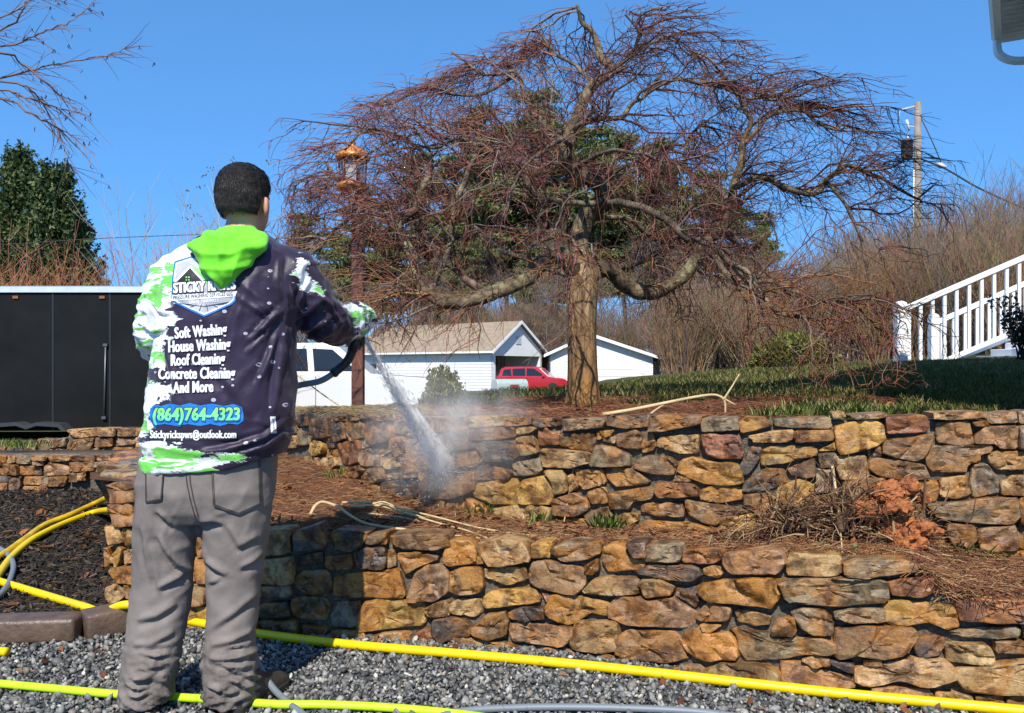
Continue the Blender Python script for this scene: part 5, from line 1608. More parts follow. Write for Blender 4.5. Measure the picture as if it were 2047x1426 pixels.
# ---- vehicles, built from side outlines
def wheel(mb_t, name, parent, x, y, r, w, M):
    m = MB(); m.lathe([(r * .55, -w/2), (r * .9, -w/2), (r, -w * .35), (r, w * .35), (r * .9, w/2), (r * .55, w/2)], 24, M @ Matrix.Translation((x, y, r)) @ Matrix.Rotation(math.pi/2, 4, 'X'))
    wh = m.build(name, M_rubber, parent, smooth_shade=True)
    m = MB(); m.lathe([(0, -w * .42), (r * .2, -w * .46), (r * .58, -w * .40), (r * .58, w * .40), (0, w * .42)], 20, M @ Matrix.Translation((x, y, r)) @ Matrix.Rotation(math.pi/2, 4, 'X'))
    m.build('rim', M_chrome, wh, smooth_shade=True)
    return wh
def vehicle(name, label, cat, loc, rz, paint, lower, cab, wins, wheels, W, tumble=.16, extras=None):
    """outline points (x forward, z up); cab narrows towards the roof"""
    o = empty(name, loc, rz); props(o, label, cat)
    I = Matrix.Identity(4)
    m = MB(); m.prism(lower, -W/2, W/2, 'y'); bd = m.build('body', paint, o, bevel=.05, seg=3, smooth_shade=False)
    z0 = min(p[1] for p in cab); z1 = max(p[1] for p in cab)
    m = MB(); n = len(cab)
    ws = [W/2 - .06 - tumble * (z - z0) / (z1 - z0) for x, z in cab]
    m.add([(x, -w, z) for (x, z), w in zip(cab, ws)] + [(x, w, z) for (x, z), w in zip(cab, ws)], [tuple(range(n)), tuple(range(2*n-1, n-1, -1))] + [(i, n + i, n + (i+1) % n, (i+1) % n) for i in range(n)])
    m.build('cab', paint, o, bevel=.04, seg=3)
    for wpoly in wins:
        for s in (-1, 1):
            m = MB()
            pts = [(x, s * (W/2 - .06 - tumble * (z - z0) / (z1 - z0) + .006), z) for x, z in wpoly]
            pts2 = [(x, y - s * .02, z) for x, y, z in pts]
            k = len(pts)
            m.add(pts + pts2, [tuple(range(k)), tuple(range(2*k-1, k-1, -1))] + [(i, k + i, k + (i+1) % k, (i+1) % k) for i in range(k)])
            m.build('window', M_glass, o)
    for (x, r) in wheels:
        for s in (-1, 1): 
            wheel(None, 'wheel', o, x, s * (W/2 - .10), r, .24, I)
    if extras: extras(o)
    return o
M_red = plain('red_car_paint', (.42, .012, .02), .25, var=.05, coat=.8)
def suv_x(o):
    for s in (-1, 1):
        m = MB(); m.box(2.28, s * .70 - .16, .78, 2.44, s * .70 + .16, .90); m.build('headlight', plain('headlight_glass', (.7, .7, .72), .15), o, bevel=.02)
        m = MB(); m.box(-2.46, s * .78 - .10, .92, -2.34, s * .78 + .10, 1.15); m.build('tail_light', plain('tail_light_red', (.4, .02, .02), .2), o, bevel=.02)
        m = MB(); m.box(.72, s * 1.0 - .10, 1.08, .90, s * 1.0 + .10, 1.22); m.build('mirror', M_red, o, bevel=.03)
        m = MB(); m.box(-.5, s * .975 - .012, .98, -.26, s * .975 + .012, 1.02); m.build('door_handle', M_red, o)
    m = MB(); m.box(2.40, -.6, .52, 2.47, .6, .74); m.build('grille', M_dark, o, bevel=.01)
_p = P(1069, 0, 58); _p.z = -.42
suv = vehicle('parked_car', 'red family car parked beside the white house across the road', 'car', _p, rad(-14), M_red,
    [(-2.42, .35), (-2.45, 1.05), (-2.3, 1.12), (1.0, 1.08), (2.2, .98), (2.42, .82), (2.44, .35), (2.0, .24), (-2.1, .24)],
    [(-2.36, 1.05), (-2.2, 1.62), (-1.9, 1.76), (.1, 1.78), (.5, 1.70), (1.25, 1.06)],
    [[(-2.08, 1.14), (-1.98, 1.56), (-1.5, 1.62), (-1.4, 1.14)], [(-1.32, 1.14), (-1.38, 1.62), (-.5, 1.66), (-.45, 1.14)], [(-.36, 1.14), (-.40, 1.66), (.12, 1.64), (.9, 1.14)]],
    [(-1.45, .37), (1.45, .37)], 1.95, .18, suv_x)
M_truckw = plain('white_truck_paint', (.70, .71, .72), .3, var=.03, coat=.5)
def truck_x(o):
    for x in (.10, -.92):
        for s in (-1, 1):
            m = MB(); m.box(x - .30, s * 1.0 - .03, 1.14, x - .08, s * 1.0 + .03, 1.18); m.build('door_handle', M_dark, o, bevel=.008)
    for x in (1.12, .20, -.86):
        m = MB(); m.box(x - .006, -1.003, .62, x + .006, 1.003, 1.30); m.build('door_seam', M_dark, o)
    for s in (-1, 1):
        m = MB(); m.box(.98, s * 1.10 - .13, 1.36, 1.14, s * 1.10 + .13, 1.58); m.build('mirror', M_dark, o, bevel=.03)
        m = MB(); m.box(2.66, s * .76 - .18, .92, 2.80, s * .76 + .18, 1.12); m.build('headlight', plain('headlight_clear', (.6, .6, .62), .15), o, bevel=.02)
        m = MB(); m.box(-.8, s * .98 - .05, .42, 1.0, s * .98 + .05, .50); m.build('running_board', M_dark, o, bevel=.01)
    m = MB(); m.box(2.74, -.7, .62, 2.84, .7, .90); m.build('grille', M_dark, o, bevel=.01)
_p = P(640, 0, 18.0); _p.z = -.30
truck = vehicle('pickup_truck', 'white pickup truck partly hidden behind the person and the lamp post', 'truck', _p + Vector((-.1, 0, 0)), rad(2), M_truckw,
    [(-2.85, .52), (-2.88, 1.38), (1.05, 1.38), (1.6, 1.32), (2.65, 1.24), (2.80, 1.05), (2.80, .52), (2.4, .40), (-2.5, .40)],
    [(-1.05, 1.34), (-.95, 1.88), (-.7, 1.97), (.35, 1.98), (.62, 1.90), (1.30, 1.34)],
    [[(-.86, 1.40), (-.80, 1.84), (-.02, 1.86), (.04, 1.40)], [(.16, 1.40), (.10, 1.86), (.50, 1.84), (1.02, 1.40)]],
    [(-1.75, .40), (1.85, .40)], 2.0, .16, truck_x)

# ---- black cargo trailer
M_trl = plain('black_trailer_skin', (.010, .010, .010), .5, var=.35, scale=1.5, bump=.12, bscale=3, spec=.15)
M_alu = plain('aluminium_trim', (.55, .57, .60), .35, .8, var=.1)
_p = P(60, 0, 12.5); _p.z = -.42
tr = empty('cargo_trailer', _p); props(tr, 'black enclosed cargo trailer with a pale roof edge behind the left walls', 'trailer')
def tq(u, v): return P(u, v, 12.5) - tr.location
x0, x1 = tq(-420, 0).x, tq(470, 0).x
zt0, zt1 = tq(0, 868).z, tq(0, 581).z
m = MB(); m.box(x0, 0, zt0, x1, 2.3, zt1); m.build('box', M_trl, tr, bevel=.02)
m = MB(); m.prism([(-.03, zt1 - .005), (-.03, zt1 + .05), (.5, zt1 + .12), (1.15, zt1 + .14), (1.8, zt1 + .12), (2.33, zt1 + .05), (2.33, zt1 - .005)], x0 - .02, x1 + .02, 'x'); m.build('roof', M_alu, tr)
m = MB(); m.box(x0, -.034, zt1 - .03, x1, -.012, zt1 + .055); m.build('roof_edge', plain('pale_roof_edge', (.62, .66, .70), .4, .2), tr)
for u in (106, 220, -60, 330):
    p = tq(u, 700); m = MB(); m.box(p.x - .012, -.007, zt0 + .04, p.x + .012, -.001, zt1 - .02); m.build('panel_seam', plain('seam_trim', (.022, .022, .024), .4), tr)
p = tq(213, 690); p2 = tq(210, 835)
m = MB(); m.tube([(p.x, -.03, p.z), (p2.x, -.03, p2.z)], .012, 8); m.build('door_lock_bar', plain('dull_steel_bar', (.16, .16, .17), .45, .6), tr, smooth_shade=True)
for q in (p, p2): 
    m = MB(); m.box(q.x - .03, -.05, q.z - .02, q.x + .03, -.001, q.z + .02); m.build('bar_bracket', plain('dull_steel_bar2', (.12, .12, .13), .5, .5), tr)
m = MB(); m.box(x0, -.02, zt0 - .05, x1, -.001, zt0 + .05); m.build('lower_trim', plain('black_trim', (.02, .02, .02), .5), tr)
for u in (24, 118):
    p = tq(u, 862)
    r = .345
    I = Matrix.Translation((0, 0, 0))
    wheel(None, 'wheel', tr, p.x, .10, r, .22, Matrix.Identity(4))
fp = [(tq(-30, 0).x, .62), (tq(-12, 0).x, .76), (tq(50, 0).x, .79), (tq(70, 0).x, .74), (tq(90, 0).x, .79), (tq(136, 0).x, .77), (tq(158, 0).x, .60), (tq(158, 0).x, .55), (tq(132, 0).x, .72), (tq(90, 0).x, .74), (tq(70, 0).x, .69), (tq(50, 0).x, .74), (tq(-8, 0).x, .71), (tq(-30, 0).x, .56)]
m = MB(); m.prism(fp, -.24, -.0, 'y'); m.build('fender', plain('grey_fender', (.06, .062, .068), .4, .3), tr)
for u in (32, 205):
    p = tq(u, 700); m = MB(); m.box(p.x - .04, -.02, zt1 - .12, p.x + .04, -.001, zt1 - .08); m.build('marker_light', plain('amber_marker', (.25, .10, .03), .3), tr)

# ---- houses across the road
def siding_lines(mb_, x0, x1, z0, z1, y, M, step=.22):
    z = z0 + step
    while z < z1:
        mb_.box(x0, y - .022, z - .02, x1, y - .002, z, M); z += step
h1 = empty('house', P(940, 0, 62)); h1.location.z = -.42
props(h1, 'white house with a tan shingle roof and dark carport beside the red car', 'house')
h1.rotation_euler = (0, 0, rad(0))
a = rad(-38)
Mh = Matrix.Translation((1.68, 0, 0)) @ Matrix.Rotation(a, 4, 'Z')
# local x runs back along the ridge to the left, gable end at x = 0
Wd, Lh, eh, rh_ = 6.0, 15.0, 2.95, 2.15
m = MB(); m.box(-Lh, 0, 0, -.001, .2, eh, Mh); m.box(-Lh, Wd - .2, 0, 0, Wd, eh, Mh); m.box(-Lh, .2, 0, -Lh + .2, Wd - .2, eh, Mh); m.box(-4.6, .2, 0, -4.4, Wd - .2, eh, Mh)
siding_lines(m, -Lh, 0, 0, eh, 0, Mh)
m.build('wall', M_siding, h1)
m = MB(); m.prism([(-.0, eh - .35), (Wd, eh - .35), (Wd, eh), (Wd / 2, eh + rh_), (0, eh)], -.16, -.002, 'x', Mh)
gb = m.build('gable', M_siding, h1)
m = MB(); m.box(.002, Wd/2 - .3, eh + .55, .04, Wd/2 + .3, eh + 1.15, Mh); m.build('vent', plain('gable_vent', (.5, .52, .55), .6), gb)
m = MB(); m.box(-.2, .0, 0, .0, .25, eh - .35, Mh); m.box(-.2, Wd - .25, 0, .0, Wd, eh - .35, Mh); m.build('carport_post', M_white, h1)
m = MB(); m.prism([(-.45, eh - .18), (-.45, eh - .04), (Wd/2, eh + rh_ + .16), (Wd + .45, eh - .04), (Wd + .45, eh - .18), (Wd/2, eh + rh_ + .02)], -Lh - .3, .32, 'x', Mh); m.build('roof', M_shingle, h1)
m = MB(); m.prism([(-.46, eh - .24), (-.46, eh - .02), (Wd/2, eh + rh_ + .18), (Wd + .46, eh - .02), (Wd + .46, eh - .24), (Wd/2, eh + rh_ - .06)], .325, .37, 'x', Mh); m.build('bargeboard', M_white, h1)
m = MB(); m.box(-Lh - .3, -.53, eh - .17, .32, -.455, eh - .03, Mh); m.build('gutter', M_white, h1)

h2 = empty('house', P(1203, 0, 64)); h2.location.z = -.42
props(h2, 'white garage building with a broad gable behind the weeping tree trunk', 'house')
Mh = Matrix.Identity(4)
w2 = 3.85
m = MB(); m.prism([(-w2, 0), (w2, 0), (w2, 2.55), (-.9, 4.05), (-w2, 2.75)], 0, 8, 'y'); siding_lines(m, -w2, w2, 0, 2.5, 0, Mh); m.build('wall', M_siding, h2)
m = MB(); m.prism([(-w2 - .5, 2.55), (-w2 - .5, 2.70), (-.9, 4.28), (w2 + .5, 2.52), (w2 + .5, 2.37), (-.9, 4.10)], -.45, 8.4, 'y'); m.build('roof', plain('grey_shingles', (.20, .19, .18), .9, var=.2, scale=3), h2)
m = MB(); m.prism([(-w2 - .52, 2.50), (-w2 - .52, 2.72), (-.9, 4.31), (w2 + .52, 2.54), (w2 + .52, 2.32), (-.9, 4.06)], -.50, -.455, 'y'); m.build('bargeboard', M_white, h2)
m = MB(); 
for k in range(4): m.box(-2.2 + .0, -.05, .02 + k * .52, 2.6, -.024, .50 + k * .52)
m.build('garage_door', M_white, h2)
m = MB(); m.box(w2 + .001, 1.2, 0, w2 + 2.9, 6, 2.2); m.build('side_wing', M_siding, h2)
m = MB(); m.prism([(.9, 2.2), (3.6, 3.1), (6.3, 2.2), (6.3, 2.33), (3.6, 3.25), (.9, 2.33)], w2 + .0, w2 + 3.1, 'x'); m.build('wing_roof', plain('grey_shingles2', (.20, .19, .18), .9, var=.2, scale=3), h2)
m = MB(); m.box(w2 + 1.75, 1.15, .6, w2 + 2.4, 1.19, 1.75); w = m.build('window', M_glass, h2)
m = MB(); m.box(w2 + 1.66, 1.13, .5, w2 + 1.74, 1.19, 1.85); m.box(w2 + 2.41, 1.13, .5, w2 + 2.49, 1.19, 1.85); m.box(w2 + 1.75, 1.13, 1.76, w2 + 2.4, 1.19, 1.84); m.box(w2 + 1.75, 1.12, 1.15, w2 + 2.4, 1.14, 1.20); m.build('frame', M_white, w)

# ---- mailbox
mp = P(1020, 775, 11.0)
mbx = empty('mailbox', (mp.x, mp.y, lawn_z(mp.x, mp.y))); props(mbx, 'pale green rounded mailbox on a dark post at the lawn edge', 'mailbox')
Mm = Matrix.Translation((0, 0, mp.z - mbx.location.z - .10)) @ Matrix.Rotation(rad(28), 4, 'Z')
prof = [(-.09, 0), (.09, 0), (.09, .12)] + [(.09 * math.cos(math.pi * k / 8), .12 + .09 * math.sin(math.pi * k / 8)) for k in range(1, 8)] + [(-.09, .12)]
m = MB(); m.prism(prof, -.22, .22, 'x', Mm); m.build('box', plain('pale_green_enamel', (.42, .55, .50), .4, .2, var=.15), mbx, bevel=.004)
m = MB(); m.prism([(x * 1.04, z * 1.02) for x, z in prof], -.232, -.222, 'x', Mm); m.build('door', plain('pale_enamel', (.60, .66, .64), .4, .2), mbx)
m = MB(); m.box(-.05, -.105, .10, .07, -.095, .14, Mm); m.build('flag', plain('flag_red', (.3, .03, .03), .5), mbx)
m = MB(); m.tube([Mm @ Vector((-.16, 0, 0)), Mm @ Vector((-.10, 0, -.12)), Mm @ Vector((0, 0, -.2))], .016, 8); m.tube([Mm @ Vector((.16, 0, 0)), Mm @ Vector((.10, 0, -.12)), Mm @ Vector((0, 0, -.2))], .016, 8); m.build('bracket', plain('dark_iron', (.03, .03, .03), .5, .5), mbx, smooth_shade=True)
m = MB(); m.tube([(0, 0, -.3), Mm @ Vector((0, 0, -.02))], .035, 10); m.build('post', plain('dark_post', (.04, .035, .03), .7), mbx, smooth_shade=True)

# ---- lamp post with a copper lantern
lp = P(716, 828, 5.4)
lamp = empty('lamp_post', lp); props(lamp, 'brown lamp post with an orange copper domed lantern on top', 'lamp post')
def lq(v): return CAMZ - (v - 740) / FPX * 5.4 - lp.z
M_brown = plain('brown_post_paint', (.13, .045, .03), .55, var=.25, scale=10)
M_cop = plain('orange_copper', (.62, .22, .06), .4, .35, var=.2, scale=18)
m = MB(); m.box(-.037, -.037, -.1, .037, .037, lq(392)); m.build('post', M_brown, lamp, bevel=.006)
z0 = lq(384); ox = Matrix.Translation(((705 - 716) / FPX * 5.4, 0, 0))
m = MB(); m.lathe([(.03, lq(394)), (.09, lq(382)), (.105, lq(376)), (.105, lq(370)), (.08, lq(366)), (.0, lq(366))], 16, ox); m.build('lantern_base', M_cop, lamp, smooth_shade=True)
for k in range(6):
    aa = math.pi / 3 * k
    m = MB(); m.tube([ox @ Vector((.080 * math.cos(aa), .080 * math.sin(aa), lq(370))), ox @ Vector((.088 * math.cos(aa), .088 * math.sin(aa), lq(318)))], .007, 6); m.build('lantern_bar', M_brown, lamp, smooth_shade=True)
t = NT('lantern_glass'); t.p(Base_Color=(.75, .72, .68, 1), Roughness=.15); t.b.inputs['Transmission Weight'].default_value = .55
m = MB(); m.lathe([(.072, lq(369)), (.078, lq(319))], 6, ox); m.build('lantern_glass', t.m, lamp)
m = MB(); m.lathe([(.11, lq(320)), (.112, lq(314)), (.098, lq(308)), (.078, lq(300)), (.045, lq(295)), (.02, lq(293)), (.016, lq(290)), (.022, lq(287)), (.012, lq(282)), (.0, lq(279))], 20, ox); m.build('dome', M_cop, lamp, smooth_shade=True)
# ================================================================== vegetation beyond the wall
M_bare = attr_mat('bare_twig', .8, spec=.15, var=.2, scale=6)
M_leaf = attr_mat('evergreen_leaf', .55, trans=.2, spec=.35, var=.25, scale=5)
M_bark2 = plain('grey_brown_bark', (.15, .115, .09), .9, var=.35, scale=6, bump=.6, bscale=18)
rv = random.Random(77)

def bare_tree(seed, H, spread, trunk_r, levels=3, kids=(9, 7, 6), col=((.22, .16, .12), (.28, .19, .13)), first=.35, up=.55, tw=.006):
    """returns (trunk polyline, radii) and the strands of its crown"""
    r = random.Random(seed)
    lines = []
    def wander(p, d, L, n, jit, lift):
        pts = [p.copy()]
        for i in range(n - 1):
            d = (d + Vector((r.uniform(-1, 1), r.uniform(-1, 1), r.uniform(-1, 1))) * jit + Vector((0, 0, lift))).normalized()
            p = p + d * (L / (n - 1)); pts.append(p.copy())
        return pts
    T = wander(Vector((0, 0, -.2)), Vector((r.uniform(-.05, .05), r.uniform(-.05, .05), 1)), H * .92, 10, .06, .1)
    def rec(pts, rad_, lvl, L):
        for k in range(kids[lvl]):
            f = r.uniform(first if lvl == 0 else .15, 1.0)
            i = min(len(pts) - 2, int(f * (len(pts) - 1)))
            q = pts[i].lerp(pts[i + 1], r.random())
            dd = (pts[i + 1] - pts[i]).normalized()
            sd = (Matrix.Rotation(r.uniform(0, 6.283), 3, dd) @ dd.orthogonal()).normalized()
            d = (dd * up + sd * spread + Vector((0, 0, .25))).normalized()
            l = L * r.uniform(.55, 1.0) * (1.15 - .5 * f if lvl == 0 else 1)
            b = wander(q, d, l, 6 if lvl < 2 else 4, .16, .05)
            rr = max(tw * .6, rad_ * (.42 if lvl == 0 else .5) * (1.1 - .6 * f if lvl == 0 else 1))
            c = [a + (b_ - a) * r.random() for a, b_ in zip(*col)]
            lines.append((np.array([tuple(v) for v in b]), rr, max(tw * .4, rr * .35), c))
            if lvl + 1 < levels: rec(b, rr, lvl + 1, l * .55)
    rec(T, trunk_r, 0, H * .42)
    return T, lines

def leaf_mesh(name, centers, size, cols, seed, stretch=1.6, droop=0.0):
    """many small leaf-sized faces"""
    r = np.random.default_rng(seed)
    n = len(centers)
    C = np.asarray(centers)
    d = r.normal(size=(n, 3)); d[:, 2] -= droop; d /= np.linalg.norm(d, axis=1, keepdims=True)
    e = r.normal(size=(n, 3)); e -= (e * d).sum(1, keepdims=True) * d; e /= np.linalg.norm(e, axis=1, keepdims=True)
    s = size * r.uniform(.6, 1.3, (n, 1))
    V = np.stack([C - d * s * stretch * .5, C + e * s * .5, C + d * s * stretch * .5, C - e * s * .5], axis=1).reshape(-1, 3)
    F = np.arange(n * 4).reshape(n, 4)
    cc = np.asarray(cols)
    pick = cc[r.integers(0, len(cc), n)] * r.uniform(.7, 1.25, (n, 1))
    return mesh_np(name, V, F, np.repeat(pick, 4, axis=0))

def trunk_obj(T, r0, r1, mat, parent, sides=9):
    m = MB(); n = len(T)
    m.tube(T, [r0 * (1 - i / (n - 1)) + r1 * i / (n - 1) for i in range(n)], sides)
    return m.build('trunk', mat, parent, smooth_shade=True)

def put_tree(name, label, cat, group, loc, protos, k, sc, rz):
    """copy prototype number k of a kind"""
    o = copy_tree(protos[k])
    o.location = loc; o.rotation_euler = (0, 0, rz); o.scale = (sc, sc, sc * rv.uniform(.92, 1.1))
    props(o, label, cat, group)
    return o

# prototypes are used as the first plants of their kind
def proto_bare(name, seed, H, spread, tr, **kw):
    o = empty(name)
    T, L = bare_tree(seed, H, spread, tr, **kw)
    trunk_obj(T, tr, tr * .15, M_bark2, o)
    strands('crown', L, M_bare, 3, o)
    return o
def proto_pine(seed, H):
    r = random.Random(seed)
    o = empty('pine_tree')
    T = [Vector((.12 * math.sin(i * .7 + seed), .1 * math.cos(i + seed), -.3 + (H + .3) * i / 9)) for i in range(10)]
    trunk_obj(T, .20, .05, M_bark2, o)
    cen, lines = [], []
    for k in range(54):
        f = r.uniform(.36, 1.0)
        z = H * f
        L = H * .20 * (1.15 - f) ** .6 * r.uniform(.5, 1.1)
        a = r.uniform(0, 6.283)
        d = Vector((math.cos(a), math.sin(a), r.uniform(.05, .4)))
        p0 = Vector((.12 * math.sin(f * 9 * .7 + seed), .1 * math.cos(f * 9 + seed), z))
        b = [p0 + d * L * t_ + Vector((0, 0, -.10 * L * t_ * t_)) for t_ in (0, .33, .66, 1)]
        lines.append((np.array([tuple(v) for v in b]), .045, .012, (.12, .09, .07)))
        for j in range(int(46 * L / 2 + 14)):
            t_ = r.uniform(.25, 1.08) 
            q = p0 + d * L * t_ + Vector((0, 0, -.10 * L * t_ * t_))
            g = .42
            for h in range(10):
                cen.append(tuple(q + Vector((r.gauss(0, g), r.gauss(0, g), r.gauss(0, g * .38)))))
    me = leaf_mesh('crown', cen, .12, [(.12, .15, .04), (.17, .19, .055), (.075, .11, .03), (.21, .21, .07)], seed, 3.2)
    cr = link('crown', me, M_leaf, o)
    strands('branch', lines, M_bare, 3, o)
    return o

BARE = [proto_bare('bare_tree', 5, 10, .85, .13, kids=(18, 9, 7), first=.2, tw=.022), proto_bare('bare_tree', 6, 9, .7, .10, kids=(18, 9, 7), first=.15, tw=.02, col=((.20, .15, .12), (.30, .21, .15))), proto_bare('bare_tree', 9, 11, .95, .15, kids=(18, 9, 7), first=.2, tw=.022, col=((.16, .12, .10), (.26, .19, .14)))]
PINE = [proto_pine(3, 18.0), proto_pine(8, 16.5)]
# the wood behind the weeping tree
spots_p = [(610, 84, 1.0), (668, 90, 1.05), (720, 82, .95), (775, 92, 1.15), (838, 86, 1.2), (905, 92, 1.4), (960, 86, 1.38), (1015, 95, 1.55), (1075, 90, 1.55), (1135, 97, 1.6), (1190, 88, 1.45), (1250, 95, 1.55), (1310, 90, 1.42), (1365, 96, 1.4), (1420, 88, 1.15), (1470, 94, 1.1), (1520, 90, .9), (860, 76, .62), (935, 78, .66), (1055, 80, .7), (1105, 82, .75)]
first_p = True
for i, (u, y, s) in enumerate(spots_p):
    loc = P(u, 0, y); loc.z = -.42
    k = i % 2
    if i < 2:
        o = PINE[k]; o.location = loc; o.rotation_euler = (0, 0, rv.uniform(0, 6)); o.scale = (s * .95, s * .95, s * .92)
        props(o, 'tall green pine in the wood behind the weeping tree', 'tree', 'pines in the wood behind')
    else:
        put_tree('pine_tree', 'tall green pine in the wood behind the weeping tree', 'tree', 'pines in the wood behind', loc, PINE, k, s * 1.02, rv.uniform(0, 6))
spots_b = [(575, 60, .75), (590, 72, .85), (640, 70, .9), (700, 74, .85), (760, 72, .9), (830, 75, .95), (890, 76, 1.0), (1070, 74, 1.0), (1100, 78, 1.15), (1150, 76, 1.0), (1210, 80, 1.1), (1330, 72, 1.0), (1370, 66, .95), (1400, 76, 1.0), (1440, 62, .85), (1490, 70, .9), (1530, 66, .8), (1300, 78, 1.1), (1040, 80, 1.1), (1420, 58, .7), (1475, 56, .7), (1545, 58, .68), (1060, 70, .8), (1090, 68, .7), (1130, 72, .8), (1320, 66, .7), (1350, 74, .9), (1385, 70, .8), (1455, 74, .9), (1510, 62, .7), (1560, 66, .7), (1580, 60, .6), (1270, 76, .9), (1180, 78, .9), (1605, 58, .55), (860, 74, .8), (915, 72, .75), (950, 76, .9), (985, 78, .9), (1010, 76, .85), (1045, 72, .8), (1075, 80, 1.0)]
for i, (u, y, s) in enumerate(spots_b):
    loc = P(u, 0, y); loc.z = -.42 if u < 1300 else lawn_z(loc.x, min(loc.y, 89)) - .1
    if i < 3:
        o = BARE[i]; o.location = loc; o.scale = (s, s, s)
        props(o, 'bare grey brown tree in the wood behind the houses', 'tree', 'bare trees in the wood behind')
    else:
        put_tree('bare_tree', 'bare grey brown tree in the wood behind the houses', 'tree', 'bare trees in the wood behind', loc, BARE, i % 3, s, rv.uniform(0, 6))

# twiggy brown thicket behind the railings
def proto_thicket(seed, H, W, col, n=64, tw=.016, sub=11):
    r = random.Random(seed)
    o = empty('bare_shrub')
    L, stems = [], []
    for k in range(n):
        a = r.uniform(0, 6.283); q = W * .28 * math.sqrt(r.random())
        p = Vector((q * math.cos(a), q * math.sin(a), -.1))
        d = Vector((math.cos(a) * r.uniform(.0, .42), math.sin(a) * r.uniform(.0, .42), 1)).normalized()
        h = H * r.uniform(.7, 1.05)
        pts = [p.copy()]
        for i in range(6):
            d = (d + Vector((r.uniform(-1, 1), r.uniform(-1, 1), r.uniform(-.2, .5))) * .10).normalized()
            p = p + d * h / 6; pts.append(p.copy())
        c = [x + (y_ - x) * r.random() for x, y_ in zip(*col)]
        stems.append((np.array([tuple(v) for v in pts]), tw * r.uniform(1, 2.2), tw * .5, c))
        for j in range(sub):
            i = r.randint(2, 6)
            q_ = pts[i - 1].lerp(pts[i], r.random())
            dd = (Vector((r.uniform(-1, 1), r.uniform(-1, 1), r.uniform(.6, 1.8)))).normalized()
            l = h * r.uniform(.10, .30)
            b = [q_, q_ + dd * l * .5 + Vector((r.uniform(-.05, .05) * l, 0, 0)), q_ + dd * l + Vector((0, 0, .1 * l))]
            c2 = [x * r.uniform(.8, 1.25) for x in c]
            L.append((np.array([tuple(v) for v in b]), tw * .55, tw * .3, c2))
            for g in range(2):
                d3 = (dd + Vector((r.uniform(-1, 1), r.uniform(-1, 1), r.uniform(0, 1))) * .8).normalized()
                q3 = b[1].lerp(b[2], r.random())
                L.append((np.array([tuple(q3), tuple(q3 + d3 * l * .3), tuple(q3 + d3 * l * .55)]), tw * .4, tw * .22, c2))
    strands('stems', stems, M_bare, 4, o); strands('twigs', L, M_bare, 3, o)
    return o
CB = ((.21, .135, .085), (.32, .205, .125))
TH = [proto_thicket(31, 5.2, 3.4, CB), proto_thicket(32, 4.6, 3.0, CB), proto_thicket(33, 5.6, 3.6, ((.19, .13, .09), (.30, .20, .14)))]
spots = [(1600, 30, .62), (1640, 34, .85), (1690, 29, .74), (1735, 33, .95), (1780, 28, .84), (1825, 32, .98), (1870, 27, .84), (1915, 30, .95), (1960, 26, .86), (2005, 29, .98), (2050, 25, .88), (2100, 28, 1.0), (1705, 38, 1.05), (1800, 38, 1.12), (1900, 36, 1.12), (2000, 35, 1.15), (2090, 33, 1.12), (1660, 26, .55), (1755, 25, .62), (1850, 24, .62), (1940, 23.5, .66), (2030, 22, .66)]
for i, (u, y, s) in enumerate(spots):
    loc = P(u, 0, y); loc.z = lawn_z(loc.x, loc.y) - .05
    o = TH[i] if i < 3 else copy_tree(TH[i % 3])
    o.location = loc; o.rotation_euler = (0, 0, rv.uniform(0, 6)); o.scale = (s, s, s * rv.uniform(.95, 1.05))
    props(o, 'bare brown many stemmed shrub in the thicket behind the white railings', 'shrub', 'thicket behind the railings')

# brown brush along the front of the wood
for i in range(30):
    u = 830 + i * 26 + rv.uniform(-8, 8); y = rv.uniform(70, 82) if u < 1330 else rv.uniform(52, 70)
    loc = P(u, 0, y); loc.z = -.45 if u < 1330 else lawn_z(loc.x, loc.y) - .2
    o = copy_tree(TH[i % 3]); k = rv.uniform(1.0, 1.35)
    o.location = loc; o.rotation_euler = (0, 0, rv.uniform(0, 6)); o.scale = (k * 1.25, k * 1.25, k)
    props(o, 'bare brown brush at the foot of the wood beyond the white garage', 'shrub', 'brush along the wood')

# dark evergreens at the far left
def proto_cypress(seed, H, W):
    r = random.Random(seed)
    o = empty('evergreen_tree')
    trunk_obj([Vector((0, 0, -.2)), Vector((0, 0, H * .5)), Vector((0, 0, H * .95))], .2, .03, M_bark2, o)
    cen = []
    for k in range(620):
        f = r.random() ** .8
        z = H * (.05 + .95 * f)
        R = W * .5 * (1 - f) ** .62 * (1 - .35 * max(0, .12 - f) / .12)
        a = r.uniform(0, 6.283); q = R * (r.random() ** .35) * r.uniform(.62, 1.12)
        c = Vector((q * math.cos(a), q * math.sin(a), z))
        d = Vector((math.cos(a) * .6, math.sin(a) * .6, 1)).normalized()
        l = r.uniform(.35, .95)
        for j in range(44):
            t_ = r.random()
            g = .15 * (1 - t_ * .75)
            cen.append(tuple(c + d * l * (t_ - .3) + Vector((r.gauss(0, g), r.gauss(0, g), r.gauss(0, g)))))
    me = leaf_mesh('crown', cen, .075, [(.04, .075, .022), (.06, .10, .028), (.09, .125, .033), (.025, .05, .015), (.12, .135, .04)], seed, 2.0)
    link('crown', me, M_leaf, o)
    return o
ec = [proto_cypress(41, 7.6, 4.0), proto_cypress(42, 7.0, 4.2)]
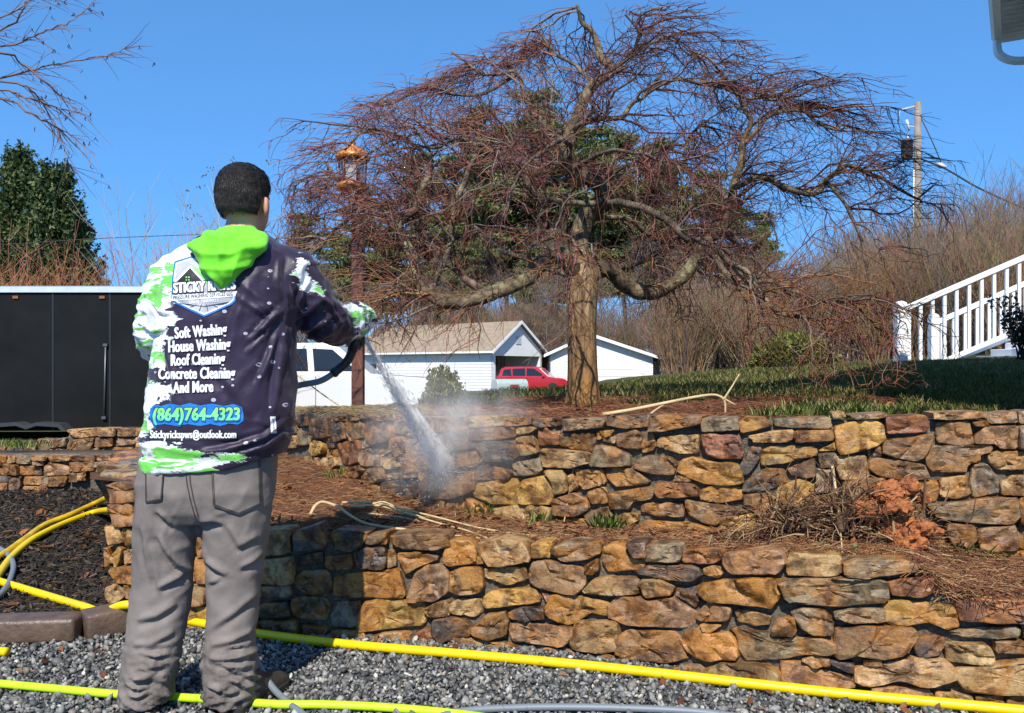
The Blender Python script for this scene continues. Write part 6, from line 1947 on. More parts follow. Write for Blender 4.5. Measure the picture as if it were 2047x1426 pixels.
for i, (u, vtop, y, lab) in enumerate([(40, 322, 30, 'dark evergreen with the tallest pointed top at far left'), (112, 352, 28.5, 'dark evergreen with a rounded top right of the tallest one'), (-40, 350, 31, 'dark evergreen cut off by the left edge'), (140, 425, 30, 'shorter dark evergreen at the right end of the left group')]):
    loc = P(u, 0, y); loc.z = -.42
    H = CAMZ - (vtop - 740) / FPX * y + .42
    o = ec[i] if i < 2 else copy_tree(ec[i % 2])
    k = H / (7.6 if i % 2 == 0 else 7.0)
    o.location = loc; o.scale = (k * .88, k * .88, k); o.rotation_euler = (0, 0, i * 1.7)
    props(o, lab, 'tree', 'evergreens at far left')

# coppery bare shrubs over the trailer roof, pale one behind the head
cop = proto_thicket(51, 4.4, 3.0, ((.34, .13, .07), (.46, .20, .11)), 48, .013, 11)
for i, (u, y, s, lab) in enumerate([(95, 20.5, .90, 'reddish bare shrub showing above the middle of the trailer roof'), (20, 21, .86, 'reddish bare shrub above the left end of the trailer roof'), (140, 22, .80, 'reddish bare shrub in front of the right evergreen'), (-40, 20, .88, 'reddish bare shrub at the left picture edge')]):
    loc = P(u, 0, y); loc.z = -.45
    o = cop if i == 0 else copy_tree(cop)
    o.location = loc; o.scale = (s * 1.2, s * 1.2, s); o.rotation_euler = (0, 0, i * 1.3)
    props(o, lab, 'shrub', 'reddish shrubs behind the trailer')
pal = proto_thicket(52, 4.2, 2.4, ((.34, .27, .25), (.46, .36, .33)), 30, .011, 9)
for i, (u, y, s, lab) in enumerate([(205, 23, .80, 'pale bare shrub just right of the dark evergreens'), (425, 17, 1.12, 'pale bare shrub rising beside the head of the person'), (388, 17.5, 1.0, 'pale thin shrub with dark seed heads left of the head')]):
    loc = P(u, 0, y); loc.z = -.42
    o = pal if i == 0 else copy_tree(pal)
    o.location = loc; o.scale = (s, s, s); o.rotation_euler = (0, 0, i * 2.1)
    props(o, lab, 'shrub')
    if i == 2:
        m = MB()
        for (uu, vv) in ((375, 380), (380, 412), (398, 372), (393, 430), (408, 350), (376, 440), (440, 345), (468, 322), (538, 320), (420, 340)):
            q = P(uu, vv, 17.3)
            for g in range(5):
                e = Vector((rv.gauss(0, .05), rv.gauss(0, .05), rv.gauss(0, .05)))
                ell(m, q + e * .8, .013, .013, .02, None, 6)
        sh = m.build('seed_heads', plain('dark_seed_heads', (.12, .09, .08), .9), o)
        sh['kind'] = 'stuff'
        sh.matrix_parent_inverse = (Matrix.Translation(o.location) @ o.rotation_euler.to_matrix().to_4x4() @ Matrix.Diagonal((s, s, s, 1))).inverted()

# round bush, low hedge, dark leafy shrub by the steps
def leaf_ball(name, label, cat, loc, rx, ry, rz, n, size, cols, seed, group=None):
    r = np.random.default_rng(seed)
    o = empty(name, loc); props(o, label, cat, group)
    d = r.normal(size=(n, 3)); d /= np.linalg.norm(d, axis=1, keepdims=True); d[:, 2] = np.abs(d[:, 2]) * 1.0
    rr = r.uniform(.55, 1.0, (n, 1)) ** .4
    bump_ = np.array([1 + .14 * mnoise.noise(Vector(q) * 2.6) + .10 * mnoise.noise(Vector(q) * 6) for q in d])[:, None]
    C = d * rr * bump_ * np.array([rx, ry, rz])
    link('foliage', leaf_mesh('foliage', C, size, cols, seed), M_leaf, o)
    rg = random.Random(seed); L = []
    for k in range(14):
        a = rg.uniform(0, 6.28)
        L.append((np.array([(0, 0, -.05), (rx * .3 * math.cos(a), ry * .3 * math.sin(a), rz * .4), (rx * .7 * math.cos(a), ry * .7 * math.sin(a), rz * .75)]), .02, .006, (.10, .07, .05)))
    strands('stems', L, M_bare, 4, o)
    return o
p = P(888, 0, 14); leaf_ball('round_bush', 'rounded olive green bush in front of the white house', 'bush', (p.x, 14, lawn_z(p.x, 14) - .05), .52, .5, CAMZ - (738 - 740) / FPX * 14 - lawn_z(p.x, 14) + .05, 9000, .035, [(.11, .12, .025), (.16, .16, .04), (.07, .085, .02), (.20, .18, .05)], 61)
p = P(1095, 0, 12.5); leaf_ball('low_hedge', 'low bright green hedge between the mailbox and the tree trunk', 'hedge', (p.x, 12.5, lawn_z(p.x, 12.5) - .1), 1.0, .4, .55, 6000, .03, [(.10, .15, .03), (.14, .19, .04), (.07, .11, .02)], 62)
p = P(1590, 0, 17); leaf_ball('yellow_green_bush', 'yellow green bush low behind the drooping right side branches', 'bush', (p.x, 17, lawn_z(p.x, 17) - .1), .9, .6, .75, 8000, .045, [(.15, .16, .03), (.11, .13, .025), (.20, .20, .05)], 63)
# shrub at the steps: dark upright stems with small leaves
sb = empty('leafy_shrub', P(2045, 712, 11.6)); props(sb, 'dark leafy shrub in front of the porch steps at the right edge', 'shrub')
L, cen = [], []
for k in range(34):
    a = rv.uniform(0, 6.283); l = rv.uniform(.55, 1.05)
    d = Vector((math.cos(a) * rv.uniform(.1, .55), math.sin(a) * .4, 1)).normalized()
    p0 = Vector((rv.uniform(-.06, .06), rv.uniform(-.06, .06), -.05))
    pts = [p0 + d * l * t_ + Vector((0, 0, -.0)) + Vector((rv.uniform(-.02, .02), 0, 0)) for t_ in (0, .3, .6, 1)]
    L.append((np.array([tuple(v) for v in pts]), .008, .003, (.06, .045, .04)))
    for j in range(40):
        q = pts[0].lerp(pts[3], rv.uniform(.35, 1.0)); cen.append(tuple(q + Vector((rv.gauss(0, .03), rv.gauss(0, .03), rv.gauss(0, .03)))))
strands('stems', L, M_bare, 4, sb)
link('foliage', leaf_mesh('foliage', cen, .035, [(.03, .035, .02), (.05, .05, .028), (.045, .03, .03)], 64, 1.8), M_leaf, sb)

# ---- overhanging birch at the top left; its trunk stands left of the view
BY = 6.2
bp = P(-620, 0, BY); bp.z = bed_z(bp.x, BY) - .05
bi = empty('birch_tree', bp); props(bi, 'thin bare birch branches with catkins reaching in at the top left', 'tree')
def bq(u, v, dy=0): return P(u, v, BY + dy) - bp
m = MB(); m.tube([Vector((0, 0, -.1)), Vector((.05, 0, 1.5)), Vector((.1, 0, 3.2)), Vector((.15, .0, 4.6))], [.10, .085, .065, .04], 12)
m.build('trunk', plain('pale_birch_bark', (.5, .46, .42), .7, var=.4, scale=12), bi, smooth_shade=True)
L, cat_ = [], []
mains = [[(-600, 180), (-300, 120), (0, 93), (67, 71), (109, 55), (147, 40), (191, 0)], [(-600, 260), (-300, 210), (0, 156), (84, 134), (181, 116), (227, 107), (286, 76)], [(-600, 270), (-250, 190), (0, 181), (42, 193), (84, 206), (126, 221), (177, 230)],
         [(-600, 280), (-250, 190), (0, 196), (50, 223), (101, 248), (139, 269), (189, 309)], [(-600, 250), (-200, 110), (0, 107), (42, 126), (84, 160), (122, 193), (158, 230)], [(-600, 170), (-200, 60), (0, 35), (60, 0), (90, -30)], [(-600, 200), (-200, 100), (0, 60), (40, 30), (60, 0), (120, -30)], [(-600, 260), (-200, 170), (0, 165), (60, 180), (100, 230), (130, 300), (145, 350)]]
for pts in mains:
    W = [bq(u, v, rv.uniform(-.25, .25)) for u, v in pts]
    S = spline(W, 5)
    S = [q + Vector((rv.uniform(-1, 1), rv.uniform(-1, 1), rv.uniform(-1, 1))) * .008 for q in S]
    L.append((np.array([tuple(q) for q in S]), .012, .0018, (.20, .12, .09)))
    n = len(S)
    for k in range(26):
        i = rv.randint(n // 3, n - 2)
        q = S[i]; d = (S[i + 1] - S[i]).normalized()
        e = (d * 1.0 + Vector((rv.uniform(-.3, .5), rv.uniform(-.5, .5), rv.uniform(-.75, .35)))).normalized()
        l = rv.uniform(.12, .42)
        b = [q]
        for h in range(4):
            e = (e + Vector((rv.uniform(-1, 1), rv.uniform(-1, 1), rv.uniform(-1.1, .7))) * .14).normalized(); b.append(b[-1] + e * l / 4)
        L.append((np.array([tuple(v) for v in b]), .0028, .0009, (.22, .13, .10)))
        if rv.random() < .35:
            tip = b[-1]
            for s in range(rv.randint(1, 3)):
                cat_.append((np.array([tuple(tip), tuple(tip + Vector((rv.uniform(-.012, .012), 0, -.014))), tuple(tip + Vector((rv.uniform(-.02, .02), 0, rv.uniform(-.034, -.02))))]), .0028, .0022, (.05, .03, .025)))
strands('branches', L, M_bare, 4, bi)
_k = strands('catkins', cat_, M_bare, 4, bi); _k['kind'] = 'stuff'
# ================================================================== ground cover
rg = np.random.default_rng(5)
rq = random.Random(9)
def lib_rocks(n, seed, sub=1):
    """a few broken pebble shapes as (verts, faces)"""
    out = []
    r = random.Random(seed)
    for k in range(n):
        bm = bmesh.new(); bmesh.ops.create_icosphere(bm, subdivisions=sub, radius=1)
        s = Vector((r.uniform(.8, 1.25), r.uniform(.6, .95), r.uniform(.5, .8)))
        planes = [(Vector((r.gauss(0, 1), r.gauss(0, 1), r.gauss(0, 1))).normalized(), r.uniform(.38, .72)) for _ in range(9)]
        for v in bm.verts:
            v.co *= 1 + .45 * mnoise.noise(v.co * 1.1 + Vector((k * 3.1, 0, 0)))
            # broken faces: clip against a few planes
            for pn, pd in planes:
                e = v.co.dot(pn) - pd
                if e > 0: v.co -= pn * e
            v.co = Vector((v.co.x * s.x, v.co.y * s.y, v.co.z * s.z))
        out.append((np.array([tuple(v.co) for v in bm.verts]), np.array([[v.index for v in f.verts] for f in bm.faces])))
        bm.free()
    return out
def scatter(name, lib, pos, size, cols, mat, rng, flat=False):
    Vs, Fs, Cs, base = [], [], [], 0
    n = len(pos)
    which = rng.integers(0, len(lib), n)
    for k, (lv, lf) in enumerate(lib):
        idx = np.where(which == k)[0]
        if len(idx) == 0: continue
        m = len(idx)
        q = rng.normal(size=(m, 4)); 
        if flat: q[:, 1:3] *= .25
        q /= np.linalg.norm(q, axis=1, keepdims=True)
        w, x, y, z = q.T
        R = np.stack([1-2*(y*y+z*z), 2*(x*y-z*w), 2*(x*z+y*w), 2*(x*y+z*w), 1-2*(x*x+z*z), 2*(y*z-x*w), 2*(x*z-y*w), 2*(y*z+x*w), 1-2*(x*x+y*y)], axis=1).reshape(m, 3, 3)
        V = np.einsum('mij,vj->mvi', R, lv) * size[idx][:, None, None] + pos[idx][:, None, :]
        Vs.append(V.reshape(-1, 3)); 
        Fs.append((lf[None] + (np.arange(m) * len(lv))[:, None, None] + base).reshape(-1, lf.shape[1]))
        Cs.append(np.repeat(cols[idx], len(lv), axis=0))
        base += m * len(lv)
    me = mesh_np(name, np.concatenate(Vs), np.concatenate(Fs), np.concatenate(Cs))
    o = link(name, me, mat)
    o['kind'] = 'stuff'
    return o
M_peb = attr_mat('gravel_chip', .6, spec=.4, var=.25, scale=90)
# gravel: dense where the camera looks, thinner towards the sides
n = 52000
y = 1.9 + rg.random(n) ** .9 * 2.1
x = (rg.random(n) * 2.3 - 1.15) * (.64 * y)
u = U0 + x / y * FPX
lim = np.array([yl(min(max(q, 60), 2260)) for q in u])
lim = np.where(u < 262, 3.50 + .0006 * np.clip(u, -200, 262), lim + .03)
ok = y < lim
x, y = x[ok], y[ok]; n = len(x)
sz = np.exp(rg.normal(np.log(.0098), .38, n)).clip(.005, .028)
pos = np.stack([x, y, sz * .35 + rg.random(n) * .006 - .004], axis=1)
pal_ = np.array([(.135, .135, .13), (.19, .19, .18), (.08, .082, .082), (.27, .265, .25), (.37, .355, .32), (.04, .042, .043), (.17, .15, .13), (.48, .45, .38), (.21, .175, .135)])
pk = rg.choice(len(pal_), n, p=[.2, .17, .19, .12, .06, .12, .07, .03, .04])
scatter('gravel', lib_rocks(12, 2, 1), pos, sz, pal_[pk] * rg.uniform(.75, 1.2, (n, 1)), M_peb, rg)
props(bpy.data.objects['gravel'], 'blue grey crushed gravel covering the yard', None, None, 'stuff')

M_chip = attr_mat('mulch_chip', .9, spec=.15, var=.3, scale=60)
# dark chips and scraps on the left bed
def chip_lib():
    out = []
    for k in range(4):
        a = [(-1, -.3, 0), (.2, -.42, .08), (1, -.1, 0), (.7, .32, .1), (-.3, .38, 0), (-1.05, .15, .06)]
        v = np.array(a) * np.array([1, .6 + .3 * k / 3, 1]); v = np.concatenate([v, v * .9 + np.array([0, 0, .16])])
        f = [[0, 1, 7, 6], [1, 2, 8, 7], [2, 3, 9, 8], [3, 4, 10, 9], [4, 5, 11, 10], [5, 0, 6, 11], [6, 7, 8, 9], [6, 9, 10, 11]]
        out.append((v, np.array(f)))
    return out
n = 15000
y = 3.62 + rg.random(n) * 2.8
x = -4.0 + rg.random(n) * 2.4
k = (U0 + x / y * FPX > -60) & (x < -1.72)
x, y = x[k], y[k]; n = len(x)
z = np.array([bed_z(a, b) for a, b in zip(x, y)])
sz = rg.uniform(.006, .026, n)
cp = np.array([(.020, .018, .017), (.04, .034, .03), (.075, .06, .048), (.028, .022, .018), (.14, .075, .045), (.11, .095, .075)])
pk = rg.choice(6, n, p=[.32, .26, .14, .18, .06, .04])
scatter('mulch_chips', chip_lib(), np.stack([x, y, z + .004 + rg.random(n) * .012], 1), sz, cp[pk] * rg.uniform(.7, 1.2, (n, 1)), M_chip, rg, True)
props(bpy.data.objects['mulch_chips'], 'dark bark mulch chips on the left bed', None, None, 'stuff')

# fallen leaves: dry, curled
def leaf_lib():
    out = []
    for k in range(4):
        prof = [(-1, 0), (-.6, .30), (-.1, .45), (.4, .33), (1, 0), (.4, -.33), (-.1, -.45), (-.6, -.30)]
        v = np.array([(px, py, .35 * abs(py) * (1 + k * .5) + .12 * px * px * (k - 1)) for px, py in prof] + [(-.1, 0, 0.02), (.4, 0, 0)])
        f = [[0, 1, 8], [1, 2, 8], [2, 3, 8], [3, 9, 8], [3, 4, 9], [4, 5, 9], [5, 6, 8], [5, 8, 9], [6, 7, 8], [7, 0, 8]]
        out.append((v, np.array(f)))
    return out
LX, LYY, LZ, LS = [], [], [], []
def leafdrop(x, y, z, s): LX.append(x); LYY.append(y); LZ.append(z); LS.append(s)
for i in range(260):
    y = rq.uniform(3.65, 6.2); x = rq.uniform(-3.9, -1.8); leafdrop(x, y, bed_z(x, y) + .012, rq.uniform(.018, .045))
for i in range(420):
    uu = rq.uniform(420, 2040); f = rq.random(); y = yl(uu) + .1 + f * max(.05, yu(uu) - yl(uu) - .12); x = (uu - U0) / FPX * y
    leafdrop(x, y, terr_z(x, y) + .022, rq.uniform(.012, .032))
for i in range(500):
    uu = rq.uniform(900, 1900); y = yu(uu) + .15 + rq.random() ** 1.5 * 2.2; x = (uu - U0) / FPX * y
    leafdrop(x, y, lawn_z(x, y) + .02, rq.uniform(.012, .03))
for i in range(120):
    uu = rq.uniform(-20, 2040); y = (3.44 if uu < 262 else yl(uu) - .04) - abs(rq.gauss(0, .16)); x = (uu - U0) / FPX * y
    leafdrop(x, y, .016, rq.uniform(.008, .022))
lc = np.array([(.20, .075, .03), (.28, .12, .05), (.14, .055, .03), (.34, .13, .05), (.24, .15, .08)])
n = len(LX)
scatter('fallen_leaves', leaf_lib(), np.stack([LX, LYY, LZ], 1), np.array(LS), lc[rg.integers(0, 5, n)] * rg.uniform(.7, 1.25, (n, 1)), attr_mat('dry_leaf', .8, trans=.25, spec=.2), rg, True)
props(bpy.data.objects['fallen_leaves'], 'brown dry leaves scattered on beds, lawn and gravel edge', None, None, 'stuff')

# pine straw: long dry needles
M_needle = attr_mat('pine_needle', .7, spec=.25, var=.2, scale=40)
def needles(name, label, spots, cols, L=(.05, .13), r=.0013, rise=.03):
    out = []
    for x, y, z in spots:
        a = rq.uniform(0, 6.283); l = rq.uniform(*L); tl = rq.uniform(-.1, .35)
        d = Vector((math.cos(a), math.sin(a), tl)).normalized()
        p = Vector((x, y, z + rq.uniform(0, rise)))
        b = Vector((rq.uniform(-.2, .2), rq.uniform(-.2, .2), -.2)) * l
        c = rq.choice(cols); k = rq.uniform(.7, 1.3)
        out.append((np.array([tuple(p - d * l * .5 + b * .3), tuple(p), tuple(p + d * l * .5 + b * .3)]), r, r * .6, (c[0] * k, c[1] * k, c[2] * k)))
    o = strands(name, out, M_needle, 3)
    return props(o, label, None, None, 'stuff')
sp = []
for i in range(15000):
    uu = rq.uniform(860, 1830); f = rq.random() ** 1.3
    y = yu(uu) + .12 + f * (2.3 if uu > 1000 else 1.0); x = (uu - U0) / FPX * y
    if mnoise.noise((x * 1.6, y * 1.6, 2)) > .28: continue
    sp.append((x, y, lawn_z(x, y)))
needles('pine_straw', 'red brown pine straw under the weeping tree', sp, [(.17, .06, .032), (.24, .09, .045), (.11, .045, .03), (.30, .13, .06)])
sp = []
for i in range(13000):
    uu = rq.uniform(420, 2040)
    y0, y1 = yl(uu) + .05, yu(uu)
    y = y0 + rq.random() * (y1 - y0); x = (uu - U0) / FPX * y
    sp.append((x, y, terr_z(x, y)))
needles('pine_straw', 'orange brown pine straw and dead grass on the middle terrace', sp, [(.30, .125, .05), (.22, .085, .04), (.36, .17, .07), (.14, .06, .035), (.40, .28, .14)])
sp = []
for i in range(2600):
    uu = rq.uniform(1830, 2046); y0, y1 = yl(uu) - .02, yu(uu)
    y = y0 + rq.random() * (y1 - y0); x = (uu - U0) / FPX * y
    sp.append((x, y, terr_z(x, y)))
needles('dry_grass', 'pale dry grass litter at the right end of the terrace', sp, [(.42, .27, .12), (.30, .15, .07), (.22, .085, .045), (.16, .06, .035)], (.06, .16), .0015, .05)
sp = []
for i in range(1800):
    y = rq.uniform(3.62, 6.2); x = rq.uniform(-3.9, -1.75); sp.append((x, y, bed_z(x, y)))
needles('bed_litter', 'thin straw and twigs over the dark mulch', sp, [(.20, .12, .06), (.30, .22, .12), (.10, .06, .04), (.14, .13, .05)], (.03, .12), .0012, .02)
sp = []
for i in range(2200):
    uu = rq.uniform(560, 860); y = yu(uu) + .03 + rq.random() * .7; x = (uu - U0) / FPX * y
    sp.append((x, y, lawn_z(x, y)))
needles('dry_grass', 'pale dead grass on top of the wall around the lamp post', sp, [(.40, .29, .15), (.30, .21, .11), (.24, .17, .08)], (.06, .14), .0016, .05)

# lawn grass: short blades
def blades(name, label, spots, cols, h=(.03, .08), w=.0028):
    n = len(spots)
    P0 = np.array(spots)
    a = rg.random(n) * 6.283
    hh = rg.uniform(h[0], h[1], n)
    d = np.stack([np.cos(a), np.sin(a), np.zeros(n)], 1)
    ln = rg.uniform(.2, .8, n)[:, None] * hh[:, None]
    e = np.stack([-np.sin(a), np.cos(a), np.zeros(n)], 1) * w
    up = np.array([0, 0, 1.0])
    V = np.stack([P0 - e, P0 + e, P0 + d * ln * .35 + up * hh[:, None] * .6 + e * .8, P0 + d * ln + up * hh[:, None], P0 + d * ln * .35 + up * hh[:, None] * .6 - e * .8], axis=1).reshape(-1, 3)
    F = np.arange(n * 5).reshape(n, 5)
    cc = np.array(cols)[rg.integers(0, len(cols), n)] * rg.uniform(.7, 1.3, (n, 1))
    me = mesh_np(name, V, F, np.repeat(cc, 5, axis=0))
    return props(link(name, me, attr_mat('grass_blade', .6, trans=.3, spec=.25, var=.15)), label, None, None, 'stuff')
G = [(.15, .19, .035), (.20, .23, .05), (.28, .26, .085), (.11, .15, .03), (.40, .32, .15), (.34, .27, .12)]
sp = []
for i in range(60000):
    uu = rq.uniform(840, 2046); 
    y = yu(uu) + .2 + rq.random() ** 1.7 * 9.5; x = (uu - U0) / FPX * y
    nn = mnoise.noise((x * 1.6, y * 1.6, 2)) + .5 * mnoise.noise((x * 5, y * 5, 6))
    near = (y - yu(uu)) < 1.9 and uu < 1800
    if near and nn < .52: continue
    if not near and nn < -.22: continue
    sp.append((x, y, lawn_z(x, y) - .005))
blades('lawn_grass', 'short green and straw coloured lawn grass', sp, G, (.025, .075), .0032)
sp = []
for (uu, vv, k, sprd) in ((1208, 1066, 170, .028), (1085, 1062, 90, .03), (960, 1035, 50, .04), (1690, 1100, 60, .05), (1950, 1130, 120, .06), (700, 1002, 60, .08), (1745, 815, 300, .10), (1580, 822, 260, .08), (60, 1005, 60, .1), (20, 893, 200, .09), (1230, 1072, 40, .03)):
    for j in range(k):
        y0 = yu(uu) - .04 if vv > 840 else yu(uu) + .2
        if uu < 100: y0 = 6.85
        x = (uu - U0) / FPX * y0 + rq.gauss(0, sprd); y = y0 + rq.gauss(0, .03)
        z = terr_z(x, y) if 840 < vv and uu > 300 else (lawn_z(x, y) if uu > 300 else .50)
        sp.append((x, y, z))
blades('grass_tufts', 'bright green grass tufts at the foot of the upper wall', sp, [(.19, .27, .05), (.26, .34, .08), (.34, .36, .14)], (.03, .085), .0022)

# ================================================================== cut stems, roots, fallen branch
M_straw_stem = plain('pale_dry_stem', (.52, .38, .19), .7, var=.25, scale=25)
M_dkstem = plain('brown_dry_stem', (.20, .11, .06), .8, var=.4, scale=25)
def stem(label, pts, r0, r1, mat=None, name='dry_stem', cat='stem', group='cut dry stems lying on the terrace'):
    S = spline(pts, 6); n = len(S)
    m = MB(); m.tube([q - S[0] for q in S], [(r0 * (1 - i / (n-1)) + r1 * i / (n-1)) * (1 + .15 * mnoise.noise(S[i] * 40)) for i in range(n)], 7)
    o = m.build(name, mat or M_straw_stem, None, S[0], smooth_shade=True)
    return props(o, label, cat, group)
def tp(u, v, dz=.0):
    """a point on the terrace surface under a photo pixel, raised by dz"""
    y = yl(u) + .05
    for _ in range(60):
        q = P(u, v, y)
        if q.z <= terr_z(q.x, y) + dz: break
        y += .02
    return P(u, v, y)
stem('thickest pale dry stem with a hooked end on the terrace', [tp(620, 1030, .02), tp(630, 1012, .05), tp(646, 1004, .06), tp(676, 1014, .05), tp(705, 1034, .04), tp(740, 1049, .03), tp(820, 1060, .03), tp(900, 1070, .02), tp(960, 1076, .02)], .0085, .004)
stem('pale dry stem, topmost of the bundle on the terrace', [tp(684, 1005, .04), tp(740, 1005, .05), tp(800, 1017, .05), tp(880, 1036, .04), tp(960, 1056, .03), tp(1040, 1068, .02), tp(1110, 1076, .02)], .006, .003)
stem('pale dry stem in the middle of the bundle on the terrace', [tp(700, 1013, .03), tp(755, 1011, .04), tp(800, 1023, .04), tp(870, 1044, .03), tp(930, 1060, .03), tp(975, 1076, .02)], .006, .003)
stem('short pale stem lying below the bundle on the terrace', [tp(735, 1027, .03), tp(770, 1031, .03), tp(800, 1034, .03), tp(855, 1046, .02)], .005, .003)
stem('forked pale stem crossing the bundle on the terrace', [tp(745, 1008, .06), tp(768, 1004, .07), tp(800, 1018, .06), tp(850, 1036, .05)], .005, .0025)
stem('thin upright dry stalk leaning on the upper wall', [tp(1115, 1074, .01), P(1126, 1050, 3.70), P(1135, 1000, 3.73), P(1147, 935, 3.745)], .003, .002)
stem('upright dry stalk rising from the roots on the terrace', [tp(1684, 1105, .01), P(1680, 1060, 3.1), P(1676, 1020, 3.12)], .003, .002)
stem('flat pale stake standing against the upper wall', [P(1664, 932, 3.26), P(1668, 960, 3.26), P(1672, 1000, 3.24), tp(1676, 1060, .01)], .006, .005)
stem('dry stem leaning on the wall beside the lamp post', [P(588, 745, 5.75), P(640, 785, 5.62), P(700, 826, 5.35)], .006, .004, group=None)
# fallen branch on the straw beside the tree
m = MB()
def lp_(u, v, dz): 
    y = yu(u) + .12
    for _ in range(80):
        q = P(u, v, y)
        if q.z <= lawn_z(q.x, y) + dz: break
        y += .03
    return P(u, v, y)
fb = [[(1205, 829, .01), (1260, 820, .02), (1330, 806, .04), (1390, 794, .07), (1430, 790, .09), (1448, 802, .1), (1450, 830, .02)], [(1300, 828, .01), (1318, 815, .03), (1338, 803, .045)], [(1446, 800, .1), (1462, 775, .14), (1478, 748, .18)], [(1440, 793, .09), (1452, 800, .1), (1470, 810, .06)]]
r0 = lp_(1330, 815, .03)
for b in fb:
    W = [P(u, v, 3.86) for u, v, dz in b]
    S = spline(W, 5); n = len(S)
    m.tube([q - r0 for q in S], [.0095 * (1 - .55 * i / (n-1)) if b is fb[0] else .006 * (1 - .5 * i / (n-1)) for i in range(n)], 7)
o = m.build('fallen_branch', M_straw_stem, None, r0, smooth_shade=True)
props(o, 'pale forked branch lying on the pine straw right of the trunk', 'branch')

# uprooted clumps on the terrace: red clay, roots and dead stems
t = NT('red_clay'); _c = t.coord(); _n = t.noise(_c, 26, 7, .65)
t.p(Base_Color=t.mix(t.ramp(_n, .36, .62), (.20, .055, .018), (.56, .19, .055)), Roughness=.85, Normal=t.bump(_n, 1.0, .03))
M_clay = t.m
def root_clump(label, u, v, W, H, clay, seed):
    y = (yl(u) + yu(u)) / 2 + .02
    c = P(u, v, y); c.z = terr_z(c.x, y) - .01
    o = empty('root_clump', c); props(o, label, 'roots')
    r = random.Random(seed)
    m = MB()
    for k in range(26 if clay else 12):
        s = r.uniform(.020, .048) if clay else r.uniform(.008, .022)
        q = Vector((r.gauss(0, W * .20), r.gauss(0, .03), abs(r.gauss(H * .34, H * .20)) + .01))
        ell(m, q, s * r.uniform(.8, 1.5), s, s * r.uniform(.7, 1.2), None, 8)
    me, V, N = remesh(m, .006, 1)
    for i in range(len(V)):
        q = Vector(V[i]); V[i] += N[i] * (.010 * mnoise.noise(q * 75) + .016 * mnoise.noise(q * 30))
    setco(me, V); me.materials.clear()
    _sl = link('soil_lump', me, M_clay if clay else plain('brown_root_soil', (.09, .05, .03), .95, var=.4, scale=30, bump=.8, bscale=70), o)
    _sl['kind'] = 'stuff'
    L = []
    for k in range(300 if clay else 620):
        p = Vector((r.gauss(0, W * .24), r.gauss(0, .04), abs(r.gauss(H * .3, H * .25))))
        a = math.atan2(p.z - H * .2, p.x) + r.gauss(0, .7)
        d = Vector((math.cos(a), r.uniform(-.9, .3), math.sin(a) * .9)).normalized()
        l = r.uniform(.03, .14); pts = [p.copy()]
        for i in range(4):
            d = (d + Vector((r.uniform(-1, 1), r.uniform(-1, 1), r.uniform(-1.1, .8))) * .38).normalized(); p = p + d * l / 4; p.z = max(p.z, .004); pts.append(p.copy())
        col = r.choice([(.13, .06, .035), (.21, .11, .055), (.07, .035, .025), (.36, .24, .12), (.26, .13, .06)])
        L.append((np.array([tuple(q) for q in pts]), r.choice([.0014, .002, .003, .0045]), .0009, col))
    _r = strands('roots', L, M_needle, 4, o); _r['kind'] = 'stuff'
    L = []
    for k in range(16):
        p = Vector((r.gauss(0, W * .2), r.gauss(0, .02), H * r.uniform(.3, .7)))
        d = Vector((r.uniform(-.9, .6), r.uniform(-.4, .2), r.uniform(.3, 1))).normalized(); l = r.uniform(.05, .13)
        L.append((np.array([tuple(p), tuple(p + d * l * .5), tuple(p + d * l)]), r.uniform(.004, .008), .003, r.choice([(.40, .27, .13), (.26, .15, .08), (.16, .09, .055)])))
    _r = strands('cut_stubs', L, M_needle, 6, o); _r['kind'] = 'stuff'
root_clump('uprooted clump packed with orange red clay at the right of the terrace', 1790, 1090, .36, .26, True, 5)
root_clump('dark tangled root clump left of the orange clay one', 1585, 1085, .40, .23, False, 6)
root_clump('small heap of dead stems between the two root clumps', 1690, 1085, .22, .25, False, 7)
for (u, v, s, lab) in ((1392, 1082, .03, 'bright orange fallen leaf on the low wall edge'), (1735, 1108, .032, 'small lump of orange clay on the wall edge')):
    q = tp(u, v, .012)
    me = bpy.data.meshes.new('leaf'); lv, lf = leaf_lib()[1]
    if 'clay' in lab:
        m = MB(); ell(m, Vector((0, 0, 0)), s * .6, s * .5, s * .5, None, 10)
        m.v = [tuple(Vector(a) * (1 + .3 * mnoise.noise(Vector(a) * 60))) for a in m.v]
        o = m.build('clay_lump', M_clay, None, q)
        props(o, lab, 'clay')
    else:
        me.from_pydata([tuple(a * s) for a in lv], [], [tuple(int(i) for i in f) for f in lf])
        o = link('fallen_leaf', me, plain('orange_leaf', (.62, .20, .07), .6, var=.2, scale=40), None, q); o.rotation_euler = (.4, -.3, .5)
        props(o, lab, 'leaf')
# small weeds by the root clump
wl = []
for (u, v) in ((1690, 1090), (1660, 1098), (1712, 1102), (1640, 1095), (1905, 1120), (1945, 1118), (1960, 1125)):
    q = tp(u, v, .01)
    for k in range(14): wl.append((q.x + rq.gauss(0, .012), q.y + rq.gauss(0, .01), q.z + rq.random() * .022))
o = link('weeds', leaf_mesh('weeds', wl, .013, [(.09, .16, .04), (.13, .22, .06)], 8, 1.3), M_leaf); props(o, 'little round leaved green weeds on the terrace edge', None, None, 'stuff')

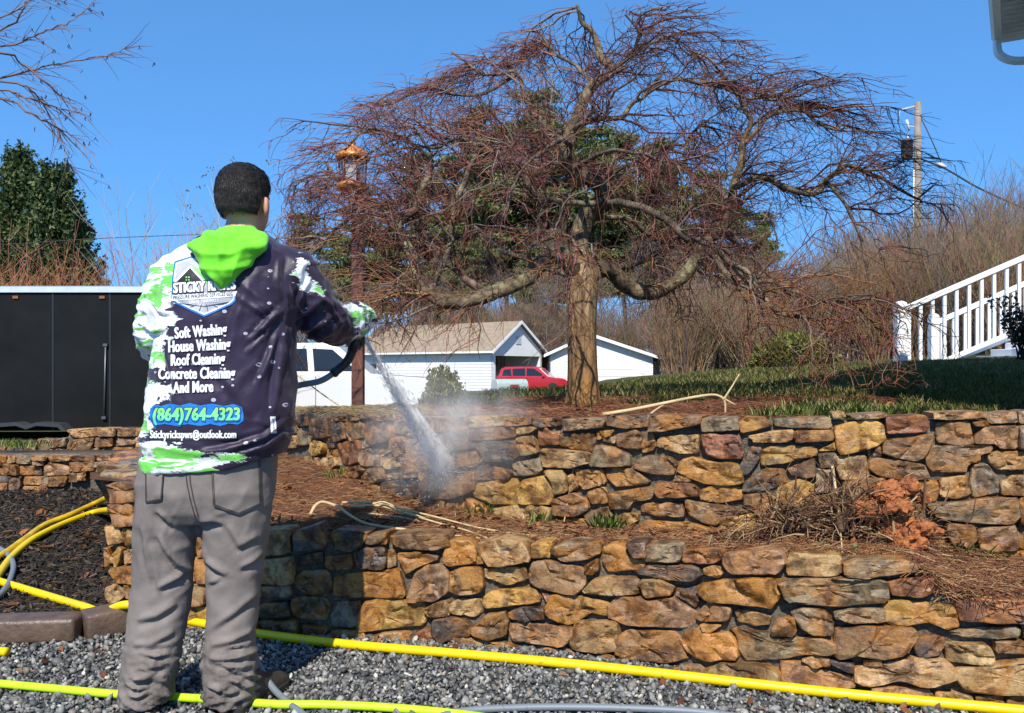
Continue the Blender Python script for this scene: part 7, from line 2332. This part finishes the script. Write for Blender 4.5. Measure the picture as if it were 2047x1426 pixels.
# ================================================================== hoses
def hose_mat(name, col, rough=.35):
    t = NT(name); _c = t.coord()
    d = t.noise(_c, 30, 5, .7)
    c = t.mix(t.ramp(d, .60, .72, 0, .75), c4(col), c4([q * .25 for q in col]))
    c = t.mix(t.ramp(t.noise(_c, 7, 3), .3, .7, 0, .25), c, c4([q * .75 for q in col]))
    t.p(Base_Color=c, Roughness=rough); return t.m
M_yel = hose_mat('yellow_hose', (.80, .56, .0))
M_lime = hose_mat('lime_hose', (.52, .80, .02))
M_grey = hose_mat('grey_hose', (.17, .195, .22), .5)
def ground_pt(u, v, h):
    """a point lying h above the level yard"""
    return P(u, v, (CAMZ - h) * FPX / (v - V0))
def hose(name, label, pts, r, mat, cat='hose', parts=()):
    S = spline(pts, 10)
    o = empty(name, S[0]); props(o, label, cat)
    m = MB(); m.tube([q - S[0] for q in S], r, 14); m.build('tube', mat, o, smooth_shade=True)
    return o, S
gp = lambda u, v: ground_pt(u, v, .022)
def bp_(u, v, h=.03):
    y = 3.6
    for _ in range(200):
        q = P(u, v, y)
        if q.z <= bed_z(q.x, y) + h: break
        y += .02
    return P(u, v, y)
hose('water_hose', 'long bright yellow hose lying along the foot of the low wall', [bp_(-300, 1098), bp_(-100, 1132), bp_(0, 1163), bp_(100, 1193), bp_(170, 1214), bp_(205, 1224, .02), Vector((-1.63, 3.62, .125)), gp(330, 1236), gp(370, 1240), gp(510, 1266), gp(700, 1289), gp(900, 1306), gp(1080, 1322), gp(1240, 1338), gp(1400, 1356), gp(1560, 1374), gp(1700, 1389), gp(1850, 1403), gp(2040, 1421), gp(2250, 1440)], .0185, M_yel)
hose('water_hose', 'upper dirty yellow hose crossing the mulch bed', [P(300, 955, 5.9), P(225, 990, 5.55), bp_(190, 1007), bp_(140, 1030), bp_(90, 1050), bp_(50, 1078), bp_(0, 1112), bp_(-120, 1180)], .019, plain('dirty_yellow_hose', (.62, .40, .01), .45, var=.35, scale=12))
hose('water_hose', 'second yellow hose curving just below the dirty one on the bed', [P(300, 1002, 5.2), P(228, 1018, 5.1), bp_(190, 1024), bp_(140, 1042), bp_(95, 1062), bp_(60, 1082), bp_(25, 1112), bp_(0, 1145), bp_(-40, 1210)], .019, M_yel)
hose('water_hose', 'yellow hose end poking in at the left picture edge', [gp(-160, 1296), gp(-60, 1301), gp(0, 1303), gp(14, 1304)], .0175, M_yel)
hose('water_hose', 'lime green hose crossing the gravel behind the boots', [gp(-240, 1352), gp(-60, 1361), gp(0, 1367), gp(120, 1378), gp(230, 1388), gp(330, 1393), gp(430, 1399), gp(545, 1408), gp(650, 1409), gp(760, 1414), gp(880, 1424), gp(1000, 1440), gp(1100, 1462)], .014, M_lime)
hose('water_hose', 'grey hose loop lying at the left edge of the bed', [bp_(-60, 1062), bp_(-10, 1092), bp_(15, 1108), bp_(27, 1130), bp_(22, 1155), bp_(10, 1178), bp_(-15, 1200), bp_(-80, 1230)], .014, M_grey)
hose('water_hose', 'grey hose showing along the bottom edge of the gravel', [gp(800, 1462), gp(870, 1436), gp(935, 1421), gp(1040, 1415), gp(1150, 1414), gp(1280, 1417), gp(1400, 1424), gp(1520, 1440)], .012, M_grey)
# the pressure hose from the gun round the body to the ground
pts = [P(704, 703, 3.20), P(694, 722, 3.20), P(672, 742, 3.19), P(640, 762, 3.17), P(590, 773, 3.15), P(530, 800, 3.14), P(480, 900, 3.13), P(470, 1050, 3.10), P(476, 1180, 3.05), P(500, 1283, 2.98), P(520, 1335, 2.95), P(545, 1375, 2.90), gp(575, 1404), gp(610, 1432), gp(680, 1490)]
hg, S = hose('pressure_hose', 'grey pressure hose hanging from the spray gun and trailing past the right boot', pts, .0115, M_grey, 'hose')
m = MB(); n0 = 24; m.tube([q - S[0] for q in S[:n0]], [.017] * (n0 - 3) + [.019, .019, .015], 12); m.build('bend_sleeve', plain('black_rubber_sleeve', (.018, .018, .02), .5), hg, smooth_shade=True)

# ================================================================== the jet of water and its mist
JA = P(727, 674, 3.31); JB = P(884, 930, yu(884) - .04)
def spray_volume(name, label, a, b, r0, r1, dens, nscale, seed, power=1.4, aniso=-.25):
    d = b - a; L = d.length
    q = d.to_track_quat('Z', 'Y')
    m = MB(); m.lathe([(r0, 0), (r0 + (r1 - r0) * .33, L * .33), (r0 + (r1 - r0) * .66, L * .66), (r1, L)], 20)
    t = NT(name + '_water', True)
    co = t.coord()
    sx = t.n('SeparateXYZ', {0: co})
    rad_ = t.math('SQRT', t.math('ADD', t.math('MULTIPLY', sx.outputs[0], sx.outputs[0]), t.math('MULTIPLY', sx.outputs[1], sx.outputs[1])))
    R = t.ramp(sx.outputs[2], 0, L, r0, r1)
    f = t.math('SUBTRACT', 1.0, t.math('DIVIDE', rad_, R), True)
    f = t.math('POWER', f, power)
    nz = t.noise(t.n('Mapping', {'Vector': co, 'Location': (seed, 0, 0), 'Scale': (nscale, nscale, nscale * .22)}).outputs[0], 1.0, 3, .6)
    f = t.math('MULTIPLY', f, t.ramp(nz, .42, .60))
    thin = t.math('DIVIDE', r0 + .012, t.math('ADD', R, .004))
    f = t.math('MULTIPLY', f, t.math('POWER', thin, .8))
    v = t.n('VolumePrincipled', {'Color': (.99, .97, .95, 1), 'Density': t.math('MULTIPLY', f, dens), 'Anisotropy': aniso})
    t.t.links.new(v.outputs[0], t.out.inputs['Volume'])
    o = m.build(name, t.m, None, a)
    o.rotation_mode = 'QUATERNION'; o.rotation_quaternion = q
    return props(o, label, None, None, 'stuff')
spray_volume('water_spray', 'white fan of pressurised water from gun to wall', JA, JB, .009, .068, 260, 40, 3.0, 1.0)
def mist(name, label, c, rx, ry, rz, dens, seed):
    m = MB(); ell(m, Vector((0, 0, 0)), rx, ry, rz, None, 20)
    t = NT(name + '_air', True)
    co = t.coord()
    nv = t.vmath('DIVIDE', co, (rx, ry, rz))
    ln = t.n('VectorMath', operation='LENGTH'); t.set(ln.inputs[0], nv)
    f = t.math('POWER', t.math('SUBTRACT', 1.0, ln.outputs['Value'], True), 1.3)
    nz = t.noise(co, 7.0, 4, .6)
    f = t.math('MULTIPLY', f, t.ramp(nz, .36, .70))
    v = t.n('VolumePrincipled', {'Color': (.97, .94, .91, 1), 'Density': t.math('MULTIPLY', f, dens), 'Anisotropy': -.25})
    t.t.links.new(v.outputs[0], t.out.inputs['Volume'])
    o = m.build(name, t.m, None, c)
    return props(o, label, None, None, 'stuff')
mist('water_mist', 'drifting mist where the water hits the wall', P(900, 868, 4.0), .50, .42, .36, 5.0, 1)
# flying drops
dl = []
dv = (JB - JA); Lj = dv.length; dn = dv.normalized()
for k in range(1500):
    t_ = rq.random() ** .8
    w = .004 + .045 * t_
    p = JA + dv * t_ + Vector((rq.gauss(0, w), rq.gauss(0, w), rq.gauss(0, w)))
    l = rq.uniform(.008, .035)
    dl.append((np.array([tuple(p), tuple(p + dn * l)]), .0011, .0004, (.85, .86, .88)))
for k in range(900):
    d = Vector((rq.gauss(0, 1), -abs(rq.gauss(0, .8)), rq.gauss(.35, .8))).normalized()
    p = JB + d * abs(rq.gauss(0, .13)); l = rq.uniform(.003, .016)
    dl.append((np.array([tuple(p), tuple(p + d * l)]), .0012, .0006, (.85, .86, .88)))
o = strands('water_drops', dl, attr_mat('water_drop', .15, trans=.4, spec=.8), 3); props(o, 'flying drops of water around the jet', None, None, 'stuff')
